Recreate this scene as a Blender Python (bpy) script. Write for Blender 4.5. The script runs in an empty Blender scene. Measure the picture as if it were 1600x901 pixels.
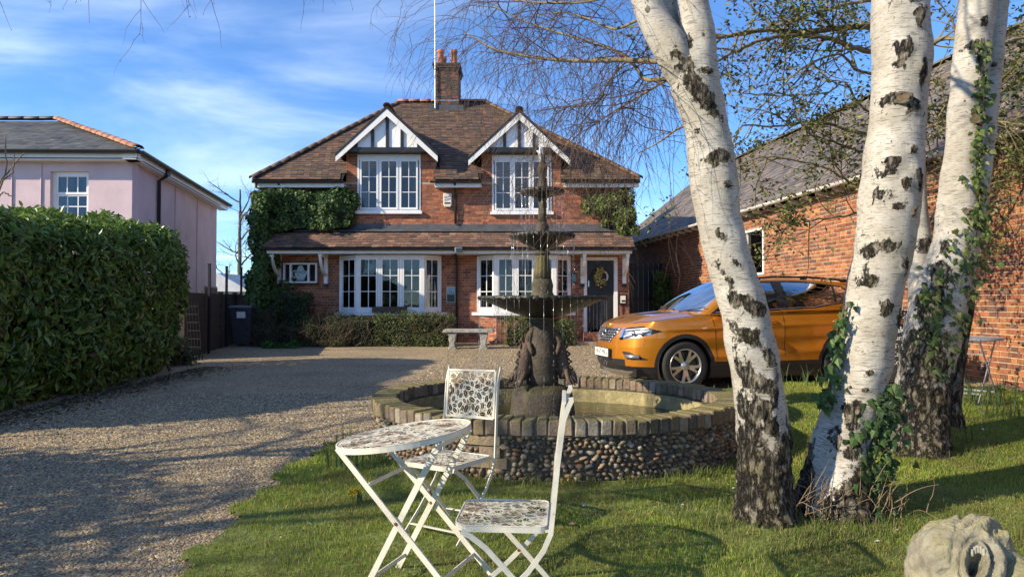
import bpy, bmesh, math, random
import numpy as np
from mathutils import Vector, Matrix, noise as mnoise

scene = bpy.context.scene
C = scene.collection
PI = math.pi
rnd = random.Random(7)
rng = np.random.default_rng(7)

# ------------------------------------------------------------------ camera
FPX, CAMH, HOR = 1080.0, 1.35, 472.0            # focal length in photo pixels, eye height, horizon row
PITCH = math.atan((HOR - 450.5) / FPX)
cam_data = bpy.data.cameras.new('camera')
cam = bpy.data.objects.new('camera', cam_data); C.objects.link(cam)
cam_data.sensor_width = 36; cam_data.lens = 36 * FPX / 1600
cam_data.clip_start = 0.05; cam_data.clip_end = 3000
cam.location = (0, 0, CAMH); cam.rotation_euler = (PI/2 + PITCH, 0, 0)
scene.camera = cam

# ------------------------------------------------------------------ sky, sun, exposure
SUN_EL, SUN_AZ = math.radians(27), math.atan2(-0.925, -0.38)    # azimuth from +Y towards +X
to_sun = Vector((math.sin(SUN_AZ)*math.cos(SUN_EL), math.cos(SUN_AZ)*math.cos(SUN_EL), math.sin(SUN_EL)))
world = bpy.data.worlds.new('World'); scene.world = world; world.use_nodes = True
wt = world.node_tree; wt.nodes.clear()
wo = wt.nodes.new('ShaderNodeOutputWorld'); bg = wt.nodes.new('ShaderNodeBackground')
sky = wt.nodes.new('ShaderNodeTexSky'); sky.sky_type = 'NISHITA'; sky.sun_disc = False
sky.sun_elevation = SUN_EL; sky.sun_rotation = SUN_AZ % (2*PI)
sky.air_density = 1.0; sky.dust_density = 0.0; sky.ozone_density = 5.0; sky.altitude = 1500
bg.inputs['Strength'].default_value = 0.148
tc = wt.nodes.new('ShaderNodeTexCoord')
sep = wt.nodes.new('ShaderNodeSeparateXYZ'); wt.links.new(tc.outputs['Generated'], sep.inputs[0])
# thin cirrus: direction projected on a high flat layer, stretched noise
zc = wt.nodes.new('ShaderNodeMath'); zc.operation = 'ADD'; zc.inputs[1].default_value = 0.16
wt.links.new(sep.outputs['Z'], zc.inputs[0])
dx = wt.nodes.new('ShaderNodeMath'); dx.operation = 'DIVIDE'; wt.links.new(sep.outputs['X'], dx.inputs[0]); wt.links.new(zc.outputs[0], dx.inputs[1])
dy = wt.nodes.new('ShaderNodeMath'); dy.operation = 'DIVIDE'; wt.links.new(sep.outputs['Y'], dy.inputs[0]); wt.links.new(zc.outputs[0], dy.inputs[1])
cmb = wt.nodes.new('ShaderNodeCombineXYZ'); wt.links.new(dx.outputs[0], cmb.inputs[0]); wt.links.new(dy.outputs[0], cmb.inputs[1])
mp = wt.nodes.new('ShaderNodeMapping'); mp.inputs['Scale'].default_value = (0.50, 1.0, 1); mp.inputs['Rotation'].default_value = (0, 0, 0.16); mp.inputs['Location'].default_value = (5.1, 6.2, 0)
wt.links.new(cmb.outputs[0], mp.inputs[0])
n1 = wt.nodes.new('ShaderNodeTexNoise'); n1.inputs['Scale'].default_value = 1.25; n1.inputs['Detail'].default_value = 10; n1.inputs['Roughness'].default_value = 0.55; n1.inputs['Distortion'].default_value = 0.9
wt.links.new(mp.outputs[0], n1.inputs['Vector'])
n2 = wt.nodes.new('ShaderNodeTexNoise'); n2.inputs['Scale'].default_value = 0.42; n2.inputs['Detail'].default_value = 3
wt.links.new(mp.outputs[0], n2.inputs['Vector'])
mul = wt.nodes.new('ShaderNodeMath'); mul.operation = 'MULTIPLY'; wt.links.new(n1.outputs[0], mul.inputs[0]); wt.links.new(n2.outputs[0], mul.inputs[1])
cr = wt.nodes.new('ShaderNodeMapRange'); cr.inputs['From Min'].default_value = 0.185; cr.inputs['From Max'].default_value = 0.46; cr.inputs['To Max'].default_value = 0.64
cr.interpolation_type = 'SMOOTHSTEP'
wt.links.new(mul.outputs[0], cr.inputs[0])
tint = wt.nodes.new('ShaderNodeMix'); tint.data_type = 'RGBA'; tint.blend_type = 'MULTIPLY'; tint.inputs[0].default_value = 1.0
tint.inputs[7].default_value = (0.72, 0.91, 1.07, 1)
wt.links.new(sky.outputs[0], tint.inputs[6])
mixc = wt.nodes.new('ShaderNodeMix'); mixc.data_type = 'RGBA'
wt.links.new(cr.outputs[0], mixc.inputs[0]); wt.links.new(tint.outputs[2], mixc.inputs[6]); mixc.inputs[7].default_value = (6.2, 6.9, 7.8, 1)
wt.links.new(mixc.outputs[2], bg.inputs['Color']); wt.links.new(bg.outputs[0], wo.inputs[0])

sun_d = bpy.data.lights.new('sun', 'SUN'); sun_d.energy = 5.0; sun_d.angle = math.radians(0.53); sun_d.color = (1.0, 0.87, 0.66)
sun = bpy.data.objects.new('sun', sun_d); C.objects.link(sun)
sun.rotation_euler = (-to_sun).to_track_quat('-Z', 'Y').to_euler()
scene.view_settings.view_transform = 'Standard'; scene.view_settings.look = 'None'
scene.view_settings.exposure = 0.72; scene.view_settings.gamma = 1.0
scene.cycles.max_bounces = 8; scene.cycles.transparent_max_bounces = 24
scene.cycles.use_denoising = True

# ------------------------------------------------------------------ helpers
def at(u, v, Y):
    """world point at depth Y seen at photo pixel u, v"""
    X = (u - 800) / FPX; U = (450.5 - v) / FPX
    d = Vector((X, math.cos(PITCH) - U*math.sin(PITCH), math.sin(PITCH) + U*math.cos(PITCH)))
    d *= Y / d.y
    return Vector((d.x, d.y, d.z + CAMH))

def sstep(a, b, x):
    t = np.clip((x - a) / (b - a), 0, 1); return t*t*(3-2*t)

def G(x, y):
    """height of the ground"""
    z = 0.015*np.clip(y-3, 0, 17)
    car = sstep(9.25, 9.55, y)*(1-sstep(6.0, 6.5, x))
    return z + 0.17*sstep(2.0, 3.6, x)*sstep(5.2, 8.0, y)*(1-car)*(1-sstep(11, 14, y))
def gz(x, y): return float(G(np.float64(x), np.float64(y)))

def tag(o, label=None, cat=None, group=None, kind=None):
    if label: o['label'] = label
    if cat: o['category'] = cat
    if group: o['group'] = group
    if kind: o['kind'] = kind
    return o

def thing(name, label, cat, loc=(0, 0, 0), group=None):
    o = bpy.data.objects.new(name, None); C.objects.link(o); o.location = loc; o.empty_display_size = 0.1
    return tag(o, label, cat, group)

def base_of(o):
    v = Vector((0, 0, 0))
    while o is not None: v += o.location; o = o.parent
    return v

def mesh_data(name, V, F, mat, smooth=False, col=None, matidx=None):
    V = np.asarray(V, dtype=np.float32).reshape(-1, 3)
    me = bpy.data.meshes.new(name)
    if isinstance(F, np.ndarray):
        n, k = F.shape
        me.vertices.add(len(V)); me.vertices.foreach_set('co', V.ravel())
        me.loops.add(n*k); me.loops.foreach_set('vertex_index', F.astype(np.int32).ravel())
        me.polygons.add(n); me.polygons.foreach_set('loop_start', np.arange(0, n*k, k, dtype=np.int32))
        me.polygons.foreach_set('loop_total', np.full(n, k, dtype=np.int32))
        me.update(calc_edges=True)
    else:
        me.from_pydata([tuple(map(float, p)) for p in V], [], F); me.update()
    for m in (mat if isinstance(mat, (list, tuple)) else [mat]): me.materials.append(m)
    if matidx is not None: me.polygons.foreach_set('material_index', np.asarray(matidx, dtype=np.int32))
    me.polygons.foreach_set('use_smooth', np.full(len(me.polygons), bool(smooth)))
    if col is not None:
        a = me.color_attributes.new('Col', 'FLOAT_COLOR', 'POINT')
        c = np.ones((len(V), 4), dtype=np.float32); c[:, :3] = np.asarray(col, dtype=np.float32)
        a.data.foreach_set('color', c.ravel())
    return me

def obj(name, V, F, mat, parent=None, smooth=False, col=None, kind=None, matidx=None):
    V = np.asarray(V, dtype=np.float64).reshape(-1, 3)
    if parent is not None: V = V - np.array(base_of(parent))
    o = bpy.data.objects.new(name, mesh_data(name, V, F, mat, smooth, col, matidx)); C.objects.link(o)
    if parent is not None: o.parent = parent
    if kind: o['kind'] = kind
    return o

def place(name, me, parent, loc, rot=(0, 0, 0), scale=(1, 1, 1)):
    o = bpy.data.objects.new(name, me); C.objects.link(o)
    if parent is not None: o.parent = parent; loc = Vector(loc) - base_of(parent)
    o.location = loc; o.rotation_euler = rot; o.scale = scale
    return o

def copy_tree(o, parent=None):
    c = o.copy(); C.objects.link(c); c.parent = parent
    for ch in list(o.children): copy_tree(ch, c)
    return c

class MB:
    """collects shapes into one mesh"""
    def __init__(s): s.V = []; s.F = []; s.K = []; s.k = (1, 1, 1); s.usecol = False
    def color(s, k): s.k = k; s.usecol = True; return s
    def add(s, vs, fs):
        n = len(s.V); s.V += [tuple(v) for v in vs]; s.F += [tuple(i+n for i in f) for f in fs]; s.K += [s.k]*len(vs); return s
    def box(s, c, d, rz=0, R=None):
        M = R if R is not None else Matrix.Rotation(rz, 3, 'Z')
        c = Vector(c); hx, hy, hz = d[0]/2, d[1]/2, d[2]/2
        vs = [c + M @ Vector((x*hx, y*hy, z*hz)) for z in (-1, 1) for y in (-1, 1) for x in (-1, 1)]
        return s.add(vs, [(0,2,3,1), (4,5,7,6), (0,1,5,4), (2,6,7,3), (0,4,6,2), (1,3,7,5)])
    def lim(s, x0, x1, y0, y1, z0, z1): return s.box(((x0+x1)/2, (y0+y1)/2, (z0+z1)/2), (x1-x0, y1-y0, z1-z0))
    def beam(s, p, q, w, h, up=(0, 0, 1)):
        p, q = Vector(p), Vector(q); d = (q-p); L = d.length; d.normalize()
        u = Vector(up); sx = d.cross(u)
        if sx.length < 1e-4: sx = d.cross(Vector((1, 0, 0)))
        sx.normalize(); uz = sx.cross(d)
        M = Matrix((sx, d, uz)).transposed()
        return s.box((p+q)/2, (w, L, h), R=M)
    def strip(s, pts, w, h, side):
        """flat bar through pts: w across (along side), h thick"""
        pts = [Vector(p) for p in pts]; side = Vector(side).normalized(); vs = []; n = len(pts)
        for i, p in enumerate(pts):
            t = (pts[min(i+1, n-1)] - pts[max(i-1, 0)]).normalized(); nrm = side.cross(t).normalized()
            for a, b in ((-1, -1), (1, -1), (1, 1), (-1, 1)): vs.append(p + side*(a*w/2) + nrm*(b*h/2))
        fs = [(3, 2, 1, 0), tuple(4*(n-1)+k for k in range(4))]
        for i in range(n-1):
            for k in range(4): fs.append((4*i+k, 4*i+(k+1) % 4, 4*i+4+(k+1) % 4, 4*i+4+k))
        return s.add(vs, fs)
    def tube(s, pts, r, n=8, cap=True):
        pts = [Vector(p) for p in pts]; m = len(pts)
        rs = [r]*m if not hasattr(r, '__len__') else r
        t0 = (pts[1]-pts[0]).normalized(); a = t0.orthogonal().normalized(); vs = []
        for i, p in enumerate(pts):
            t = (pts[min(i+1, m-1)] - pts[max(i-1, 0)])
            t = t.normalized() if t.length > 1e-9 else t0
            a = (a - t*a.dot(t)); a = a.normalized() if a.length > 1e-6 else t.orthogonal().normalized()
            b = t.cross(a)
            for k in range(n):
                an = 2*PI*k/n; vs.append(p + (a*math.cos(an) + b*math.sin(an))*rs[i])
        fs = []
        for i in range(m-1):
            for k in range(n): fs.append((i*n+k, i*n+(k+1) % n, (i+1)*n+(k+1) % n, (i+1)*n+k))
        if cap: fs += [tuple(range(n-1, -1, -1)), tuple((m-1)*n+k for k in range(n))]
        return s.add(vs, fs)
    def lathe(s, prof, n=32, c=(0, 0, 0), ripple=None):
        c = Vector(c); vs = []; m = len(prof)
        for i, (r, z) in enumerate(prof):
            for k in range(n):
                a = 2*PI*k/n; rr = r if ripple is None else ripple(r, z, a, i)
                vs.append(c + Vector((rr*math.cos(a), rr*math.sin(a), z)))
        fs = [(i*n+k, i*n+(k+1) % n, (i+1)*n+(k+1) % n, (i+1)*n+k) for i in range(m-1) for k in range(n)]
        if prof[0][0] > 1e-4: fs.append(tuple(range(n-1, -1, -1)))
        if prof[-1][0] > 1e-4: fs.append(tuple((m-1)*n+k for k in range(n)))
        return s.add(vs, fs)
    def prism(s, poly, o, ex, ey, ez):
        """poly in (ex,ey), extruded by vector ez from o"""
        o, ex, ey, ez = Vector(o), Vector(ex), Vector(ey), Vector(ez); n = len(poly)
        a = [o + ex*p + ey*q for p, q in poly]; vs = a + [v + ez for v in a]
        return s.add(vs, [tuple(range(n-1, -1, -1)), tuple(range(n, 2*n))] + [(k, (k+1) % n, n+(k+1) % n, n+k) for k in range(n)])
    def build(s, name, mat, parent=None, smooth=False, kind=None):
        return obj(name, s.V, s.F, mat, parent, smooth, col=s.K if s.usecol else None, kind=kind)

def bevel(o, w=0.01, seg=2):
    m = o.modifiers.new('bevel', 'BEVEL'); m.width = w; m.segments = seg; m.limit_method = 'ANGLE'; m.angle_limit = math.radians(40); return o

def auto_smooth(o, deg=40):
    me = o.data; me.polygons.foreach_set('use_smooth', np.ones(len(me.polygons), dtype=bool))
    try: me.set_sharp_from_angle(angle=math.radians(deg))
    except Exception: pass
    return o

# ------------------------------------------------------------------ materials
def mat(name, col, rough=0.7, var=0.18, scale=6.0, bump=0.0, bscale=60.0, metal=0.0, attr=False, rand=0.0, col2=None, c2scale=3.0, c2lo=0.5, c2hi=0.62,
        spec=0.4, coat=0.0, trans=0.0, detail=6, objco=False, stretch=None):
    """Principled: base colour varied by noise; optional second colour in patches; optional per-vertex colour or per-object random tone"""
    m = bpy.data.materials.new(name); m.use_nodes = True; t = m.node_tree; N = t.nodes; L = t.links
    p = N['Principled BSDF']; p.inputs['Roughness'].default_value = rough; p.inputs['Metallic'].default_value = metal
    p.inputs['Specular IOR Level'].default_value = spec; p.inputs['Coat Weight'].default_value = coat
    if objco: pos = N.new('ShaderNodeTexCoord').outputs['Object']
    else: pos = N.new('ShaderNodeNewGeometry').outputs['Position']
    if stretch:
        mpn = N.new('ShaderNodeMapping'); mpn.inputs['Scale'].default_value = stretch; L.new(pos, mpn.inputs[0]); pos = mpn.outputs[0]
    nz = N.new('ShaderNodeTexNoise'); nz.inputs['Scale'].default_value = scale; nz.inputs['Detail'].default_value = detail; nz.inputs['Roughness'].default_value = 0.62
    L.new(pos, nz.inputs['Vector'])
    mr = N.new('ShaderNodeMapRange'); mr.inputs['From Min'].default_value = 0.28; mr.inputs['From Max'].default_value = 0.72
    mr.inputs['To Min'].default_value = 1-var*1.4; mr.inputs['To Max'].default_value = 1+var
    L.new(nz.outputs[0], mr.inputs[0])
    src = None
    if attr:
        an = N.new('ShaderNodeAttribute'); an.attribute_name = 'Col'; src = an.outputs['Color']
    if col2 is not None:
        n2 = N.new('ShaderNodeTexNoise'); n2.inputs['Scale'].default_value = c2scale; n2.inputs['Detail'].default_value = 8; n2.inputs['Roughness'].default_value = 0.65
        L.new(pos, n2.inputs['Vector'])
        m2 = N.new('ShaderNodeMapRange'); m2.inputs['From Min'].default_value = c2lo; m2.inputs['From Max'].default_value = c2hi; L.new(n2.outputs[0], m2.inputs[0])
        mx = N.new('ShaderNodeMix'); mx.data_type = 'RGBA'; L.new(m2.outputs[0], mx.inputs[0])
        if src is not None: L.new(src, mx.inputs[6])
        else: mx.inputs[6].default_value = (*col, 1)
        mx.inputs[7].default_value = (*col2, 1); src = mx.outputs[2]
    vm = N.new('ShaderNodeVectorMath'); vm.operation = 'SCALE'
    if src is not None: L.new(src, vm.inputs[0])
    else: vm.inputs[0].default_value = col
    fac = mr.outputs[0]
    if rand:
        oi = N.new('ShaderNodeObjectInfo'); r2 = N.new('ShaderNodeMapRange'); r2.inputs['To Min'].default_value = 1-rand; r2.inputs['To Max'].default_value = 1+rand
        L.new(oi.outputs['Random'], r2.inputs[0]); mm = N.new('ShaderNodeMath'); mm.operation = 'MULTIPLY'; L.new(fac, mm.inputs[0]); L.new(r2.outputs[0], mm.inputs[1]); fac = mm.outputs[0]
    L.new(fac, vm.inputs['Scale']); L.new(vm.outputs[0], p.inputs['Base Color'])
    if bump:
        nb = N.new('ShaderNodeTexNoise'); nb.inputs['Scale'].default_value = bscale; nb.inputs['Detail'].default_value = 5; L.new(pos, nb.inputs['Vector'])
        b = N.new('ShaderNodeBump'); b.inputs['Strength'].default_value = bump; b.inputs['Distance'].default_value = 0.02; L.new(nb.outputs[0], b.inputs['Height']); L.new(b.outputs[0], p.inputs['Normal'])
    if trans:
        tr = N.new('ShaderNodeBsdfTranslucent'); L.new(vm.outputs[0], tr.inputs[0]); ms = N.new('ShaderNodeMixShader'); ms.inputs[0].default_value = trans
        L.new(p.outputs[0], ms.inputs[1]); L.new(tr.outputs[0], ms.inputs[2]); L.new(ms.outputs[0], N['Material Output'].inputs[0])
    return m

def glass_mat(name, tint=(0.55, 0.6, 0.62), refl=0.10, rough=0.02, ior=1.5):
    m = bpy.data.materials.new(name); m.use_nodes = True; t = m.node_tree; N = t.nodes; L = t.links
    N.remove(N['Principled BSDF'])
    tr = N.new('ShaderNodeBsdfTransparent'); tr.inputs[0].default_value = (*tint, 1)
    gl = N.new('ShaderNodeBsdfGlossy'); gl.inputs['Roughness'].default_value = rough
    fr = N.new('ShaderNodeFresnel'); fr.inputs['IOR'].default_value = ior
    ad = N.new('ShaderNodeMath'); ad.operation = 'ADD'; ad.inputs[1].default_value = refl; ad.use_clamp = True; L.new(fr.outputs[0], ad.inputs[0])
    nz = N.new('ShaderNodeTexNoise'); nz.inputs['Scale'].default_value = 2.2; g = N.new('ShaderNodeNewGeometry'); L.new(g.outputs['Position'], nz.inputs['Vector'])
    b = N.new('ShaderNodeBump'); b.inputs['Strength'].default_value = 0.06; b.inputs['Distance'].default_value = 0.05; L.new(nz.outputs[0], b.inputs['Height']); L.new(b.outputs[0], gl.inputs['Normal'])
    ms = N.new('ShaderNodeMixShader'); L.new(ad.outputs[0], ms.inputs[0]); L.new(tr.outputs[0], ms.inputs[1]); L.new(gl.outputs[0], ms.inputs[2])
    L.new(ms.outputs[0], N['Material Output'].inputs[0])
    return m

M_white = mat('white_paint', (0.74, 0.73, 0.70), 0.45, 0.06, 9, col2=(0.45, 0.42, 0.36), c2scale=14, c2lo=0.62, c2hi=0.72)
M_upvc = mat('white_window_frame', (0.78, 0.78, 0.77), 0.35, 0.03, 7)
M_black = mat('black_paint', (0.018, 0.018, 0.020), 0.4, 0.2, 10)
M_blackpl = mat('black_plastic', (0.02, 0.02, 0.021), 0.5, 0.2, 20)
M_render = mat('white_render', (0.84, 0.84, 0.83), 0.85, 0.05, 5, bump=0.15, bscale=90)
M_mortar = mat('mortar', (0.40, 0.33, 0.25), 0.9, 0.2, 12)
M_mortar2 = mat('pale_mortar', (0.52, 0.43, 0.30), 0.9, 0.2, 12)
M_brick = mat('red_brick', (0.3, 0.1, 0.05), 0.82, 0.28, 14, bump=0.25, bscale=120, attr=True, col2=(0.14, 0.075, 0.05), c2scale=1.3, c2lo=0.60, c2hi=0.80)
M_tile = mat('clay_tile', (0.16, 0.09, 0.06), 0.8, 0.25, 16, bump=0.2, bscale=70, attr=True, col2=(0.20, 0.17, 0.07), c2scale=2.2, c2lo=0.60, c2hi=0.75)
M_slate = mat('grey_slate', (0.1, 0.1, 0.1), 0.6, 0.22, 10, bump=0.15, bscale=50, attr=True, col2=(0.19, 0.18, 0.14), c2scale=2.6, c2lo=0.58, c2hi=0.75)
M_ridge = mat('terracotta_ridge', (0.34, 0.15, 0.08), 0.75, 0.3, 9, bump=0.15, rand=0.25)
M_pot = mat('terracotta_pot', (0.40, 0.14, 0.06), 0.7, 0.2, 6)
M_lead = mat('lead_flashing', (0.075, 0.08, 0.09), 0.5, 0.3, 4, bump=0.1, bscale=12)
M_pink = mat('pink_stucco', (0.62, 0.48, 0.505), 0.9, 0.10, 1.5, bump=0.3, bscale=60, col2=(0.50, 0.40, 0.43), c2scale=0.9, c2lo=0.5, c2hi=0.8)
M_glass = glass_mat('window_glass', (0.66, 0.69, 0.70), 0.012)
M_dark = mat('dark_interior', (0.012, 0.012, 0.013), 0.9, 0.2, 4)
M_curtain = mat('net_curtain', (0.62, 0.62, 0.60), 0.9, 0.06, 30, trans=0.3)
M_soil = mat('soil', (0.055, 0.042, 0.028), 0.95, 0.4, 20, bump=0.4, bscale=60)
M_wood = mat('weathered_timber', (0.10, 0.075, 0.05), 0.85, 0.3, 5, bump=0.3, bscale=40, stretch=(1, 1, 8))
M_pipe = mat('painted_downpipe', (0.025, 0.026, 0.028), 0.35, 0.2, 8)
M_zinc = mat('galvanised_pole', (0.45, 0.46, 0.48), 0.4, 0.1, 9, metal=0.7)

def leaf_mat(name, rough=0.45, trans=0.25, spec=0.4, coat=0.0):
    return mat(name, (0.05, 0.09, 0.02), rough, 0.12, 6, attr=True, trans=trans, spec=spec, coat=coat)
M_laurel = leaf_mat('laurel_leaf', 0.36, 0.25, 0.5)
M_ivy = leaf_mat('ivy_leaf', 0.5, 0.2, 0.3)
M_box = leaf_mat('shrub_leaf', 0.5, 0.25)
M_grass = leaf_mat('grass_blade', 0.55, 0.35, 0.3)
M_twig = mat('dark_twig', (0.11, 0.072, 0.055), 0.7, 0.2, 12, spec=0.2)
M_mossbark = mat('mossy_bark', (0.20, 0.16, 0.09), 0.85, 0.35, 9, bump=0.4, bscale=40, col2=(0.19, 0.17, 0.06), c2scale=5)
M_bark = mat('grey_bark', (0.10, 0.085, 0.065), 0.9, 0.35, 10, bump=0.5, bscale=40)

# ------------------------------------------------------------------ generic builders
def palette(n, cols, jit=0.15, r=None):
    r = r or rng; cols = np.asarray(cols); k = r.integers(0, len(cols), n); c = cols[k]*(1 + r.normal(0, jit, (n, 1)))*(1 + r.normal(0, jit*0.25, (n, 3)))
    return np.clip(c, 0.004, 1)

BOXF = np.array([(4,5,7,6), (0,1,5,4), (2,6,7,3), (0,4,6,2), (1,3,7,5)])
def brick_list(w, h, openings=(), L=0.225, H=0.075, joint=0.010, inside=None, r=None, bond='flemish'):
    """clipped (u0,u1,z0,z1) rectangles of a brick face of size w x h"""
    r = r or rnd; out = []
    n = int(h/H)
    for j in range(n):
        z0, z1 = j*H + joint/2, (j+1)*H - joint/2
        units = [L, L/2] if bond == 'flemish' else [L]
        u = -(L*0.75 if j % 2 else 0.0) - r.random()*0.012; k = 0
        while u < w:
            ln = units[k % len(units)]; k += 1
            a, b = max(u + joint/2, 0), min(u + ln - joint/2, w); u += ln
            if b - a < 0.02: continue
            segs = [(a, b)]
            for (o0, o1, p0, p1) in openings:
                if z0 + 0.5*(z1-z0) > p0 and z0 + 0.5*(z1-z0) < p1:
                    ns = []
                    for (s0, s1) in segs:
                        if s1 <= o0 or s0 >= o1: ns.append((s0, s1)); continue
                        if s0 < o0: ns.append((s0, o0))
                        if s1 > o1: ns.append((o1, s1))
                    segs = ns
            for (s0, s1) in segs:
                if s1 - s0 > 0.02 and (inside is None or inside((s0+s1)/2, (z0+z1)/2)): out.append((s0, s1, z0, z1))
    return out

def boxes_mesh(name, rects, o, eu, ez, en, depth, cols, material, parent, kind='stuff', jit=0.003):
    """many thin boxes standing proud of a plane, joined"""
    R = np.asarray(rects); n = len(R)
    if n == 0: return None
    o, eu, ez, en = [np.array(v, dtype=float) for v in (o, eu, ez, en)]
    d = np.maximum(depth + rng.normal(0, jit, n), 0.003)
    V = np.zeros((n, 8, 3)); i = 0
    for dz in (0, 1):              # order: index = dz*4 + dn*2 + du with dn 0 = back
        for dn in (0, 1):
            for du in (0, 1):
                V[:, dn*4+dz*2+du] = o + R[:, 0+du, None]*eu + R[:, 2+dz, None]*ez + (d[:, None]*en if dn else 0)
    F = (BOXF[None] + 8*np.arange(n)[:, None, None]).reshape(-1, 4)
    return obj(name, V.reshape(-1, 3), F, material, parent, col=np.repeat(cols, 8, axis=0), kind=kind)

def brick_objects(name, rects, o, eu, ez, en, depth, material_list, parent):
    """the same boxes as single objects that share unit mesh data"""
    o, eu, ez, en = [Vector(v) for v in (o, eu, ez, en)]
    mes = []
    for m in material_list:
        b = MB(); b.box((0, 0, 0), (1, 1, 1)); mes.append(mesh_data(name, b.V, b.F, m))
    ang = math.atan2(eu.y, eu.x)
    for (a, b, z0, z1) in rects:
        c = o + eu*((a+b)/2) + ez*((z0+z1)/2) + en*(depth/2 + rnd.uniform(-0.002, 0.003))
        place(name, rnd.choice(mes), parent, c, (rnd.gauss(0, .004), rnd.gauss(0, .003), ang + rnd.gauss(0, .006)), (b-a, depth, z1-z0))

def tile_rows(eL, eR, tL, tR, gauge=0.11, width=0.17, thick=0.016, keep=None, ragged=0.004, lap=0.03):
    """rows of tiles on a sloping (trapezoid) plane; returns V (n,8,3)"""
    eL, eR, tL, tR = [np.array(v, dtype=float) for v in (eL, eR, tL, tR)]
    slope = np.linalg.norm((tL+tR)/2 - (eL+eR)/2)
    eu = (eR-eL)/np.linalg.norm(eR-eL)
    up0 = (tL-eL); up = up0 - eu*np.dot(up0, eu); H = np.linalg.norm(up); up /= H
    nrm = np.cross(eu, up); nrm = nrm if nrm[2] > 0 else -nrm
    n = int(H/gauge); out = []
    for j in range(n):
        h0 = j*gauge; f = h0/H
        a = eL + (tL-eL)*f; b = eR + (tR-eR)*f; W = np.dot(b-a, eu)
        u = -(width*0.5 if j % 2 else 0.0)
        while u < W:
            u0, u1 = max(u+0.002, 0), min(u+width-0.002, W); u += width
            if u1-u0 < 0.03: continue
            c = a + eu*(u0+u1)/2 + up*gauge/2
            if keep is not None and not keep(c): continue
            dr = rng.normal(0, ragged); lift = abs(rng.normal(0, 0.0025)); tw = rng.normal(0, 0.003)
            q = np.zeros((8, 3))
            for dz in (0, 1):
                for dn in (0, 1):
                    for du in (0, 1):
                        base = a + eu*(u0 if du == 0 else u1)
                        hh = up*(dr - lap*0.3) if dz == 0 else up*(gauge+lap)
                        nn = nrm*((thick + lift + tw*(1 if du else -1)) if dz == 0 else 0.001) if dn else nrm*(-0.004)
                        q[dn*4+dz*2+du] = base + hh + nn
            out.append(q)
    return np.array(out)

def tiles_mesh(name, Vt, cols, material, parent, kind='stuff'):
    n = len(Vt); F = (BOXF[None] + 8*np.arange(n)[:, None, None]).reshape(-1, 4)
    return obj(name, Vt.reshape(-1, 3), F, material, parent, col=np.repeat(cols, 8, axis=0), kind=kind)

def leaf_mesh(name, P, N, size, cols, material, parent, wide=0.42, fold=0.25, jit=0.7, droop=0.35, shape=4, up=0.0, kind='stuff', spread=0.35):
    """P,N (n,3): leaf roots and outward directions"""
    P = np.asarray(P, float); N = np.asarray(N, float); n = len(P)
    nn = N + rng.normal(0, jit, (n, 3)); nn /= np.linalg.norm(nn, axis=1, keepdims=True)+1e-9
    ax = rng.normal(0, 1, (n, 3)) + N*0.6; ax[:, 2] += -droop*1.5 + up; ax -= nn*np.sum(ax*nn, axis=1, keepdims=True); ax /= np.linalg.norm(ax, axis=1, keepdims=True)+1e-9
    sd = np.cross(nn, ax); L = (np.asarray(size)*(1+rng.normal(0, spread*0.6, n)).clip(0.5, 1.7))[:, None]; w = L*wide
    if shape == 4:
        V = np.stack([P, P+ax*L*0.45+sd*w*0.5+nn*L*fold*0.4, P+ax*L, P+ax*L*0.45-sd*w*0.5+nn*L*fold*0.4], axis=1)
        F = np.array([(0, 3, 2), (0, 2, 1)]); k = 4
    else:
        tip = P+ax*L-nn*L*0.12
        V = np.stack([P, P+ax*L*0.3+sd*w*0.48+nn*L*fold*0.3, P+ax*L*0.72+sd*w*0.4+nn*L*fold*0.22, tip, P+ax*L*0.72-sd*w*0.4+nn*L*fold*0.22, P+ax*L*0.3-sd*w*0.48+nn*L*fold*0.3], axis=1)
        F = np.array([(0, 5, 4, 3), (0, 3, 2, 1)]); k = 6
    FF = (F[None] + k*np.arange(n)[:, None, None]).reshape(-1, F.shape[1])
    return obj(name, V.reshape(-1, 3), FF, material, parent, col=np.repeat(cols, k, axis=0), kind=kind)

def tubes_mesh(name, lines, material, parent=None, n=4, kind=None, smooth=True):
    """lines: list of (points, radii) -> one mesh of thin tubes"""
    b = MB()
    for pts, rs in lines:
        if len(pts) > 1: b.tube(pts, rs, n, cap=False)
    return b.build(name, material, parent, smooth, kind)

def text_obj(name, s, loc, rot, size, material, parent, ex=0.001, align='CENTER'):
    cu = bpy.data.curves.new(name, 'FONT'); cu.body = s; cu.size = size; cu.extrude = ex; cu.align_x = align; cu.align_y = 'CENTER'; cu.resolution_u = 3
    t = bpy.data.objects.new(name + '_curve', cu); C.objects.link(t)
    dg = bpy.context.evaluated_depsgraph_get(); me = bpy.data.meshes.new_from_object(t.evaluated_get(dg)); bpy.data.objects.remove(t)
    me.materials.clear(); me.materials.append(material)
    return place(name, me, parent, loc, rot)
# ================================================================== GROUND
def grid_sheet(name, xs, ys, zoff, material, keep=None, hfun=None):
    X, Y = np.meshgrid(xs, ys); Z = (G(X, Y) if hfun is None else hfun(X, Y)) + zoff
    V = np.stack([X, Y, Z], -1).reshape(-1, 3); nx, ny = len(xs), len(ys)
    i, j = np.meshgrid(np.arange(nx-1), np.arange(ny-1)); a = (j*nx+i).ravel()
    F = np.stack([a, a+1, a+nx+1, a+nx], -1)
    if keep is not None:
        cx = V[F].mean(1); F = F[keep(cx[:, 0], cx[:, 1])]
        used = np.unique(F); remap = -np.ones(len(V), int); remap[used] = np.arange(len(used)); V = V[used]; F = remap[F]
    o = obj(name, V, F, material, smooth=True); o['kind'] = 'structure'; return o

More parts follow.
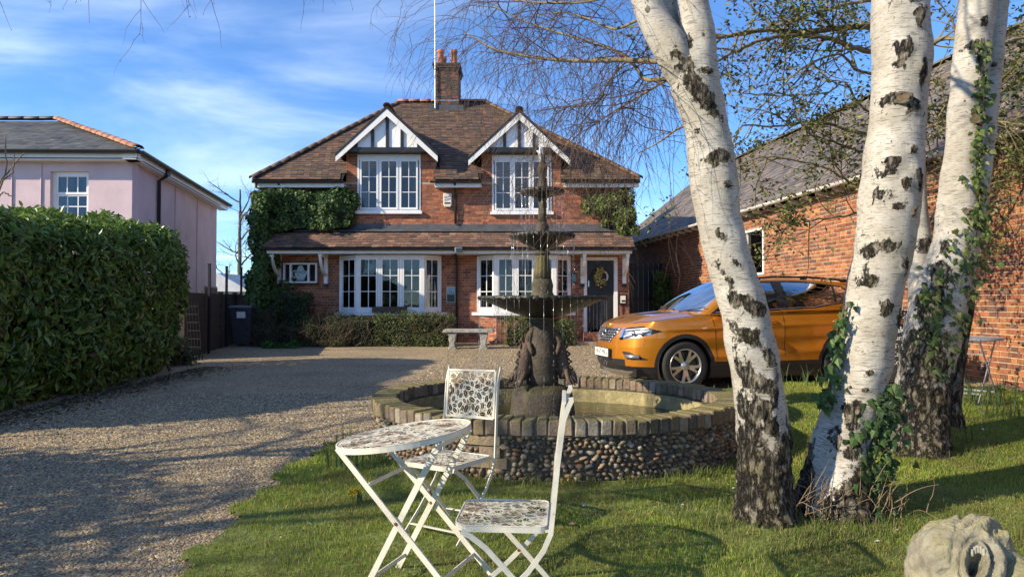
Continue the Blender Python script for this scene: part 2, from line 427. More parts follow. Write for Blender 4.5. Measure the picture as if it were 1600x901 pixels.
M_earth = mat('grass_and_earth', (0.055, 0.07, 0.025), 0.95, 0.35, 1.2, bump=0.2, bscale=8)
far = [40, 60, 100, 180, 350, 700, 1400]
xs = np.array(sorted([-f for f in far] + list(np.arange(-24, 24.1, 2)) + far))
ys = np.array([-700, -300, -100, -40, -20] + list(np.arange(-10, 40, 2)) + [50, 70, 110, 200, 400, 800, 1600.])
tag(grid_sheet('ground', xs, ys, -0.05, M_earth), 'grassy ground stretching away behind the houses')

# gravel: stones from a voronoi pattern, warm mixed tones
def gravel_material():
    m = bpy.data.materials.new('gravel'); m.use_nodes = True; t = m.node_tree; N = t.nodes; L = t.links; p = N['Principled BSDF']; p.inputs['Roughness'].default_value = 0.85
    p.inputs['Specular IOR Level'].default_value = 0.25
    g = N.new('ShaderNodeNewGeometry'); v = N.new('ShaderNodeTexVoronoi'); v.inputs['Scale'].default_value = 42; L.new(g.outputs['Position'], v.inputs['Vector'])
    ramp = N.new('ShaderNodeValToRGB'); e = ramp.color_ramp.elements; e[0].color = (0.14, 0.10, 0.062, 1); e[1].color = (0.47, 0.37, 0.22, 1)
    for pos, c in ((0.3, (0.27, 0.195, 0.11, 1)), (0.55, (0.37, 0.28, 0.165, 1)), (0.8, (0.29, 0.24, 0.18, 1))):
        q = e.new(pos); q.color = c
    sp = N.new('ShaderNodeSeparateColor'); L.new(v.outputs['Color'], sp.inputs[0]); L.new(sp.outputs[0], ramp.inputs[0])
    n = N.new('ShaderNodeTexNoise'); n.inputs['Scale'].default_value = 0.7; n.inputs['Detail'].default_value = 5; L.new(g.outputs['Position'], n.inputs['Vector'])
    mr = N.new('ShaderNodeMapRange'); mr.inputs['From Min'].default_value = 0.3; mr.inputs['From Max'].default_value = 0.7; mr.inputs['To Min'].default_value = 0.78; mr.inputs['To Max'].default_value = 1.2; L.new(n.outputs[0], mr.inputs[0])
    vm = N.new('ShaderNodeVectorMath'); vm.operation = 'SCALE'; L.new(ramp.outputs[0], vm.inputs[0]); L.new(mr.outputs[0], vm.inputs['Scale']); L.new(vm.outputs[0], p.inputs['Base Color'])
    b = N.new('ShaderNodeBump'); b.inputs['Strength'].default_value = 0.9; b.inputs['Distance'].default_value = 0.012; b.invert = True; L.new(v.outputs['Distance'], b.inputs['Height']); L.new(b.outputs[0], p.inputs['Normal'])
    return m
M_gravel = gravel_material()
tag(grid_sheet('driveway', np.arange(-12, 9.61, 0.2), np.arange(-6, 30.1, 0.2), 0.0, M_gravel), 'pale brown gravel drive in front of the brick house')
PC, PA, PB = (0.40, 6.55), 1.70, 1.56           # fountain pool centre and half axes (outer coping)

LAWN = [(-1.40, -6), (-1.56, 3.0), (-1.68, 3.9), (-1.74, 4.6), (-1.75, 5.2), (-1.70, 5.9), (-1.58, 6.4), (-1.28, 6.95), (0.4, 7.3), (1.4, 8.3), (2.3, 9.15), (5.6, 9.2), (6.1, 8.6), (6.05, 7.6), (6.3, 5), (8, -6)]
def in_poly(px, py, poly):
    px = np.asarray(px); r = np.zeros(px.shape, bool); n = len(poly)
    for i in range(n):
        (x0, y0), (x1, y1) = poly[i], poly[(i+1) % n]
        c = ((y0 > py) != (y1 > py)) & (px < (x1-x0)*(py-y0)/((y1-y0) if y1 != y0 else 1e-9)+x0); r ^= c
    return r
def in_pool(x, y, m=0.0): return ((x-PC[0])/(PA+m))**2 + ((y-PC[1])/(PB+m))**2 < 1
def on_lawn(x, y): return in_poly(x + 0.05*np.sin(y*7.3) + 0.04*np.sin(y*17.1+1), y, LAWN) & ~in_pool(x, y, -0.1)
def lawn_h(x, y):
    return G(x, y) + 0.014*(1+np.sin(x*2.1+0.7)*np.sin(y*1.7))+0.006
M_turf = mat('turf', (0.125, 0.155, 0.032), 0.95, 0.4, 5, bump=0.6, bscale=45, col2=(0.16, 0.14, 0.055), c2scale=2.6, c2lo=0.56, c2hi=0.78)
lawn = grid_sheet('lawn', np.arange(-1.8, 8.01, 0.07), np.arange(-6, 9.31, 0.07), 0.0, M_turf, keep=on_lawn, hfun=lawn_h)
tag(lawn, 'short green lawn around the fountain pool')
def scatter(n, x0, x1, y0, y1, keep, dens=None):
    x = rng.uniform(x0, x1, n); y = rng.uniform(y0, y1, n); k = keep(x, y)
    # only the wedge in front of the camera, with a margin
    k &= np.abs(x) < 0.80*y + 1.2
    if dens is not None: k &= rng.random(n) < dens(x, y)
    return x[k], y[k]
# grass blades
def vnoise(x, y, s, seed=0):
    xi = np.floor(x*s).astype(int); yi = np.floor(y*s).astype(int); fx = x*s-xi; fy = y*s-yi; fx = fx*fx*(3-2*fx); fy = fy*fy*(3-2*fy)
    def h(a, b): return (np.sin(a*127.1+b*311.7+seed*74.7)*43758.5453) % 1.0
    return (h(xi, yi)*(1-fx)+h(xi+1, yi)*fx)*(1-fy)+(h(xi, yi+1)*(1-fx)+h(xi+1, yi+1)*fx)*fy
def blades(name, x, y, hgt, wid, cols, zf, lean=0.5, kind='stuff', parent=None, material=None):
    n = len(x); a = rng.uniform(0, 2*PI, n); z = zf(x, y)
    base = np.stack([x, y, z], -1); side = np.stack([np.cos(a), np.sin(a), 0*a], -1)*wid[:, None]*0.5
    b = rng.uniform(0, 2*PI, n); ln = rng.random(n)*lean*hgt; le = np.stack([np.cos(b)*ln, np.sin(b)*ln, 0*b], -1); up = np.stack([0*a, 0*a, hgt], -1)
    V = np.stack([base-side, base+side, base+side*0.7+le*0.35+up*0.6, base-side*0.7+le*0.35+up*0.6, base+le+up], 1)
    Q = np.array([(0, 1, 2), (0, 2, 3), (3, 2, 4)]); F = (Q[None]+5*np.arange(n)[:, None, None]).reshape(-1, 3)
    return obj(name, V.reshape(-1, 3), F, material or M_grass, parent, col=np.repeat(cols, 5, axis=0), kind=kind)
def grass_density(x, y):
    f = 0.6*vnoise(x, y, 2.3, 3) + 0.4*vnoise(x, y, 6.1, 9)
    bare = sstep(0.55, 0.78, f)*0.6
    edge = ((x-PC[0])/(PA+0.35))**2 + ((y-PC[1])/(PB+0.35))**2 < 1
    return np.where(edge, 0.45, 1)*(1-bare)*np.clip(6.0/np.maximum(y, 2.0), 0.45, 1.0)
gx, gy = scatter(460000, -1.85, 6.4, 2.2, 9.2, lambda x, y: on_lawn(x, y) & ~in_pool(x, y, 0.02), grass_density)
gp = palette(len(gx), [(0.19, 0.28, 0.030), (0.15, 0.235, 0.028), (0.25, 0.33, 0.042), (0.28, 0.30, 0.055), (0.33, 0.28, 0.10)], 0.2)
gn = vnoise(gx, gy, 1.1, 5); gp *= (0.75+0.5*gn)[:, None]; gm = sstep(.5, .8, vnoise(gx, gy, 3.1, 8)); gp = gp*(1-gm[:, None]*.55)+np.array((.20, .175, .055))*gm[:, None]*.55
hh = rng.uniform(0.009, 0.030, len(gx))*(0.7+0.7*gn); ww = rng.uniform(0.0025, 0.005, len(gx))*np.clip(gy/4, 0.8, 1.8)
tag(blades('grass', gx, gy, hh, ww, gp, lawn_h, 0.9), 'short uneven grass blades over the whole lawn', 'grass')
# longer tufts at the foot of the pool wall and the trees
tx, ty = [], []
for k in range(150):
    a = rnd.uniform(PI*1.0, PI*2.05); r = rnd.uniform(1.0, 1.08); cx, cy = PC[0]+PA*r*math.cos(a), PC[1]+PB*r*math.sin(a)
    m = rnd.randint(8, 34); tx += [cx+rnd.gauss(0, .04) for _ in range(m)]; ty += [cy+rnd.gauss(0, .04) for _ in range(m)]
for k in range(130):
    cx, cy = rnd.choice([(1.6, 4.2), (2.2, 4.35), (3.4, 5.8), (1.9, 4.1)]); cx += rnd.gauss(0, .33); cy += rnd.gauss(-.05, .25)
    m = rnd.randint(6, 24); tx += [cx+rnd.gauss(0, .05) for _ in range(m)]; ty += [cy+rnd.gauss(0, .05) for _ in range(m)]
tx, ty = np.array(tx), np.array(ty); kk = ~in_pool(tx, ty, 0.0); tx, ty = tx[kk], ty[kk]
tag(blades('grass_tufts', tx, ty, rng.uniform(0.03, 0.095, len(tx)), rng.uniform(.003, .006, len(tx)), palette(len(tx), [(0.09, 0.14, 0.03), (0.12, 0.16, 0.04), (0.19, 0.17, 0.08)], 0.2), lawn_h, 0.8),
    'longer grass tufts at the foot of the pool wall and trunks', 'grass')
# loose gravel stones
def pebbles(name, x, y, size, cols, zf, material):
    n = len(x); oct_ = np.array([(1, 0, 0), (-1, 0, 0), (0, 1, 0), (0, -1, 0), (0, 0, 1), (0, 0, -1)], float)
    F = np.array([(0, 2, 4), (2, 1, 4), (1, 3, 4), (3, 0, 4)])
    s = size[:, None]*rng.uniform(0.6, 1.3, (n, 3)); s[:, 2] *= 0.6; a = rng.uniform(0, 2*PI, n); ca, sa = np.cos(a)[:, None], np.sin(a)[:, None]
    P = oct_[None]*s[:, None, :]; P = P + rng.normal(0, 0.12, P.shape)*size[:, None, None]
    X = P[..., 0]*ca-P[..., 1]*sa; Y = P[..., 0]*sa+P[..., 1]*ca
    V = np.stack([X+x[:, None], Y+y[:, None], P[..., 2]+zf(x, y)[:, None]+size[:, None]*0.12], -1)
    FF = (F[None]+6*np.arange(n)[:, None, None]).reshape(-1, 3)
    return obj(name, V.reshape(-1, 3), FF, material, col=np.repeat(cols, 6, axis=0), kind='stuff', smooth=True)
M_peb = mat('gravel_stone', (0.3, 0.24, 0.17), 0.8, 0.15, 60, attr=True, spec=0.3)
PEBC = [(0.37, 0.285, 0.16), (0.28, 0.20, 0.11), (0.45, 0.37, 0.24), (0.22, 0.185, 0.14), (0.33, 0.24, 0.13), (0.15, 0.12, 0.09)]
px_, py_ = scatter(260000, -6.5, -1.2, 2.6, 9.5, lambda x, y: ~in_poly(x, y, LAWN) & ~in_pool(x, y, 0.0), lambda x, y: np.clip(5.0/y, 0.3, 1))
tag(pebbles('gravel_stones', px_, py_, rng.uniform(0.005, 0.0125, len(px_))*np.clip(py_/4.5, 1, 1.7), palette(len(px_), PEBC, 0.16), G, M_peb), 'loose gravel stones covering the near drive', 'gravel')
px_, py_ = scatter(60000, -1.5, 8.5, 8.0, 18, lambda x, y: ~in_poly(x, y, LAWN) & ~in_pool(x, y, 0.0), lambda x, y: np.clip(9.0/y, 0.3, 1))
tag(pebbles('gravel_stones', px_, py_, rng.uniform(0.011, 0.022, len(px_)), palette(len(px_), PEBC, 0.16), G, M_peb), 'loose gravel stones between the pool and the house', 'gravel')

# ================================================================== BRICK HOUSE
Y0 = 19.0; HX0, HX1 = -6.75, 3.22; HB = 0.18
BRC = [(0.36, 0.125, 0.055), (0.30, 0.095, 0.045), (0.40, 0.15, 0.065), (0.26, 0.09, 0.05), (0.33, 0.12, 0.06), (0.21, 0.08, 0.05)]
house = thing('brick_house', 'red brick house with twin black and white gables and tiled roof', 'house', ((HX0+HX1)/2, Y0, HB))
DORM = [(-3.39, -4.57, -2.11, 6.66), (0.20, -0.84, 1.35, 6.56)]      # centre, wall left, wall right, apex height
WIN_UP = [(-4.26, -2.52, 3.85, 5.42), (-0.55, 1.09, 3.83, 5.40)]
BAYS = [(-4.68, -1.99, -4.14, -2.40), (-0.91, 1.56, -0.43, 1.14)]
BZ0, BZ1 = 1.08, 2.62; EZ = 4.66
DX0, DX1, DZ0, DZ1 = 2.06, 2.80, 0.62, 2.50
# mortar-coloured core walls (boxes with openings made from bands)
core = MB()
def wall_bands(b, x0, x1, z0, z1, y0, y1, holes):
    xs_ = sorted({x0, x1} | {h[0] for h in holes} | {h[1] for h in holes}); zs_ = sorted({z0, z1} | {h[2] for h in holes} | {h[3] for h in holes})
    for i in range(len(xs_)-1):
        for j in range(len(zs_)-1):
            cx, cz = (xs_[i]+xs_[i+1])/2, (zs_[j]+zs_[j+1])/2
            if x0 < cx < x1 and z0 < cz < z1 and not any(h[0] < cx < h[1] and h[2] < cz < h[3] for h in holes): b.lim(xs_[i], xs_[i+1], y0, y1, zs_[j], zs_[j+1])
holes_gf = [(b[0]+.04, b[1]-.04, BZ0, BZ1) for b in BAYS] + [(DX0-.02, DX1+.02, DZ0-.3, DZ1+.02)]
holes_up = list(WIN_UP)
wall_bands(core, HX0, HX1, HB-0.3, EZ, Y0, Y0+0.25, holes_gf+[(a, b, c, min(d, EZ)) for a, b, c, d in holes_up])
for (cx, a, b, ap), w in zip(DORM, WIN_UP):
    wall_bands(core, a, b, EZ, 5.46, Y0, Y0+0.25, [(w[0], w[1], EZ-.1, w[3])])
    for x in (a, b): core.lim(min(x, x+(0.2 if x == a else -0.2)), max(x, x+(0.2 if x == a else -0.2)), Y0+0.25, Y0+2.2, EZ, 5.44)
core.lim(HX0, HX0+.25, Y0+.25, 27, HB-.3, EZ); core.lim(HX1-.25, HX1, Y0+.25, 27, HB-.3, EZ); core.lim(HX0, HX1, 27, 27.25, HB-.3, EZ)
core.build('wall', M_mortar, house)
rects = brick_list(HX1-HX0, EZ-HB, [(h[0]-HX0, h[1]-HX0, h[2]-HB, h[3]-HB) for h in holes_gf+holes_up])
boxes_mesh('brickwork', rects, (HX0, Y0, HB), (1, 0, 0), (0, 0, 1), (0, -1, 0), 0.006, palette(len(rects), BRC, 0.13), M_brick, house)
for (cx, a, b, ap), w in zip(DORM, WIN_UP):
    rects = brick_list(b-a, 5.46-EZ, [(w[0]-a, w[1]-a, -1, w[3]-EZ)])
    boxes_mesh('dormer_brickwork', rects, (a, Y0, EZ), (1, 0, 0), (0, 0, 1), (0, -1, 0), 0.006, palette(len(rects), BRC, 0.13), M_brick, house)

# main hipped roof
TLC = [(0.125, 0.075, 0.05), (0.15, 0.085, 0.055), (0.10, 0.065, 0.05), (0.175, 0.10, 0.06), (0.12, 0.085, 0.06), (0.085, 0.06, 0.05)]
EY = 18.58; RY, RZ = 22.75, 7.96; RX0, RX1 = -3.72, -0.88; EL, ER = -7.02, 3.46; EB = 27.2
def under_dormer(c):
    for cx, a, b, ap in DORM:
        if a-.02 < c[0] < b+.02 and c[2] < ap - abs(c[0]-cx)*0.93 - 0.05 and c[1] < 22.5: return True
    return False
deck = MB()
deck.add([(EL, EY, EZ-.03), (ER, EY, EZ-.03), (RX1, RY, RZ-.05), (RX0, RY, RZ-.05), (EL, EB, EZ-.03), (ER, EB, EZ-.03)], [(0, 4, 3), (1, 2, 5), (4, 5, 2, 3)])
deck.build('roof_deck', M_dark, house)
Vt = tile_rows((EL, EY, EZ), (ER, EY, EZ), (RX0, RY, RZ), (RX1, RY, RZ), 0.112, 0.17, 0.018, keep=lambda c: not under_dormer(c))
tiles_mesh('roof_tiles', Vt, palette(len(Vt), TLC, 0.16), M_tile, house)
for (a, b, c, d) in (((EL, EB, EZ), (EL, EY, EZ), (RX0, RY, RZ), (RX0, RY, RZ)), ((ER, EY, EZ), (ER, EB, EZ), (RX1, RY, RZ), (RX1, RY, RZ))):
    Vt = tile_rows(a, b, c, d, 0.14, 0.2, 0.018); tiles_mesh('hip_roof_tiles', Vt, palette(len(Vt), TLC, 0.16), M_tile, house)
# solid under-roof in front (avoid light leaks between tiles)
def tri_plane(name, polys, m, parent):
    b = MB()
    for p in polys: b.add(p, [tuple(range(len(p)))])
    return b.build(name, m, parent)
sl = (RZ-EZ)/(RY-EY)
def rp(x, y, o=-0.012): return (x, y, EZ + (y-EY)*sl + o)
panels_ = []
xs_b = [EL, DORM[0][1], DORM[0][2], DORM[1][1], DORM[1][2], ER]
for i in (0, 2, 4):
    a, b = xs_b[i], xs_b[i+1]
    t = 20.2
    la = max(a, EL+(t-EY)*(RX0-EL)/(RY-EY)); lb = min(b, ER+(t-EY)*(RX1-ER)/(RY-EY))
    panels_.append([rp(a, EY), rp(b, EY), rp(lb, t), rp(la, t)])
t = 20.2
panels_.append([rp(EL+(t-EY)*(RX0-EL)/(RY-EY), t), rp(ER+(t-EY)*(RX1-ER)/(RY-EY), t), rp(RX1, RY), rp(RX0, RY)])
tri_plane('roof_underlay', panels_, M_dark, house)
# ridge tiles and hip tiles (each piece a part)
def half_round(name, p, q, n, r, m, parent, tilt=0.0):
    p, q = Vector(p), Vector(q); d = (q-p); L = d.length/n; d.normalize(); s = d.cross(Vector((0, 0, 1))).normalized(); u = s.cross(d)
    b = MB(); seg = 7; vs = []
    for y in (0, L*0.985):
        for rr in (r, r-0.014):
            for k in range(seg+1):
                a = PI*k/seg; vs.append(Vector((math.cos(a)*rr, y, math.sin(a)*rr*0.75)))
    m1 = seg+1; fs = []
    for k in range(seg): fs += [(k, k+1, 2*m1+k+1, 2*m1+k), (m1+k, 3*m1+k, 3*m1+k+1, m1+k+1), (k, m1+k, m1+k+1, k+1), (2*m1+k, 2*m1+k+1, 3*m1+k+1, 3*m1+k)]
    me = mesh_data(name, vs, fs, m, True)
    R = Matrix((s, d, u)).transposed().to_euler()
    for i in range(n): place(name, me, parent, p + d*(i*L) - u*(0.02+rnd.uniform(0, .006)), R)
half_round('ridge_tile', (RX0-.05, RY, RZ+.03), (RX1+.05, RY, RZ+.03), 8, 0.13, M_ridge, house)
M_hip = mat('hip_tile', (0.15, 0.09, 0.06), 0.8, 0.3, 9, rand=0.25, bump=0.2)
half_round('hip_tile', (EL-.02, EY-.02, EZ+.05), (RX0, RY, RZ+.04), 18, 0.10, M_hip, house)
half_round('hip_tile', (ER+.02, EY-.02, EZ+.05), (RX1, RY, RZ+.04), 19, 0.10, M_hip, house)
# eaves: fascia, soffit, gutter in the three stretches beside the dormers
def gutter(name, p, q, r, m, parent):
    b = MB(); p, q = Vector(p), Vector(q); d = (q-p).normalized(); s = d.cross(Vector((0, 0, 1))).normalized(); vs = []; k = 8
    for e in (p, q):
        for rr in (r, r-.006):
            for i in range(k+1):
                a = PI + PI*i/k; vs.append(e + s*math.cos(a)*rr + Vector((0, 0, 1))*math.sin(a)*rr)
    n = k+1; fs = []
    for i in range(k): fs += [(i, i+1, 2*n+i+1, 2*n+i), (n+i, n+i+1, 3*n+i+1, 3*n+i)]
    fs += [tuple(range(n)), tuple(range(2*n, 3*n)), (0, n, 3*n, 2*n), (k, n+k, 3*n+k, 2*n+k)]
    return b.add(vs, fs).build(name, m, parent)
for (a, b) in ((EL, DORM[0][1]+.03), (DORM[0][2]-.10, DORM[1][1]+.02), (DORM[1][2]-.03, ER)):
    f = MB().lim(a+.12, b-.02, EY+.10, EY+.125, EZ-.20, EZ-.055).build('fascia', M_white, house)
    MB().lim(a+.1, b, EY+.125, Y0-.002, EZ-.16, EZ-.13).build('soffit', M_white, house)
    gutter('gutter', (a, EY+.03, EZ-.04), (b, EY+.03, EZ-.04), 0.055, M_pipe, house)
MB().lim(EL+.02, EL+.05, EY+.1, 25, EZ-.2, EZ-.05).build('fascia', M_white, house)

# gabled dormers
for di, (cx, a, b, ap) in enumerate(DORM):
    hw = 1.36; pz = 0.93; gy0 = 18.62; ez = ap - hw*pz
    back = lambda z: EY + (z-EZ)/sl
    for sgn in (-1, 1):
        e0 = (cx+sgn*hw, gy0, ez); e1 = (cx+sgn*hw, back(ez)+.5, ez); t0 = (cx, gy0, ap); t1 = (cx, back(ap)+.6, ap)
        keep = lambda c: c[1] < back(c[2])+0.12
        Vt = tile_rows(*( (e0, e1, t0, t1) if sgn > 0 else (e1, e0, t1, t0)), 0.112, 0.17, 0.018, keep=keep)
        tiles_mesh('dormer_roof_tiles', Vt, palette(len(Vt), TLC, 0.16), M_tile, house)
        dk = MB(); dk.prism([(0, 0), (hw, -hw*pz), (hw, -hw*pz-.06), (0, -.07)], (cx, gy0+.02, ap-.012), (sgn, 0, 0), (0, 0, 1), (0, 3.6, 0)); dk.build('dormer_deck', M_black, house)
        # bargeboard: white board under a black verge
        bb = MB(); w = 0.15
        bb.prism([(0, -.085), (hw+.02, -(hw+.02)*pz-.085), (hw+.02, -(hw+.02)*pz-.085-w), (hw-.12, -(hw-.1)*pz-.085-w*.9), (0, -.085-w*1.32)], (cx, gy0+.012, ap), (sgn, 0, 0), (0, 0, 1), (0, -.03, 0)); bb.build('bargeboard', M_white, house)
        vb = MB(); vb.prism([(0, -.005), (hw+.03, -(hw+.03)*pz-.005), (hw+.03, -(hw+.03)*pz-.075), (0, -.082)], (cx, gy0+.006, ap), (sgn, 0, 0), (0, 0, 1), (0, -.032, 0)); vb.build('verge_board', M_black, house)
    half_round('ridge_tile', (cx, gy0-.02, ap+.04), (cx, back(ap)-.1, ap+.04), 5, 0.11, M_hip, house)
    # gable panel with studs
    zb = 5.55
    gpn = MB(); hw2 = (ap-zb)/pz - .1
    gpn.prism([(-hw2, 0), (hw2, 0), (0, hw2*pz)], (cx, Y0-.27, zb), (1, 0, 0), (0, 0, 1), (0, .45, 0)); gp_ = gpn.build('gable_panel', M_render, house)
    for sx in (-0.40, 0, 0.40):
        MB().lim(cx+sx-.042, cx+sx+.042, Y0-.305, Y0-.272, zb, ap-abs(sx)*pz-.24).build('timber_stud', M_black, gp_)
    for sx in (-.86, .86): MB().lim(cx+sx-.05, cx+sx+.05, Y0-.305, Y0-.272, zb-.02, zb+.14).build('timber_stud', M_black, gp_)
    MB().lim(cx-1.14, cx+1.14, Y0-.325, Y0-.01, zb-.12, zb).build('tie_beam', M_black, house)

# casement windows
def casement(parent, p0, ex, w, z0, z1, nx, nz, fr=0.05, bar=0.018, curtain=None):
    """one light: frame, glazing bars, panes. p0 = left foot, ex = unit vector along, outward = ex x z"""
    p0 = Vector(p0); ex = Vector(ex); n = ex.cross(Vector((0, 0, 1))).normalized(); ang = math.atan2(ex.y, ex.x)
    def bx(b, u0, u1, a0, a1, d0, d1):
        c = p0 + ex*((u0+u1)/2) + Vector((0, 0, (a0+a1)/2)) + n*((d0+d1)/2); b.box(c, (u1-u0, abs(d1-d0), a1-a0), ang)
    f = MB(); bx(f, 0, fr, z0, z1, 0, .045); bx(f, w-fr, w, z0, z1, 0, .045); bx(f, fr, w-fr, z0, z0+fr*1.1, 0, .043); bx(f, fr, w-fr, z1-fr, z1, 0, .043)
    iw, ih = w-2*fr, z1-z0-2.1*fr
    for i in range(1, nx): u = fr+iw*i/nx; bx(f, u-bar/2, u+bar/2, z0+fr, z1-fr, .008, .034)
    for j in range(1, nz): zz = z0+fr*1.1+ih*j/nz; bx(f, fr, w-fr, zz-bar/2, zz+bar/2, .008, .032)
    fo = f.build('casement', M_upvc, parent)
    me = None
    for i in range(nx):
        for j in range(nz):
            b = MB(); bx(b, fr+iw*i/nx, fr+iw*(i+1)/nx, z0+fr*1.1+ih*j/nz, z0+fr*1.1+ih*(j+1)/nz, .015+rnd.uniform(0, .003), .020); b.build('pane', M_glass, parent)
    if curtain:
        for (c0, c1) in curtain:
            b = MB(); m = 26; vs = []
            for i in range(m+1):
                u = fr + (w-2*fr)*(c0+(c1-c0)*i/m); d = -.10 + .018*math.sin(i*1.7+rnd.random())
                vs += [p0+ex*u+n*d+Vector((0, 0, z0+.02)), p0+ex*u+n*d+Vector((0, 0, z1-.02))]
            b.add(vs, [(2*i, 2*i+2, 2*i+3, 2*i+1) for i in range(m)]); b.build('curtain', M_curtain, parent)
for wi, (x0, x1, z0, z1) in enumerate(WIN_UP):
    fb = MB(); fb.lim(x0, x0+.05, Y0-.02, Y0+.08, z0, z1); fb.lim(x1-.05, x1, Y0-.02, Y0+.08, z0, z1); fb.lim(x0+.05, x1-.05, Y0-.018, Y0+.08, z1-.15, z1); fb.lim(x0+.05, x1-.05, Y0-.018, Y0+.08, z0, z0+.05)
    cw = (x1-x0-.1)/3
    for k in (1, 2): fb.lim(x0+.05+cw*k-.022, x0+.05+cw*k+.022, Y0-.016, Y0+.08, z0+.05, z1-.15)
    wo_ = fb.build('window', M_upvc, house)
    MB().lim(x0-.05, x1+.05, Y0-.10, Y0+.02, z0-.075, z0-.002).build('window_sill', M_upvc, wo_)
    for k in range(3):
        cur = {0: [(0, 1)] if wi == 1 else [(0, .45)], 1: [(0.55, 1)] if wi else [], 2: [(.5, 1)]}[k]
        casement(wo_, (x0+.05+cw*k+.024, Y0+.0, 0), (1, 0, 0), cw-.048, z0+.052, z1-.152, 2, 3, 0.045, curtain=cur)
    MB().lim(x0-.3, x1+.3, Y0+.9, Y0+.92, z0-.3, z1+.05).build('room_backing', M_dark, wo_)

# bay windows: canted sides, five lights, brick base
for bi, (x0, x1, f0, f1) in enumerate(BAYS):
    yf = 18.56
    pts_ = [(x0, Y0-.01), (f0, yf), (f1, yf), (x1, Y0-.01)]
    bayroot = None
    fr = MB()
    for (p, q) in zip(pts_[:-1], pts_[1:]):
        for z in (BZ0, BZ1-.09): fr.beam((p[0], p[1], z+.045), (q[0], q[1], z+.045), .09, .09)
    for p in pts_: fr.box((p[0], p[1], (BZ0+BZ1)/2), (.105, .105, BZ1-BZ0-.02))
    fw = (f1-f0)/3
    for k in (1, 2): fr.box((f0+fw*k, yf, (BZ0+BZ1)/2), (.075, .08, BZ1-BZ0-.1))
    bay = fr.build('bay_window', M_white, house)
    si = MB()
    si.prism([(x0-.20, Y0-.004), (x0-.02, Y0-.05-.02), (f0-.07, yf-.11), (f1+.07, yf-.11), (x1+.02, Y0-.07), (x1+.2, Y0-.004)], (0, 0, BZ0-.085), (1, 0, 0), (0, 1, 0), (0, 0, .08)); si.build('window_sill', M_white, bay)
    lights = [((x0, Y0-.01), (f0, yf), 2)] + [((f0+fw*k, yf), (f0+fw*(k+1), yf), 2) for k in range(3)] + [((f1, yf), (x1, Y0-.01), 2)]
    for li, (p, q, nx) in enumerate(lights):
        p, q = Vector((*p, 0)), Vector((*q, 0)); ex = (q-p).normalized(); L = (q-p).length; g = .055 if li in (0, 4) else .045
        cu = None
        if bi == 1 and li in (1,): cu = [(0, 1)]
        if bi == 1 and li == 4: cu = [(.3, 1)]
        casement(bay, p+ex*g, ex, L-2*g, BZ0+.09, BZ1-.09, nx, 3, 0.04, curtain=cu)
    bb = MB(); bb.prism([(x0+.02, Y0), (f0+.01, yf+.03), (f1-.01, yf+.03), (x1-.02, Y0)], (0, 0, HB-.2), (1, 0, 0), (0, 1, 0), (0, 0, BZ0-.085-HB+.2)); bb.build('bay_base', M_mortar, bay)
    for (p, q) in (((x0+.02, Y0), (f0+.01, yf+.03)), ((f0+.01, yf+.03), (f1-.01, yf+.03)), ((f1-.01, yf+.03), (x1-.02, Y0))):
        p, q = Vector((*p, HB)), Vector((*q, HB)); L = (q-p).length; ex = (q-p)/L; r_ = brick_list(L, BZ0-.085-HB)
        boxes_mesh('bay_brickwork', r_, p, ex, (0, 0, 1), ex.cross(Vector((0, 0, 1))), 0.006, palette(len(r_), BRC, 0.13), M_brick, bay)
    # room behind: dim walls, roller blind, a few pale shapes
    rm = MB(); rm.lim(x0-.6, x1+.6, Y0+3.4, Y0+3.45, .3, 3); rm.lim(x0-.6, x1+.6, Y0+.26, Y0+3.4, .3, .35); rm.lim(x0-.6, x1+.6, Y0+.26, Y0+3.4, 2.75, 2.8); rm.lim(x0-.65, x0-.6, Y0+.26, Y0+3.4, .35, 2.75); rm.lim(x1+.6, x1+.65, Y0+.26, Y0+3.4, .35, 2.75)
    rm.build('room_lining', mat('dim_room_%d' % bi, (0.10, 0.09, 0.075), 0.9, 0.3, 2), bay)
    bl = MB(); bl.lim(f0+.05, f1-.05, yf+.12, yf+.125, BZ1-.42, BZ1-.08); bl.build('roller_blind', M_curtain, bay)

# pent roof over the ground floor
PX0, PX1, PY, PZ = -6.55, 3.24, 18.16, 2.80; PTY, PTZ = 18.86, 3.28
Vt = tile_rows((PX0, PY, PZ), (PX1, PY, PZ), (PX0, PTY, PTZ), (PX1, PTY, PTZ), 0.125, 0.19, 0.02, ragged=0.006)
cl = [(0.15, 0.085, 0.06), (0.19, 0.10, 0.065), (0.21, 0.12, 0.08), (0.13, 0.085, 0.065), (0.24, 0.14, 0.095), (0.10, 0.07, 0.06)]
pent = MB(); pent.prism([(PY+.01, PZ-.014), (PTY+.2, PTZ+.12), (PTY+.13, PTZ-.3), (PY+.1, PZ-.06)], (PX0+.01, 0, 0), (0, 1, 0), (0, 0, 1), (PX1-PX0-.02, 0, 0)); pent_o = pent.build('pent_roof', M_dark, house)
order = np.argsort(-Vt[:, :, 2].mean(1)); near_, rest_ = np.arange(len(Vt))[:300], np.arange(len(Vt))[300:]
tmats = [mat('pent_tile_%d' % i, c, 0.8, 0.28, 15, bump=0.2, bscale=70, rand=0.2, col2=(0.17, 0.15, 0.08), c2scale=3, c2lo=.6, c2hi=.75) for i, c in enumerate(cl)]
tF = BOXF.copy()
for i in near_:
    q = Vt[i]; c = q.mean(0); me = mesh_data('roof_tile', q-c, tF, rnd.choice(tmats)); place('roof_tile', me, pent_o, c)
if len(rest_): tiles_mesh('upper_tiles', Vt[rest_], palette(len(rest_), cl, .16), M_tile, pent_o)
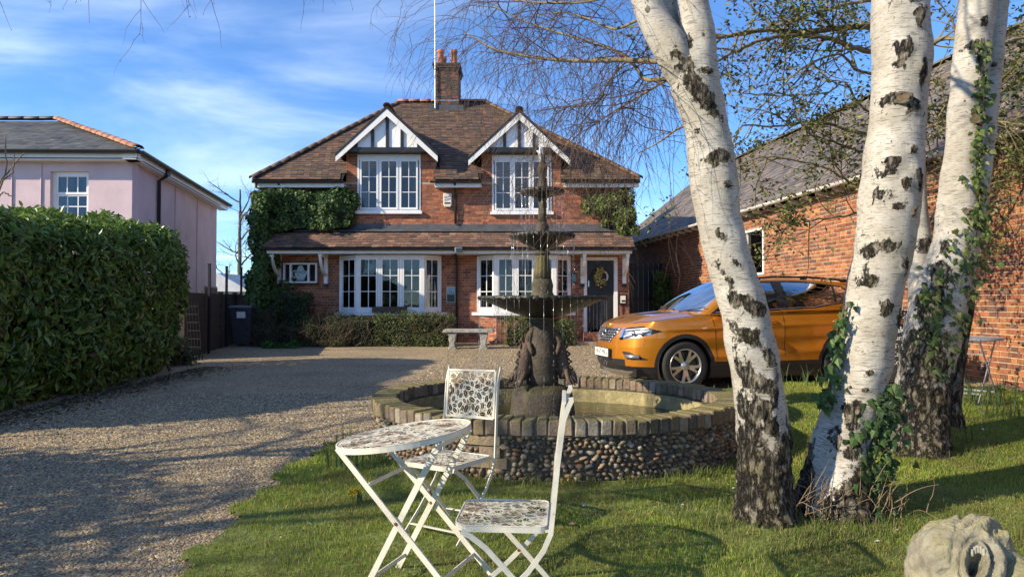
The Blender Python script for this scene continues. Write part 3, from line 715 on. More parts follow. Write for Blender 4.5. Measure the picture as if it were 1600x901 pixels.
fl = MB(); fl.add([(PX0+.6, Y0-.008, 3.49), (PX1-.02, Y0-.008, 3.49), (PX1-.02, 18.96, 3.38), (PX0+.6, 18.96, 3.38), (PX1-.02, 18.77, 3.265), (PX0+.6, 18.77, 3.265)], [(0, 1, 2, 3), (3, 2, 4, 5)])
fo = fl.build('lead_flashing', M_lead, house); sm = fo.modifiers.new('t', 'SOLIDIFY'); sm.thickness = .012; sm.offset = -1
MB().lim(PX0+.06, PX1-.06, PY+.11, PY+.14, PZ-.16, PZ-.03).build('fascia', M_white, house)
MB().lim(PX0+.06, PX1-.06, PY+.14, Y0-.005, PZ-.155, PZ-.13).build('soffit', M_white, house)
gutter('gutter', (PX0-.03, PY+.035, PZ-.03), (PX1+.05, PY+.035, PZ-.03), 0.055, M_pipe, house)
# painted timber brackets
def bracket(x):
    b = MB(); zt = PZ-.16
    b.lim(x-.05, x+.05, Y0-.085, Y0-.006, zt-.78, zt); br = b.build('roof_bracket', M_white, house)
    b = MB(); b.lim(x-.045, x+.045, PY+.16, Y0-.086, zt-.085, zt-.001); b.build('bracket_arm', M_white, br)
    b = MB(); pts = [(x, Y0-.07+(-.56)*math.sin(t*PI/2), zt-.55+.50*(1-math.cos(t*PI/2))**.8) for t in np.linspace(0, 1, 9)]
    b.strip(pts, .07, .06, (1, 0, 0)); b.build('bracket_brace', M_white, br)
    MB().lim(x-.055, x+.055, Y0-.095, Y0-.004, zt-.87, zt-.785).build('bracket_foot', M_black, br)
for x in (-6.38, -5.10, 1.93, 3.08): bracket(x)
# front door
df = MB(); df.lim(DX0-.09, DX0, Y0-.03, Y0+.1, DZ0-.08, DZ1+.09); df.lim(DX1, DX1+.10, Y0-.03, Y0+.1, DZ0-.08, DZ1+.09); df.lim(DX0, DX1, Y0-.028, Y0+.1, DZ1, DZ1+.088)
d_ = df.build('door_frame', M_white, house)
M_door = mat('black_door_paint', (0.016, 0.016, 0.017), 0.32, 0.15, 6)
dd = MB(); dd.lim(DX0, DX1, Y0+.05, Y0+.09, DZ0, DZ1); door = dd.build('front_door', M_door, house)
for (a, b, c, e) in ((.08, .34, .12, .80), (.40, .66, .12, .80), (.08, .34, .92, 1.05), (.40, .66, .92, 1.05)):
    MB().lim(DX0+a, DX0+b, Y0+.036, Y0+.0495, DZ0+c, DZ0+e).build('door_panel', M_door, door)
ar = MB(); ar.tube([(2.43+.28*math.cos(t), Y0+.045, 1.93+.35*math.sin(t)) for t in np.linspace(0, PI, 14)], .02, 6); ar.build('door_moulding', M_door, door)
MB().box((DX0+.05, Y0+.03, 1.86), (.03, .03, .16)).build('door_handle', mat('chrome', (0.6, 0.6, 0.6), .2, .05, 9, metal=1), door)
MB().lim(DX0-.12, DX1+.12, Y0-.5, Y0-.02, HB-.1, DZ0-.09).build('door_step', mat('brick_step', (0.26, 0.10, 0.06), .85, .3, 9, bump=.3), house)
MB().lim(DX0-.35, DX1+.25, Y0-1.0, Y0-.505, HB-.2, DZ0-.30).build('door_step', mat('stone_step', (0.30, 0.22, 0.16), .85, .3, 7, bump=.3), house)
# chimney
CX0, CX1, CYA, CYB = -2.50, -1.74, 22.25, 23.3; CZ0, CZ1 = 7.2, 8.86
chim = MB().lim(CX0, CX1, CYA, CYB, CZ0, CZ1).build('chimney', mat('dark_mortar', (.3, .25, .2), .9, .2, 9), house)
CHC = [(0.075, 0.05, 0.038), (0.10, 0.06, 0.042), (0.06, 0.045, 0.038), (0.16, 0.07, 0.045), (0.22, 0.08, 0.05)]
for (o, eu, L, en) in (((CX0, CYA, CZ0), (1, 0, 0), CX1-CX0, (0, -1, 0)), ((CX0, CYB, CZ0), (0, -1, 0), CYB-CYA, (-1, 0, 0)), ((CX1, CYA, CZ0), (0, 1, 0), CYB-CYA, (1, 0, 0))):
    r_ = brick_list(L, CZ1-CZ0); boxes_mesh('chimney_brickwork', r_, o, eu, (0, 0, 1), en, .006, palette(len(r_), CHC, .2), M_brick, chim)
for k, e in enumerate((.03, .055, .075)):
    MB().lim(CX0-e, CX1+e, CYA-e, CYB+e, CZ1+.002+k*.072, CZ1+.072+k*.072).build('chimney_cap_course', mat('cap_course_%d' % k, CHC[k], .85, .35, 14, bump=.3), chim)
for k, (x, y) in enumerate(((-2.34, 22.5), (-1.90, 22.5), (-2.30, 23.0), (-1.96, 23.05))):
    b = MB(); h = .52 if k < 2 else .46
    b.lathe([(.13, 0), (.125, .1), (.108, .12), (.100, h-.12), (.118, h-.1), (.12, h-.05), (.104, h-.04), (.112, h), (.08, h), (.075, .2)], 18, (x, y, CZ1+.22)); b.build('chimney_pot', M_pot, chim, True)
ap_ = MB(); ap_.lim(CX0-.16, CX1+.16, CYA-.03, CYA-.008, 7.42, 7.72); ap_.build('chimney_flashing', M_lead, chim)
MB().tube([(CX0+.02, CYA-.06, 7.6), (CX0+.0, CYA-.06, 12.5)], .022, 8).build('aerial_pole', M_zinc, chim)
MB().lim(CX0-.02, CX1+.02, CYA-.016, CYA-.007, 7.86, 7.885).build('chimney_strap', M_zinc, chim)
# downpipe, alarm box, floodlight, small frame, lantern, key box
dp = MB(); dp.tube([(-1.55, EY+.08, EZ-.08), (-1.55, Y0-.1, EZ-.35), (-1.55, Y0-.06, EZ-.5), (-1.55, Y0-.06, 3.50)], .035, 10); dp.build('downpipe', M_pipe, house, True)
dp = MB(); dp.tube([(-1.51, PY+.06, PZ-.08), (-1.51, Y0-.12, PZ-.25), (-1.51, Y0-.06, PZ-.36), (-1.51, Y0-.06, .3)], .036, 10); dp.build('downpipe', M_pipe, house, True)
M_cream = mat('cream_plastic', (0.66, 0.62, 0.50), .4, .06, 6); M_blue = mat('blue_print', (0.03, 0.09, 0.40), .5, .1, 9)
al = thing('alarm_box', 'cream alarm box with blue lettering under the middle eaves', 'alarm box', (-1.77, Y0-.01, 4.15))
b = MB(); b.prism([(-.115, .19), (.115, .19), (.115, -.13), (.08, -.19), (-.08, -.19), (-.115, -.13)], (-1.77, Y0-.012, 4.15), (1, 0, 0), (0, 0, 1), (0, -.08, 0)); bevel(b.build('casing', M_cream, al), .015)
text_obj('lettering', 'SAVE', (-1.77, Y0-.097, 4.235), (PI/2, -.25, 0), .082, M_blue, al); text_obj('lettering', 'ALARM', (-1.76, Y0-.097, 4.165), (PI/2, -.25, 0), .062, M_blue, al)
MB().lim(-1.85, -1.69, Y0-.096, Y0-.092, 4.045, 4.085).build('dark_band', M_black, al)
flo = thing('floodlight', 'small grey floodlight on the pent roof gutter over the downpipe', 'floodlight', (-1.4, PY-.02, PZ-.1))
bevel(MB().box((-1.40, PY-.06, PZ-.08), (.2, .09, .14)).build('lamp_housing', mat('grey_casting', (.22, .23, .23), .5, .1, 8), flo), .02)
MB().box((-1.40, PY-.107, PZ-.08), (.15, .006, .1)).build('lamp_glass', M_glass, flo); MB().box((-1.40, PY+.02, PZ-.08), (.03, .08, .03)).build('lamp_arm', M_black, flo)
pf = thing('notice_frame', 'small pale framed picture on the wall between the bay windows', 'notice', (-1.68, Y0-.01, 1.35))
MB().lim(-1.80, -1.555, Y0-.03, Y0-.008, 1.34, 1.78).build('frame', mat('pale_frame', (.5, .48, .4), .5, .1, 9), pf)
MB().lim(-1.78, -1.575, Y0-.034, Y0-.0305, 1.56, 1.76).build('picture_sky', mat('print_blue', (.30, .42, .50), .4, .2, 12), pf); MB().lim(-1.78, -1.575, Y0-.034, Y0-.0305, 1.36, 1.557).build('picture_ground', mat('print_dark', (.035, .05, .035), .4, .4, 12), pf)
for k in range(4): MB().lim(-1.76+.05*k, -1.745+.05*k, Y0-.037, Y0-.0345, 1.56, 1.60+.03*((k*7) % 4)).build('picture_mast', M_black, pf)
ln = thing('wall_lantern', 'small dark wall lantern left of the door bracket', 'lantern', (1.69, Y0-.01, 1.9))
MB().box((1.69, Y0-.02, 2.02), (.09, .025, .14)).build('back_plate', M_black, ln); MB().box((1.69, Y0-.09, 2.13), (.17, .15, .03)).build('lantern_top', M_black, ln); MB().box((1.69, Y0-.09, 2.01), (.12, .11, .2)).build('lantern_glass', M_glass, ln); MB().box((1.69, Y0-.09, 1.895), (.14, .13, .02)).build('lantern_base', M_black, ln)
kb = thing('entry_box', 'dark wall box with cream panel right of the front door', 'wall box', (3.03, Y0-.01, 1.3))
MB().lim(2.93, 3.15, Y0-.06, Y0-.008, 1.28, 1.58).build('box_back', M_black, kb); MB().lim(2.97, 3.11, Y0-.075, Y0-.062, 1.33, 1.53).build('box_panel', M_cream, kb); MB().lim(3.00, 3.10, Y0-.08, Y0-.0755, 1.36, 1.41).build('box_slot', M_black, kb); MB().lim(3.03, 3.05, Y0-.03, Y0-.008, .4, 1.28).build('conduit', M_black, kb)
# spring wreath on the door
wr = thing('door_wreath', 'spring wreath with yellow flowers hanging on the black door', 'wreath', (2.45, Y0-.03, 2.05))
b = MB(); m, n = 40, 8
for i in range(m):
    a = 2*PI*i/m; b_ = 2*PI*(i+1)/m
ringp = [(2.46+.16*math.cos(a), Y0-.03, 2.05+.16*math.sin(a)) for a in np.linspace(0, 2*PI, 37)]
b.tube(ringp, .03, 8, False); b.build('willow_ring', mat('bleached_willow', (.55, .48, .4), .8, .35, 60), wr, True)
P_ = []; 
for k in range(420):
    a = rnd.uniform(PI*.42, PI*1.72); r = rnd.gauss(.16, .045); P_.append((2.46+r*math.cos(a), Y0-.05-rnd.random()*.05, 2.05+r*math.sin(a)))
P_ = np.array(P_); leaf_mesh('foliage', P_, np.tile((0, -1, 0), (len(P_), 1)), .05, palette(len(P_), [(0.06, .10, .03), (.12, .15, .05), (.16, .18, .08)], .2), M_box, wr)
leaf_mesh('flowers', P_[:130]-np.array((0, .03, 0)), np.tile((0, -1, 0), (130, 1)), .045, palette(130, [(.60, .42, .02), (.7, .55, .12), (.6, .6, .4)], .1), M_box, wr, wide=.9)
# display cabinet with a teapot picture
cb = thing('display_cabinet', 'white framed wall cabinet showing a teapot picture beside the ivy', 'cabinet', (-5.8, Y0-.01, 1.85))
X0_, X1_, Z0_, Z1_ = -6.25, -5.33, 1.88, 2.42
b = MB(); b.lim(X0_, X1_, Y0-.05, Y0-.01, Z0_, Z1_); b.build('back_board', M_dark, cb)
b = MB(); b.lim(X0_, X0_+.045, Y0-.14, Y0-.05, Z0_, Z1_); b.lim(X1_-.045, X1_, Y0-.14, Y0-.05, Z0_, Z1_); b.lim(X0_+.045, X1_-.045, Y0-.14, Y0-.05, Z1_-.04, Z1_); b.lim(X0_+.045, X1_-.045, Y0-.14, Y0-.05, Z0_, Z0_+.04); b.build('frame', M_white, cb)
for x in (-6.05, -5.56): MB().lim(x-.025, x+.025, Y0-.145, Y0-.06, Z0_+.04, Z1_-.04).build('mullion', M_white, cb)
MB().lim(X0_-.04, X1_+.04, Y0-.17, Y0-.01, Z0_-.035, Z0_-.002).build('shelf', M_black, cb)
M_tp = mat('teapot_print', (.42, .46, .42), .6, .15, 20); M_tb = mat('teapot_print_band', (.20, .32, .42), .6, .15, 20)
tx_, tz_ = -5.80, 2.12
b = MB(); b.prism([(.16*math.cos(a), .15*math.sin(a)) for a in np.linspace(0, 2*PI, 24, endpoint=False)], (tx_, Y0-.052, tz_), (1, 0, 0), (0, 0, 1), (0, -.003, 0)); tp = b.build('teapot_body', M_tp, cb)
b = MB(); b.prism([(.09*math.cos(a), .11*math.sin(a)) for a in np.linspace(0, PI, 12)], (tx_, Y0-.0521, tz_+.13), (1, 0, 0), (0, 0, 1), (0, -.003, 0)); b.build('teapot_lid', M_tp, cb)
MB().lim(tx_-.15, tx_+.15, Y0-.059, Y0-.0555, tz_+.02, tz_+.09).build('teapot_band', M_tb, cb); MB().lim(tx_-.11, tx_+.11, Y0-.059, Y0-.0555, tz_-.17, tz_-.12).build('teapot_foot', M_tb, cb)
b = MB(); b.strip([(tx_-.14-.09*math.sin(t), Y0-.054, tz_+.1*math.cos(t)) for t in np.linspace(0, PI, 12)], .006, .03, (0, 1, 0)); b.build('teapot_handle', M_tp, cb)
b = MB(); b.prism([(.12, -.1), (.22, .1), (.19, .12), (.08, .0)], (tx_, Y0-.0522, tz_), (1, 0, 0), (0, 0, 1), (0, -.003, 0)); b.build('teapot_spout', M_tp, cb)
# timber window box on the left bay sill
wb = thing('window_box', 'rustic wooden planter box on the left bay window sill', 'planter', (-3.1, 18.4, BZ0-.01))
bevel(MB().lim(-3.72, -2.80, 18.36, 18.47, BZ0-.003, BZ0+.15).build('trough', M_wood, wb), .008)
MB().lim(-3.70, -2.82, 18.38, 18.45, BZ0+.151, BZ0+.156).build('potting_soil', M_soil, wb)
# ================================================================== PINK HOUSE
SLC = [(0.085, 0.085, 0.08), (0.10, 0.10, 0.092), (0.07, 0.07, 0.07), (0.12, 0.115, 0.10)]
pk = thing('pink_house', 'pale pink stuccoed house with grey slate roof behind the hedge', 'house', (-9, 16, 0.1))
c0 = Vector((-8.82, 16.0, 0)); sd_ = Vector((-0.188, 1, 0)); c1 = c0 + sd_*8.2; fr_ = Vector((-1, -0.02, 0)); c2 = c0 + fr_*9; c3 = c1 + fr_*9; PE = 4.79
wz0 = -0.1
# front wall with a window hole
wx1 = at(139, 300, 16.0).x; wx0 = at(80, 300, 16.0).x; wz1 = at(100, 268, 16).z; wzb = wz1-1.15
fx = [c2.x, wx0, wx1, c0.x]
b = MB()
def slab(b, xa, xb, za, zb):
    ya, yb = 16.0 + (c0.x-xa)*-0.02, 16.0 + (c0.x-xb)*-0.02
    b.add([(xa, ya, za), (xb, yb, za), (xb, yb, zb), (xa, ya, zb), (xa, ya+.25, za), (xb, yb+.25, za), (xb, yb+.25, zb), (xa, ya+.25, zb)], [(0,1,2,3), (4,7,6,5), (0,4,5,1), (3,2,6,7), (0,3,7,4), (1,5,6,2)])
slab(b, fx[0], fx[1], wz0, PE); slab(b, fx[1], fx[2], wz0, wzb); slab(b, fx[1], fx[2], wz1, PE); slab(b, fx[2], fx[3], wz0, PE)
b.build('front_wall', M_pink, pk)
b = MB(); b.add([c0+Vector((0, 0, wz0)), c1+Vector((0, 0, wz0)), c1+Vector((0, 0, PE)), c0+Vector((0, 0, PE)), c0+Vector((-.25, .0, wz0)), c1+Vector((-.25, 0, wz0)), c1+Vector((-.25, 0, PE)), c0+Vector((-.25, 0, PE))], [(0,1,2,3), (4,7,6,5), (3,2,6,7), (1,5,6,2), (0,3,7,4)])
b.build('side_wall', M_pink, pk)
b = MB(); b.add([c1+Vector((0, 0, wz0)), c3+Vector((0, 0, wz0)), c3+Vector((0, 0, PE)), c1+Vector((0, 0, PE))], [(0,1,2,3)]); b.add([c2+Vector((0, 0, wz0)), c3+Vector((0, 0, wz0)), c3+Vector((0, 0, PE)), c2+Vector((0, 0, PE))], [(0,1,2,3)]); b.build('rear_wall', M_pink, pk)
# brick lower part near the rear corner, plaster joint ribs
ex = sd_.normalized(); pA = c0 + sd_*6.6; L_ = (c1-pA).length
b = MB(); b.beam(pA+Vector((.02, 0, .95)), c1+Vector((.02, 0, .95)), .03, 1.9); b.build('plinth', M_mortar, pk)
r_ = brick_list(L_, 1.85); boxes_mesh('plinth_brickwork', r_, pA+Vector((.04, 0, .05)), ex, (0, 0, 1), (1, .188, 0), .012, palette(len(r_), [(0.12, .06, .045), (.09, .05, .04), (.15, .07, .05)], .15), M_brick, pk)
for f in (3.3, 5.6): 
    p = c0 + sd_*f; MB().beam(p+Vector((.0, 0, .2)), p+Vector((.0, 0, PE-.2)), .05, .012, (0, 1, 0)).build('wall_joint', M_pink, pk)
for u in (17, 62):
    x = at(u, 300, 15.9).x; y = 16.0+(c0.x-x)*-.02
    MB().tube([(x, y-.015, 1), (x, y-.015, 4.4), (x+.0, y-.015, 4.55)], .014, 6).build('wall_cable', M_pink, pk)
# roof
o_ = 0.32
e0 = c0+Vector((o_, -o_, 0)); e1 = c1+Vector((o_, o_, 0)); e2 = c2+Vector((-o_, -o_, 0)); e3 = c3+Vector((-o_, o_, 0)); rz_ = PE+1.87
ry_ = 20.1; r0 = Vector((-13.3, ry_, rz_)); r1 = Vector((-16.0, ry_, rz_))
zz = Vector((0, 0, PE+.02))
for (a, b_, c, d) in ((e2, e0, r1, r0), (e0, e1, r0, r0), (e1, e3, r0, r1)):
    Vt = tile_rows(a+zz, b_+zz, c, d, 0.19, 0.26, 0.009, ragged=.003); tiles_mesh('roof_slates', Vt, palette(len(Vt), SLC, .14), M_slate, pk)
tri_plane('roof_deck', [[tuple(e2+zz-Vector((0, 0, .03))), tuple(e0+zz-Vector((0, 0, .03))), tuple(r0-Vector((0, 0, .03))), tuple(r1-Vector((0, 0, .03)))], [tuple(e0+zz-Vector((0, 0, .03))), tuple(e1+zz-Vector((0, 0, .03))), tuple(r0-Vector((0, 0, .03)))], [tuple(e1+zz-Vector((0, 0, .03))), tuple(e3+zz-Vector((0, 0, .03))), tuple(r1-Vector((0, 0, .03))), tuple(r0-Vector((0, 0, .03)))]], M_dark, pk)
half_round('hip_tile', e0+zz+Vector((0, 0, .06)), r0+Vector((0, 0, .06)), 15, .12, M_ridge, pk)
half_round('ridge_tile', r0+Vector((0, 0, .05)), r1+Vector((0, 0, .05)), 6, .12, mat('dark_ridge', (.10, .09, .085), .7, .2, 8, rand=.2), pk)
for (a, b_) in ((e2, e0), (e0, e1)):
    d = (b_-a).normalized(); inn = Vector((-d.y, d.x, 0))
    a2, b2 = a + inn*.06, b_ + inn*.06
    MB().beam(a2+Vector((0, 0, PE-.085)), b2+Vector((0, 0, PE-.085)), .03, .12).build('fascia', M_white, pk)
    MB().beam(a+inn*.2+Vector((0, 0, PE-.18)), b_+inn*.2+Vector((0, 0, PE-.18)), .28, .02).build('soffit', M_white, pk)
    gutter('gutter', a-inn*.03+Vector((0, 0, PE+.015)), b_-inn*.03+Vector((0, 0, PE+.015)), .075, M_pipe, pk)
p = c0 + sd_*1.75
MB().tube([p+Vector((.3, 0, PE-.02)), p+Vector((.25, 0, PE-.2)), p+Vector((.06, 0, PE-.32)), p+Vector((.06, 0, .1))], .045, 10).build('downpipe', M_pipe, pk, True)
MB().box(p+Vector((.24, 0, PE-.12)), (.14, .16, .14)).build('hopper', M_pipe, pk)
# sash window
yw = 16.06; b = MB(); xm = (wx0+wx1)/2
b.lim(wx0, wx0+.07, yw, yw+.12, wzb, wz1); b.lim(wx1-.07, wx1, yw, yw+.12, wzb, wz1); b.lim(wx0+.07, wx1-.07, yw, yw+.12, wz1-.07, wz1); b.lim(wx0+.07, wx1-.07, yw-.02, yw+.12, wzb, wzb+.07)
wn = b.build('window', M_upvc, pk)
hm = (wz1+wzb)/2
for (za, zb, yo) in ((wz1-.07-.45, wz1-.07, .02), (wzb+.07, wz1-.07-.45, .04)):
    b = MB(); w = wx1-wx0-.14; xa = wx0+.07
    b.lim(xa, xa+w, yw+yo, yw+yo+.04, za, za+.05); b.lim(xa, xa+w, yw+yo, yw+yo+.04, zb-.04, zb); b.lim(xa, xa+.04, yw+yo+.001, yw+yo+.04, za, zb); b.lim(xa+w-.04, xa+w, yw+yo+.001, yw+yo+.04, za, zb)
    for k in (1, 2): b.lim(xa+w*k/3-.012, xa+w*k/3+.012, yw+yo+.005, yw+yo+.035, za, zb)
    if yo > .03: b.lim(xa, xa+w, yw+yo+.006, yw+yo+.034, (za+zb)/2-.012, (za+zb)/2+.012)
    sa = b.build('sash', M_upvc, wn)
    for k in range(3): MB().lim(xa+w*k/3+.005, xa+w*(k+1)/3-.005, yw+yo+.015, yw+yo+.02, za+.02, zb-.02).build('pane', M_glass, wn)
MB().lim(wx0-.3, wx1+.3, yw+.7, yw+.72, wzb-.2, wz1+.2).build('room_backing', M_dark, wn)
b = MB(); vs = []
for i in range(31):
    x = wx0 + (wx1-wx0)*i/30; vs += [(x, yw+.22+.02*math.sin(i*1.9), wzb), (x, yw+.22+.02*math.sin(i*1.9), wz1)]
b.add(vs, [(2*i, 2*i+2, 2*i+3, 2*i+1) for i in range(30) if not 10 < i < 19]); b.build('curtain', mat('grey_curtain', (.25, .27, .25), .9, .2, 20), wn)

# ================================================================== LONG BRICK BUILDING ON THE RIGHT
bd = thing('brick_outbuilding', 'long red brick building with slate roof along the right side', 'building', (7.5, 12, 0.2))
WD = Vector((-0.12, 1, 0)).normalized(); W0 = Vector((8.34+.12*-3, -3, 0)); WL = 31.5; WN = Vector((-WD.y, WD.x, 0)); WZ0, WZ1 = 0.10, 3.44
def wp(s, z, n=0.0): return W0 + WD*s + WN*n + Vector((0, 0, z))
def s_at(u):       # distance along the wall that shows at photo column u
    k = (u-800)/FPX; t = (8.34)/(k+.12); return (t+3)/WD.y
ws0, ws1 = s_at(1212)-0.95, s_at(1212)            # window beside the first birch
wzA, wzB = 1.98, 3.06
b = MB()
def wslab(b, s0, s1, z0, z1, n0=-.25, n1=0.0):
    b.add([wp(s, z, n) for n in (n0, n1) for s, z in ((s0, z0), (s1, z0), (s1, z1), (s0, z1))], [(0,1,2,3), (4,7,6,5), (0,4,5,1), (3,2,6,7), (0,3,7,4), (1,5,6,2)])
a_, b__ = ws0-1.6+1.6, ws1
wslab(b, 0, a_, WZ0-.3, WZ1); wslab(b, b__, WL, WZ0-.3, WZ1); wslab(b, a_, b__, WZ0-.3, wzA); wslab(b, a_, b__, wzB, WZ1)
wslab(b, WL-.2, WL, WZ0-.3, WZ1, -7, -.25); wslab(b, 0, .2, WZ0-.3, WZ1, -7, -.25); wslab(b, 0, WL, WZ0-.3, WZ1, -7.2, -7)
b.build('wall', M_mortar2, bd)
RBC = [(0.30, 0.11, 0.048), (0.25, 0.085, 0.04), (0.36, 0.145, 0.056), (0.20, 0.078, 0.044), (0.32, 0.135, 0.05), (0.14, 0.072, 0.052), (0.28, 0.10, 0.043)]
rects = [r for r in brick_list(WL, WZ1-WZ0, [(ws0, ws1, wzA-WZ0, wzB-WZ0)], joint=.012)]
R_ = np.array(rects); smid = (R_[:, 0]+R_[:, 1])/2
# the 300 that show largest: nearest stretch right of the third birch and in the clear
depth_ = (W0.y + WD.y*smid); x_ = W0.x + WD.x*smid; u_ = 800 + FPX*x_/depth_
vis = (u_ < 1625) & (u_ > 1500); idx = np.where(vis)[0]; idx = idx[np.argsort(depth_[idx] + 0.0*idx)]; near_i = set(idx[:300].tolist())
bmats = [mat('wall_brick_%d' % i, c, .85, .28, 14, bump=.3, bscale=90, rand=.18, col2=(c[0]*.55, c[1]*.6, c[2]*.7), c2scale=6, c2lo=.55, c2hi=.75) for i, c in enumerate(RBC)]
brick_objects('brick', [rects[i] for i in near_i], W0+Vector((0, 0, WZ0)), WD, (0, 0, 1), WN, .009, bmats, bd)
rr_ = [r for i, r in enumerate(rects) if i not in near_i]
boxes_mesh('brickwork', rr_, W0+Vector((0, 0, WZ0)), WD, (0, 0, 1), WN, .007, palette(len(rr_), RBC, .13), M_brick, bd)
# window
b = MB(); wslab(b, ws0, ws1, wzB-.05, wzB, -.12, .03); wslab(b, ws0, ws1, wzA, wzA+.05, -.12, .03); wslab(b, ws0, ws0+.05, wzA+.05, wzB-.05, -.12, .028); wslab(b, ws1-.05, ws1, wzA+.05, wzB-.05, -.12, .028)
wn = b.build('window', M_white, bd)
b = MB(); wslab(b, ws0+.05, ws1-.05, wzA+.05, wzB-.05, -.05, -.045); b.build('pane', M_glass, wn)
b = MB(); wslab(b, ws0-.2, ws1+.2, wzA-.2, wzB+.2, -1.0, -.95); b.build('room_backing', mat('grey_room', (.13, .14, .15), .9, .3, 2), wn)
b = MB(); b.lathe([(.06, 0), (.09, .05), (.05, .12), (.04, .2), (.1, .26), (.1, .3)], 16, wp((ws0+ws1)/2-.1, wzA+.05, -.2)); b.build('white_lamp', M_white, wn, True)
# roof: slates, gutter, ridge
ov = .24; s0_, s1_ = -.3, WL+.35
def rpnt(s, n, z): return wp(s, z, n)
RW, RZ2 = 3.73, 6.63
Vt = tile_rows(rpnt(s1_, ov, 3.50), rpnt(s0_, ov, 3.50), rpnt(s1_, -RW, RZ2), rpnt(s0_, -RW, RZ2), 0.2, 0.27, 0.010, ragged=.004)
RSC = [(0.15, 0.125, 0.105), (0.125, 0.105, 0.09), (0.18, 0.15, 0.12), (0.165, 0.12, 0.09), (0.10, 0.09, 0.08)]
tiles_mesh('roof_slates', Vt, palette(len(Vt), RSC, .15), M_slate, bd)
tri_plane('roof_deck', [[rpnt(s1_, ov, 3.48), rpnt(s0_, ov, 3.48), rpnt(s0_, -RW, RZ2-.02), rpnt(s1_, -RW, RZ2-.02)], [rpnt(s1_, -RW, RZ2-.02), rpnt(s0_, -RW, RZ2-.02), rpnt(s0_, -7.4, 3.4), rpnt(s1_, -7.4, 3.4)],
    [rpnt(WL, 0, 3.4), rpnt(WL, -RW, RZ2-.06), rpnt(WL, -7.1, 3.4)], [rpnt(0, 0, 3.4), rpnt(0, -RW, RZ2-.06), rpnt(0, -7.1, 3.4)]], M_dark, bd)
half_round('ridge_tile', rpnt(s1_, -RW, RZ2+.04), rpnt(s0_+6, -RW, RZ2+.04), 56, .12, mat('grey_ridge', (.12, .105, .095), .75, .25, 8, rand=.2), bd)
M_gut = mat('white_gutter', (.62, .60, .55), .5, .15, 5); sm_ = s_at(1062)
gutter('gutter', rpnt(sm_, ov+.04, 3.50), rpnt(0, ov+.04, 3.50), .062, M_gut, bd); gutter('gutter', rpnt(WL+.2, ov+.04, 3.50), rpnt(sm_, ov+.04, 3.50), .062, M_pipe, bd)
for k in range(60):
    s = .4 + k*.53
    if s < WL: b = MB(); b.beam(rpnt(s, .0, 3.40), rpnt(s, ov-.02, 3.44), .05, .07); b.build('rafter_end', M_white, bd)
# black doors and the arrow board at the far end
sA, sB = s_at(1020), s_at(1001)
b = MB(); wslab(b, sA, sA+2.2, .1, 2.55, .012, .05); b.build('wall_door', M_black, bd)
bx_ = thing('arrow_board', 'black board with a white arrow on the brick wall behind the car', 'sign', tuple(wp(s_at(1045), .3, .1)))
s0, s1 = s_at(1045), s_at(1017)
b = MB(); wslab(b, s0, s1, .2, 1.92, .012, .10); b.build('board', M_black, bx_)
sc_, zc_ = (s0+s1)/2+.1, 1.28; w = (s1-s0)*.36
arrow = [(-1, 0.0), (-.55, -.18), (-.55, -.08), (1.0, .06), (1.0, .26), (-.55, .10), (-.55, .20)]
b = MB(); b.prism([(-p*w, q) for p, q in arrow], wp(sc_, zc_, .102), WD, (0, 0, 1), WN*.006); b.build('arrow', M_white, bx_)
gt = thing('side_gate', 'tall black boarded gate between the house and the outbuilding', 'gate', (4.0, 22.6, .25))
b = MB()
gw = 5.45-3.3; nb = 13
for k in range(nb):
    xx = 3.3+gw*k/nb; bb_ = MB().lim(xx+.004, xx+gw/nb-.004, 22.6, 22.63+.004*(k % 2), .3, 2.62); bb_.build('gate_board', M_black, gt)
for z in (.5, 1.4, 2.4): MB().lim(3.28, 5.45, 22.63+.006, 22.69, z, z+.12).build('gate_rail', M_black, gt)
MB().box((3.62, 22.59, 1.62), (.12, .02, .09)).build('gate_plate', M_cream, gt)

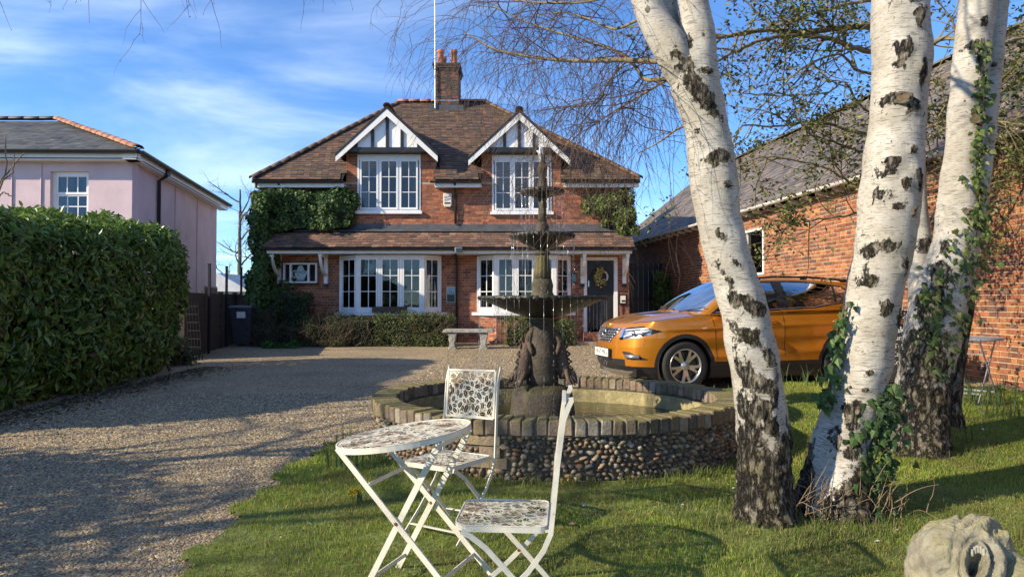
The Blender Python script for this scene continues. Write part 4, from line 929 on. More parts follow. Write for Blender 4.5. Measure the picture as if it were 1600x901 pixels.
# ================================================================== LAUREL HEDGE
hd = thing('laurel_hedge', 'tall glossy green laurel hedge on the left of the drive', 'hedge', (-7.0, 9.5, 0.05))
def hedge_surface(n, seed, dims=(-8.6, -5.68, 6.0, 13.0, 2.62)):
    """points and normals on a rounded, lumpy hedge body"""
    r = np.random.default_rng(seed)
    xL, xR, yN, yF, zT = dims
    P, Nn = [], []
    areas = [(0, (yF-yN)*zT*1.0), (1, (xR-xL)*(yF-yN)*1.0), (2, (xR-xL)*zT*.8), (3, (xR-xL)*zT*.6)]
    tot = sum(a for _, a in areas)
    for f, a in areas:
        m = int(n*a/tot); s, t = r.random(m), r.random(m)
        if f == 0: p = np.stack([np.full(m, xR), yN+(yF-yN)*s, zT*t], -1); q = np.tile((1., 0, 0), (m, 1))
        if f == 1: p = np.stack([xL+(xR-xL)*s, yN+(yF-yN)*t, np.full(m, zT)], -1); q = np.tile((0, 0, 1.), (m, 1))
        if f == 2: p = np.stack([xL+(xR-xL)*s, np.full(m, yN), zT*t], -1); q = np.tile((0, -1., 0), (m, 1))
        if f == 3: p = np.stack([xL+(xR-xL)*s, np.full(m, yF), zT*t], -1); q = np.tile((0, 1., 0), (m, 1))
        P.append(p); Nn.append(q)
    P = np.concatenate(P); Nn = np.concatenate(Nn)
    # round the box edges: pull towards an ellipsoid-like body
    c = np.array([(xL+xR)/2, (yN+yF)/2, zT*.42]); h = np.array([(xR-xL)/2, (yF-yN)/2, zT*.58])
    d = (P-c)/h; e = 4.2; l = (np.abs(d)**e).sum(1)**(1/e); d2 = d/l[:, None]; Q = c+d2*h
    nn = np.sign(d2)*np.abs(d2)**(e-1)/h; nn /= np.linalg.norm(nn, axis=1, keepdims=True)
    lump = 0.42*(vnoise(Q[:, 1]+Q[:, 0]*.7, Q[:, 2]+Q[:, 0]*.3, 1.1, 1)-.5)+0.22*(vnoise(Q[:, 1]*1.0+Q[:, 0], Q[:, 2]*1.0, 2.9, 2)-.5)
    low = np.clip((0.9-Q[:, 2])/.9, 0, 1)
    Q += nn*(lump-.05-.18*low*vnoise(Q[:, 1], Q[:, 2], 3.3, 5))[:, None]
    if yN > 5: Q[:, 2] *= 1+.045*(np.clip(Q[:, 1], 6, 11.6)-8.9)
    Q[:, 2] = np.maximum(Q[:, 2], 0.08)
    return Q, nn
LAU = [(0.11, 0.165, 0.026), (0.135, 0.20, 0.032), (0.175, 0.245, 0.042), (0.07, 0.115, 0.022), (0.215, 0.275, 0.055)]
Q, nn = hedge_surface(44000, 5)
cols = palette(len(Q), LAU, .2); topf = (Q[:, 2] > 2.15)
brown = rng.random(len(Q)) < .02; cols[brown] = (.16, .09, .035)
cols[topf] = palette(int(topf.sum()), [(0.14, .22, .042), (.19, .27, .055), (.105, .18, .037)], .2)
dep = rng.random(len(Q))*0.28; leaf_mesh('foliage', Q-nn*dep[:, None], nn, .12, cols, M_laurel, hd, wide=.36, fold=.22, jit=.55, droop=.25, shape=6)
Qc, nc = hedge_surface(2500, 8)
# dark inner mass: solid core body
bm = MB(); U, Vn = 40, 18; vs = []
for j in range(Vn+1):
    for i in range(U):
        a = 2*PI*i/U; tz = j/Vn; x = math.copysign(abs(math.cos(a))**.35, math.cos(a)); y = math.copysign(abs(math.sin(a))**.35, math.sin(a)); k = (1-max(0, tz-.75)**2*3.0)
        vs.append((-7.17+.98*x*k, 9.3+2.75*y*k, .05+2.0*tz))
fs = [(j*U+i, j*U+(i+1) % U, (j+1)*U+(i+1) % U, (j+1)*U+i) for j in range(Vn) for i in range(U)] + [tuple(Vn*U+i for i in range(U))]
bm.add(vs, fs).build('inner_core', mat('hedge_core', (.016, .02, .008), .95, .5, 9), hd)
for k in range(26):
    y = 6.4+5.8*k/25+rnd.uniform(-.1, .1); x = -5.95+rnd.uniform(-.3, .05)
    MB().tube([(x, y, gz(x, y)-.02), (x+rnd.uniform(-.1, .15), y+rnd.uniform(-.15, .15), .5), (x+rnd.uniform(-.2, .1), y+rnd.uniform(-.3, .3), 1.1)], [.028, .02, .012], 6).build('stem', M_bark, hd, True)
shade_hedge = thing('laurel_hedge', 'lower laurel hedge beside the camera, left of the picture', 'hedge', (-7.2, 0, 0))  # out of view, put in to throw shade on the near gravel
Q, nn = hedge_surface(7000, 15, (-8.6, -6.2, -4.0, 5.1, 2.5)); Q = Q.copy()
leaf_mesh('foliage', Q-nn*(rng.random(len(Q))*.3)[:, None], nn, .15, palette(len(Q), LAU, .2), M_laurel, shade_hedge, wide=.36, fold=.22, jit=.55, droop=.25, shape=6)
bevel(MB().lim(-8.2, -6.55, -3.6, 4.6, .02, 1.35).build('inner_core', bpy.data.materials['hedge_core'], shade_hedge), .3, 3)
# leaf litter and weeds at the hedge foot
n = 2600; lx = -5.75+np.abs(rng.normal(0, .33, n)); ly = rng.uniform(5.2, 12.8, n)
P = np.stack([lx, ly, G(lx, ly)+.012], -1)
tag(leaf_mesh('leaf_litter', P, np.tile((0, 0, 1.), (n, 1)), .06, palette(n, [(.10, .065, .035), (.14, .10, .05), (.06, .045, .03), (.05, .07, .02)], .25), M_box, None, jit=.25, droop=0), 'brown fallen leaves scattered along the foot of the hedge', 'leaf litter')

# ================================================================== IVY ON THE HOUSE
def blob_points(n, boxes, r, lump=.08, seed=1):
    """surface points over a union of boxes with rounded lumpy faces, facing the camera side and the top/sides"""
    P, Nn = [], []
    A = [2*(b[1]-b[0])*(b[5]-b[4])+2*(b[3]-b[2])*(b[5]-b[4])+(b[1]-b[0])*(b[3]-b[2]) for b in boxes]
    for b, a in zip(boxes, A):
        m = int(n*a/sum(A)); c = np.array([(b[0]+b[1])/2, (b[2]+b[3])/2, (b[4]+b[5])/2]); h = np.array([(b[1]-b[0])/2, (b[3]-b[2])/2, (b[5]-b[4])/2])
        fa = np.array([h[1]*h[2], h[1]*h[2], h[0]*h[2]*1.6, h[0]*h[2]*.4, h[0]*h[1], h[0]*h[1]*.1]); fk = r.choice(6, m, p=fa/fa.sum()); d = r.uniform(-1, 1, (m, 3)); e = 6.0
        axis = fk//2; sg = np.where(fk % 2 == 0, np.where(axis == 1, -1., 1.), np.where(axis == 1, 1., -1.)); d[np.arange(m), axis] = sg; l = (np.abs(d)**e).sum(1)**(1/e); d /= l[:, None]
        Q = c+d*h; q = np.sign(d)*np.abs(d)**(e-1)/h; q /= np.linalg.norm(q, axis=1, keepdims=True)
        f = lump*(vnoise(Q[:, 0]+Q[:, 1]*.6, Q[:, 2]+.4*Q[:, 1], 2.6, seed)-.5)*2 + lump*(vnoise(Q[:, 0]*1.3+Q[:, 1], Q[:, 2], 5.7, seed+3)-.5)
        Q = Q+q*(f-r.random(m)*.1)[:, None]
        P.append(Q); Nn.append(q)
    return np.concatenate(P), np.concatenate(Nn)
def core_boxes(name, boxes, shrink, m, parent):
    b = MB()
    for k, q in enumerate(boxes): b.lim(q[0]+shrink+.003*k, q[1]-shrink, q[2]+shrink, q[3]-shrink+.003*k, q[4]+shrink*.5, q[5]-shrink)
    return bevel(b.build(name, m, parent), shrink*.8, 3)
M_core = mat('leaf_shadow_core', (.012, .016, .007), .95, .5, 12)  # near-black filling that imitates the shade deep among the leaves
iv = thing('ivy', 'thick dark ivy smothering the left end of the house', 'ivy', (-6.6, Y0-.3, .2))
boxes = [(-6.9, -4.32, Y0-.42, Y0+.1, 3.30, 4.40), (-7.05, -6.42, Y0-.75, Y0+1.2, 2.3, 4.42), (-6.98, -6.55, Y0-.85, Y0+1.2, .2, 2.5), (-6.9, -6.45, Y0-.7, Y0, 1.4, 2.8)]
Q, nn = blob_points(26000, boxes, np.random.default_rng(3), .17, 2)
IVY = [(0.058, .105, .026), (.08, .135, .034), (.11, .17, .046), (.042, .08, .022)]
def runners(n, edge, wall_y, seed):
    r = random.Random(seed); P, Nn = [], []
    for k in range(n):
        x, z, dx_, dz_ = edge(r)
        for i in range(r.randint(4, 16)):
            x += dx_*.05+r.gauss(0, .03); z += dz_*.05+r.gauss(0, .03)
            for q in range(2): P.append((x+r.gauss(0, .025), wall_y-r.uniform(.02, .10), z+r.gauss(0, .025))); Nn.append((0, -1, .3))
    return np.array(P), np.array(Nn)
P1, N1 = runners(90, lambda r: (r.uniform(-6.6, -4.4), r.choice([3.4, 4.35]), r.gauss(.2, .5), r.choice([-.4, .5])), Y0, 3); P2, N2 = runners(14, lambda r: (-4.75, r.uniform(3.5, 4.3), .5, r.gauss(0, .8)), Y0, 4); P3, N3 = runners(26, lambda r: (-6.5, r.uniform(.6, 1.7), .6, r.gauss(-.3, .6)), Y0-.1, 5)
k_ = (P1[:, 2] > 3.5) & (P1[:, 2] < 4.45) & (P1[:, 0] < -4.36); P1, N1 = P1[k_], N1[k_]; k_ = P2[:, 0] < -4.34; P2, N2 = P2[k_], N2[k_]
Q = np.concatenate([Q, P1, P2, P3]); nn = np.concatenate([nn, N1, N2, N3])
leaf_mesh('foliage', Q, nn, .085, palette(len(Q), IVY, .22), M_ivy, iv, wide=.8, fold=.15, jit=.45, droop=.7)
core_boxes('stems', boxes, .13, M_core, iv)  # solid dark boxes for the shade within the ivy, no stems modelled
iv2 = thing('ivy', 'bright green ivy clump under the right eaves of the house', 'ivy', (2.7, Y0-.1, 3.3))
boxes = [(2.35, 3.36, Y0-.36, Y0+.4, 3.35, 4.36), (2.0, 2.5, Y0-.16, Y0+.05, 3.75, 4.33), (2.75, 3.40, Y0-.45, Y0+.5, 3.15, 4.0)]
Q, nn = blob_points(5200, boxes, np.random.default_rng(4), .18, 7)
leaf_mesh('foliage', Q, nn, .085, palette(len(Q), [(.075, .125, .025), (.11, .16, .03), (.05, .095, .022), (.15, .18, .045)], .2), M_ivy, iv2, wide=.8, fold=.15, jit=.5, droop=.7)
core_boxes('stems', boxes, .14, M_core, iv2)  # same dark filling as shade inside this clump, not stems

# ================================================================== PLANTS BY THE HOUSE WALL
def shrub(name, label, boxes, n, size, cols, seed, twig=None, material=M_box, lump=.12, core=.14, wide=.5, group=None):
    c = boxes[0]; t = thing(name, label, 'shrub' if 'hedge' not in name else 'hedge', ((c[0]+c[1])/2, (c[2]+c[3])/2, gz((c[0]+c[1])/2, (c[2]+c[3])/2)), group)
    Q, nn = blob_points(n, boxes, np.random.default_rng(seed), lump, seed)
    leaf_mesh('foliage', Q, nn, size, palette(len(Q), cols, .22), material, t, wide=wide, jit=.6, droop=.2)
    core_boxes('branches', boxes, core, M_core, t)  # dark boxes stand for the shade inside the shrub, not branches
    if twig:
        lines = []
        for k in range(twig):
            b = rnd.choice(boxes); x, y, z = rnd.uniform(b[0], b[1]), b[2]+rnd.uniform(-.06, .1), rnd.uniform(b[4], b[5]-.2); p = Vector((x, y, z)); d = Vector((rnd.gauss(0, .5), rnd.gauss(-.25, .2), rnd.uniform(.2, 1))).normalized(); pts = [p]
            for s in range(4): d = (d+Vector((rnd.gauss(0, .3), rnd.gauss(0, .15), rnd.gauss(0, .25)))).normalized(); pts.append(pts[-1]+d*.11)
            lines.append((pts, [.006, .005, .004, .003, .002]))
        tubes_mesh('twigs', lines, mat(name+'_twig', (.13, .095, .065), .85, .2, 9), t, 3, 'stuff')
    return t
shrub('clipped_hedge', 'low clipped green hedge under the left bay window', [(-3.6, -1.62, 17.62, 18.28, .12, 1.06), (-2.6, -1.5, 17.60, 18.2, .12, 1.10)], 7500, .05, [(.06, .095, .02), (.10, .135, .028), (.04, .07, .016), (.14, .16, .04)], 11, 120)
shrub('bare_hedge', 'brown twiggy part of the low hedge left of the green part', [(-5.45, -3.5, 17.60, 18.3, .12, .98), (-5.3, -4.2, 17.5, 18.2, .12, .80)], 6500, .045, [(.065, .095, .024), (.085, .115, .03), (.05, .07, .018), (.09, .085, .035)], 12, 200, core=.10)
shrub('round_shrub', 'dark rounded shrub under the display cabinet', [(-6.15, -5.28, 17.85, 18.75, .12, 1.62)], 3800, .06, [(.035, .065, .018), (.05, .085, .022), (.025, .045, .014)], 13)
shrub('dark_shrub', 'dark straggly shrub at the foot of the ivy', [(-6.5, -5.4, 17.5, 18.3, .12, .78), (-6.55, -6.1, 17.6, 18.4, .12, 1.2)], 3600, .06, [(.03, .05, .015), (.04, .06, .02), (.06, .05, .025)], 14, 160)
shrub('ground_plant', 'bright green low plant at the corner of the drive', [(-6.15, -5.35, 17.05, 17.5, .10, .34)], 1100, .09, [(.04, .11, .02), (.06, .15, .03)], 15, core=.09)
shrub('flowering_shrub', 'yellow green shrub behind the fountain under the right bay', [(-.28, .62, 17.55, 18.25, .14, .86), (.0, .9, 17.7, 18.3, .14, 1.0)], 2800, .06, [(.08, .11, .025), (.13, .15, .03), (.05, .08, .02), (.17, .15, .05)], 16, 90, lump=.2)
shrub('small_shrub', 'small green shrub between fountain stem and door', [(1.0, 1.62, 17.9, 18.4, .14, .92)], 1300, .06, [(.07, .10, .025), (.10, .13, .03), (.05, .08, .02)], 17, lump=.15)
shrub('wall_shrub', 'bright leafy shrub against the brick wall behind the windscreen', [(wp(s_at(1082), 0, .3).x-.22, wp(s_at(1082), 0, .3).x+.25, wp(s_at(1082), 0, .3).y-.4, wp(s_at(1082), 0, .3).y+.4, 1.2, 2.35)], 1500, .10, [(.09, .15, .03), (.14, .19, .04), (.06, .11, .025)], 18, lump=.25, core=.2)
shrub('corner_shrub', 'small green shrub at the far end of the laurel hedge', [(-6.9, -6.2, 12.9, 13.5, .1, .75), (-6.7, -6.0, 13.0, 13.6, .1, .55)], 1600, .06, [(.07, .10, .03), (.10, .13, .04), (.04, .07, .02)], 19, 60, lump=.2)

# ================================================================== STONE BENCH, BIN, FENCE
M_conc = mat('weathered_stone', (.36, .35, .32), .9, .3, 12, bump=.4, bscale=60, col2=(.22, .22, .17), c2scale=9)
be = thing('stone_bench', 'pale stone garden bench in front of the clipped hedge', 'bench', (-1.1, 17.0, gz(-1.1, 17)))
gb = gz(-1.1, 17.0)
def bench_prof(): return [(-.62, 0), (.62, 0), (.62, .045), (.58, .085), (-.58, .085), (-.62, .045)]
b = MB(); b.prism(bench_prof(), (-1.07, 16.82, gb+.40), (1, -.02, 0), (0, 0, 1), (.02, .38, 0)); bevel(b.build('seat', M_conc, be), .012)
for x in (-1.46, -.70):
    b = MB(); b.prism([(-.10, 0), (.10, 0), (.10, .04), (.075, .06), (.06, .14), (.085, .24), (.09, .32), (.11, .36), (.11, .40), (-.11, .40), (-.11, .36), (-.075, .32), (-.085, .24), (-.06, .14), (-.075, .06), (-.10, .04)], (x, 16.86, gb-.01), (1, 0, 0), (0, 0, 1), (0, .3, 0)); bevel(b.build('leg', M_conc, be), .012)
bi_ = thing('wheelie_bin', 'dark grey wheelie bin with white label beside the ivy', 'bin', (at(383, 500, 18.1).x, 18.1, .2))
M_bin = mat('grey_bin_plastic', (.05, .05, .062), .5, .2, 6)
bz = gz(-7.2, 18); bxm, bym = at(383, 500, 18.1).x, 18.1
b = MB(); b.add([(bxm-.22, bym-.25, bz+.04), (bxm+.22, bym-.25, bz+.04), (bxm+.22, bym+.25, bz+.04), (bxm-.22, bym+.25, bz+.04), (bxm-.28, bym-.34, bz+.95), (bxm+.28, bym-.34, bz+.95), (bxm+.28, bym+.34, bz+.95), (bxm-.28, bym+.34, bz+.95)], [(0,3,2,1), (4,5,6,7), (0,1,5,4), (1,2,6,5), (2,3,7,6), (3,0,4,7)]); bevel(b.build('bin_body', M_bin, bi_), .03)
b = MB(); b.prism([(-.36, 0), (.36, 0), (.36, .05), (.2, .09), (-.3, .09), (-.36, .05)], (bxm-.30, bym, bz+.953), (0, 1, 0), (0, 0, 1), (.60, 0, 0)); bevel(b.build('lid', mat('bin_lid', (.085, .088, .105), .45, .2, 6), bi_), .015)
MB().box((bxm+.02, bym-.325, bz+.80), (.22, .02, .16)).build('label', M_white, bi_)
for x in (-.22, .22): MB().tube([(bxm+x-.03, bym+.28, bz+.1), (bxm+x+.03, bym+.28, bz+.1)], .1, 14).build('wheel', M_black, bi_)
fe = thing('panel_fence', 'dark overlapping board fence running back beside the pink house', 'fence', (-8.2, 16, .1))
M_fen = mat('dark_fence', (.055, .042, .03), .85, .3, 6, bump=.2, stretch=(1, 1, 4))
fp0, fp1 = Vector((-6.75, 14.2, 0)), Vector((-7.75, 20.2, 0)); fd = (fp1-fp0); fl_ = fd.length; fd.normalize()
for k in range(5):
    p = fp0+fd*(fl_*k/4); MB().box(p+Vector((0, 0, .76)), (.09, .09, 1.7)).build('fence_post', M_fen, fe)
for k in range(4):
    for j in range(11):
        a = fp0+fd*(fl_*k/4+.05); q = fp0+fd*(fl_*(k+1)/4-.05)
        o = Vector((.012*(j % 2), 0, gz(-7, 15)+.08+.122*j)); MB().beam(a+o, q+o, .012, .15).build('fence_board', M_fen, fe)
for (u, d, zt) in ((327, 15.6, 1.95), (354, 17.6, 2.0), (377, 20.0, 2.1)):
    p = at(u, 450, d); tt = thing('steel_post', {327: 'slim black post rising from the fence nearest the hedge', 354: 'slim black post in the middle of the fence', 377: 'slim black post above the wheelie bin'}[u], 'post', (p.x, p.y, 0.1), 'slim black posts along the fence')
    MB().box((p.x, p.y, zt/2+.2), (.05, .05, zt+.1)).build('shaft', M_black, tt); MB().box((p.x, p.y, zt+.26), (.07, .07, .02)).build('cap', M_black, tt)
lat = thing('trellis_panel', 'dark lattice panel leaning against the fence by the hedge', 'trellis', (-6.5, 13.6, .1))
for k in range(5):
    p = Vector((-6.62+.07*k, 14.05-.02*k, gz(-6.5, 13.6)+.05)); MB().beam(p+Vector((.25, -.35, 0)), p+Vector((0, 0, 1.15)), .016, .016).build('slat', M_dark, lat)
for k in range(7):
    f = .08+.14*k; a = Vector((-6.62, 14.05, .2))*(1); p = Vector((-6.62+.25*(1-f), 14.05-.35*(1-f)-.02, gz(-6.5, 13.6)+.05+1.15*f)); MB().beam(p, p+Vector((.28, -.08, 0)), .012, .014).build('slat', M_dark, lat)
cv = thing('far_conservatory', 'low white roofed building glimpsed beyond the fence', 'building', (-11, 33, .2))
p = at(362, 440, 33); MB().lim(p.x-2.6, p.x+.6, 33, 36, .2, 1.9).build('wall', M_cream, cv); b = MB(); b.prism([(-2.8, 2.45), (-.6, 2.75), (.9, 1.9), (.7, 1.85), (-2.8, 1.9)], (p.x, 32.8, 0), (1, 0, 0), (0, 0, 1), (0, 3.5, 0)); b.build('roof', mat('pale_roof', (.6, .62, .64), .5, .1, 4), cv)
for k in range(4): MB().lim(p.x-.6+.3*k, p.x-.42+.3*k, 32.95, 32.99, 1.1, 1.75).build('window', M_black, cv)
# ================================================================== FOUNTAIN POOL
pz = float(lawn_h(np.float64(0.4), np.float64(5.0)))
POOLG = 0.03; CT = 0.50                        # ground and coping top
pool = thing('fountain_pool', 'round pebble walled pool with mossy brick coping under the fountain', 'pool', (PC[0], PC[1], POOLG))
def ell(a, da=0.0, z=0.0): return Vector((PC[0]+(PA+da)*math.cos(a), PC[1]+(PB+da)*math.sin(a), z))
def mossy(name, col, moss, lo=.48, hi=.62, sc=7, rough=.9, rand=0.0, bump=.4, upw=.35):
    """stone with moss on up-facing and noisy places"""
    m = mat(name, col, rough, .3, 14, bump=bump, bscale=50, rand=rand); t = m.node_tree; N = t.nodes; L = t.links; p = N['Principled BSDF']
    src = p.inputs['Base Color'].links[0].from_socket
    g = N.new('ShaderNodeNewGeometry'); sp = N.new('ShaderNodeSeparateXYZ'); L.new(g.outputs['True Normal'], sp.inputs[0])
    n = N.new('ShaderNodeTexNoise'); n.inputs['Scale'].default_value = sc; n.inputs['Detail'].default_value = 7; L.new(g.outputs['Position'], n.inputs['Vector'])
    mu = N.new('ShaderNodeMath'); mu.operation = 'MULTIPLY_ADD'; mu.inputs[1].default_value = upw; L.new(sp.outputs[2], mu.inputs[0]); L.new(n.outputs[0], mu.inputs[2])
    mr = N.new('ShaderNodeMapRange'); mr.inputs['From Min'].default_value = lo+.1; mr.inputs['From Max'].default_value = hi+.22; L.new(mu.outputs[0], mr.inputs[0])
    n3 = N.new('ShaderNodeTexNoise'); n3.inputs['Scale'].default_value = 40; L.new(g.outputs['Position'], n3.inputs['Vector'])
    sc2 = N.new('ShaderNodeVectorMath'); sc2.operation = 'SCALE'; sc2.inputs[0].default_value = moss; m3 = N.new('ShaderNodeMapRange'); m3.inputs['To Min'].default_value = .5; m3.inputs['To Max'].default_value = 1.6; L.new(n3.outputs[0], m3.inputs[0]); L.new(m3.outputs[0], sc2.inputs['Scale'])
    mx = N.new('ShaderNodeMix'); mx.data_type = 'RGBA'; L.new(mr.outputs[0], mx.inputs[0]); L.new(src, mx.inputs[6]); L.new(sc2.outputs[0], mx.inputs[7]); L.new(mx.outputs[2], p.inputs['Base Color'])
    return m
M_cop = [mossy('coping_brick_%d' % i, c, (.15, .125, .045), .40, .56, 6, rand=.22) for i, c in enumerate([(.20, .145, .10), (.25, .19, .135), (.155, .12, .09), (.30, .255, .20)])]
M_poolmortar = mossy('pool_mortar', (.13, .105, .075), (.06, .055, .02), .5, .7)
def ring_wall(name, da0, da1, z0, z1, m, parent, n=96, top=True):
    b = MB(); vs = []
    for k in range(n):
        a = 2*PI*k/n; vs += [ell(a, da0, z0), ell(a, da0, z1), ell(a, da1, z1), ell(a, da1, z0)]
    fs = []
    for k in range(n):
        i, j = 4*k, 4*((k+1) % n); fs += [(i, j, j+1, i+1), (i+1, j+1, j+2, i+2), (i+2, j+2, j+3, i+3)]
    return b.add(vs, fs).build(name, m, parent, False)
ring_wall('wall', -.045, -.25, POOLG-.1, CT-.125, M_poolmortar, pool)
ring_wall('coping_bed', -.012, -.215, CT-.124, CT-.022, M_poolmortar, pool)
ring_wall('inner_render', -.252, -.27, .0, CT-.126, mossy('stained_render', (.33, .28, .14), (.10, .10, .02), .5, .66, 3), pool)
b = MB(); b.add([ell(2*PI*k/64, -.26, .04) for k in range(64)], [tuple(range(64))]); b.build('floor', mat('pool_floor', (.05, .05, .02), .9, .3, 4), pool)
ncop = 112; mes = []
for m in M_cop:
    for v in range(2):
        bm = bmesh.new(); bmesh.ops.create_cube(bm, size=1.0)
        for vv in bm.verts: vv.co.x *= .078*(1 if vv.co.y < 0 else .86); vv.co.y *= .225; vv.co.z *= .115; vv.co += Vector((rnd.gauss(0, .003), rnd.gauss(0, .004), rnd.gauss(0, .003)))
        bmesh.ops.bevel(bm, geom=bm.edges[:], offset=.009, segments=1, affect='EDGES')
        me = bpy.data.meshes.new('coping_brick'); bm.to_mesh(me); bm.free(); me.materials.append(m); mes.append(me)
for k in range(ncop):
    a = 2*PI*k/ncop; c = ell(a, -.112, CT-.062+rnd.gauss(0, .004)); nrm = Vector((math.cos(a)/PA, math.sin(a)/PB, 0)).normalized()
    place('coping_brick', rnd.choice(mes), pool, c, (rnd.gauss(0, .03), rnd.gauss(0, .02), math.atan2(nrm.y, nrm.x)+PI/2+rnd.gauss(0, .03)), (1.04, 1, 1))
# pebbles set in the wall
def pebble_mesh(m, seed):
    r = random.Random(seed); b = MB(); U, W = 7, 4; vs = [(0, 0, -1)]
    for j in range(1, W):
        t = PI*j/W
        for i in range(U): a = 2*PI*i/U; vs.append((math.sin(t)*math.cos(a)*r.uniform(.74, 1.2), math.sin(t)*math.sin(a)*r.uniform(.74, 1.2), -math.cos(t)*r.uniform(.8, 1.1)))
    vs.append((0, 0, 1)); fs = [(0, 1+(i+1) % U, 1+i) for i in range(U)]
    for j in range(W-2):
        for i in range(U): fs.append((1+j*U+i, 1+j*U+(i+1) % U, 1+(j+1)*U+(i+1) % U, 1+(j+1)*U+i))
    fs += [(1+(W-2)*U+i, 1+(W-2)*U+(i+1) % U, len(vs)-1) for i in range(U)]
    return vs, fs
FLC = [(.24, .175, .105), (.18, .13, .085), (.30, .235, .15), (.13, .105, .08), (.22, .13, .07), (.095, .085, .075), (.34, .29, .21)]
M_flint = [mat('flint_%d' % i, c, .6, .25, 30, rand=.25, objco=False, spec=.5) for i, c in enumerate(FLC)]
pms = []
for i, m in enumerate(M_flint):
    for s_ in range(2): vs, fs = pebble_mesh(m, i*3+s_); pms.append(mesh_data('pebble', vs, fs, m, True))
spots = []
for row in range(11):
    z = POOLG+.004+row*.0335; a = PI*.93
    while a < PI*2.10:
        w = rnd.choice([.021, .026, .031, .042, .018, .024]); a += (w*1.02)/1.65
        spots.append((a, z+rnd.gauss(0, .007), w, rnd.uniform(.014, .024))); a += (w*1.02)/1.65
# keep clear of the brick insets near the left front
BR_IN = [(PI*1.365, .335), (PI*1.39, .335), (PI*1.39, .25), (PI*1.40, .17), (PI*1.375, .17)]
def clear(a, z): return all(abs(a-ba)*1.65 > .095 or abs(z-bz) > .05 for ba, bz in BR_IN)
spots = [s for s in spots if clear(s[0], s[1])]
key = lambda s: -((math.sin(s[0]) < -.25)*1.0 + s[2]*4)
spots.sort(key=key)
pv, pf, pc_ = [], [], []
for i, (a, z, w, h) in enumerate(spots):
    c = ell(a, -.042+rnd.gauss(0, .006), z); rz = math.atan2(math.sin(a)/PB, math.cos(a)/PA)+PI/2
    if i < 300: place('pebble', rnd.choice(pms), pool, c, (rnd.gauss(0, .25), rnd.gauss(0, .35), rz), (w, .03, h))
    else:
        vs, fs = pebble_mesh(None, i % 12); R = Matrix.Rotation(rz, 3, 'Z') @ Matrix.Rotation(rnd.gauss(0, .35), 3, 'Y'); n0 = len(pv); k = rnd.choice(FLC)
        pv += [c + R @ Vector((v[0]*w, v[1]*.03, v[2]*h)) for v in vs]; pf += [tuple(j+n0 for j in f) for f in fs]; pc_ += [tuple(q*rnd.uniform(.97, 1.03) for q in k)]*len(vs)
obj('small_pebbles', pv, pf, mat('flint_mixed', (.2, .2, .2), .6, .25, 30, attr=True), pool, True, col=pc_, kind='stuff')
b = MB(); b.box((0, 0, 0), (.16, .05, .075)); brm = mesh_data('inset_brick', b.V, b.F, M_cop[1])
for a, z in BR_IN: place('inset_brick', brm, pool, ell(a, -.05, z), (0, 0, math.atan2(math.sin(a)/PB, math.cos(a)/PA)+PI/2))
# water
mw = bpy.data.materials.new('pool_water'); mw.use_nodes = True; t = mw.node_tree; p = t.nodes['Principled BSDF']; p.inputs['Base Color'].default_value = (.035, .035, .010, 1); p.inputs['Roughness'].default_value = .06; p.inputs['Specular IOR Level'].default_value = .5
nz = t.nodes.new('ShaderNodeTexNoise'); nz.inputs['Scale'].default_value = 14; nz.inputs['Detail'].default_value = 3; g = t.nodes.new('ShaderNodeNewGeometry'); t.links.new(g.outputs['Position'], nz.inputs['Vector'])
bu = t.nodes.new('ShaderNodeBump'); bu.inputs['Strength'].default_value = .35; bu.inputs['Distance'].default_value = .02; t.links.new(nz.outputs[0], bu.inputs['Height']); t.links.new(bu.outputs[0], p.inputs['Normal'])
b = MB(); b.add([ell(2*PI*k/64, -.262, .235) for k in range(64)], [tuple(range(64))]); w_ = b.build('pool_water', mw); tag(w_, 'murky green water in the round fountain pool', kind='structure')

# ================================================================== TIERED FOUNTAIN
FX, FY = 0.29, 6.6
fo = thing('tiered_fountain', 'three tiered mossy stone fountain standing in the round pool', 'fountain', (FX, FY, .03))
M_fst = mossy('fountain_stone', (.065, .052, .037), (.085, .075, .026), .54, .74, 5, .75, bump=.5)
M_fst2 = mossy('fountain_column_stone', (.085, .07, .042), (.12, .105, .03), .40, .62, 6, .8, bump=.5)
M_fish = mossy('fish_carving', (.10, .068, .05), (.075, .07, .03), .55, .72, 6, .8, bump=.6)
M_wet = mossy('wet_dark_stone', (.028, .025, .02), (.05, .05, .016), .60, .74, 6, .35, bump=.5, upw=.3)
b = MB(); b.lathe([(.315, .03), (.31, .3), (.30, .38), (.296, .44), (.28, .50), (.245, .545), (.19, .565), (.16, .57)], 40, (FX, FY, 0)); b.build('base_drum', M_fst, fo, True)
b = MB(); b.lathe([(.15, .56), (.155, .62), (.142, .68), (.155, .76), (.155, .86), (.14, .96), (.115, 1.04), (.10, 1.10), (.11, 1.15), (.17, 1.19)], 32, (FX, FY, 0)); b.build('lower_stem', M_fst, fo, True)
def scallop(nl, amp, R): return lambda r, z, a, i: r*(1+amp*math.cos(nl*a)*max(0, (r/R-.72)/.28))
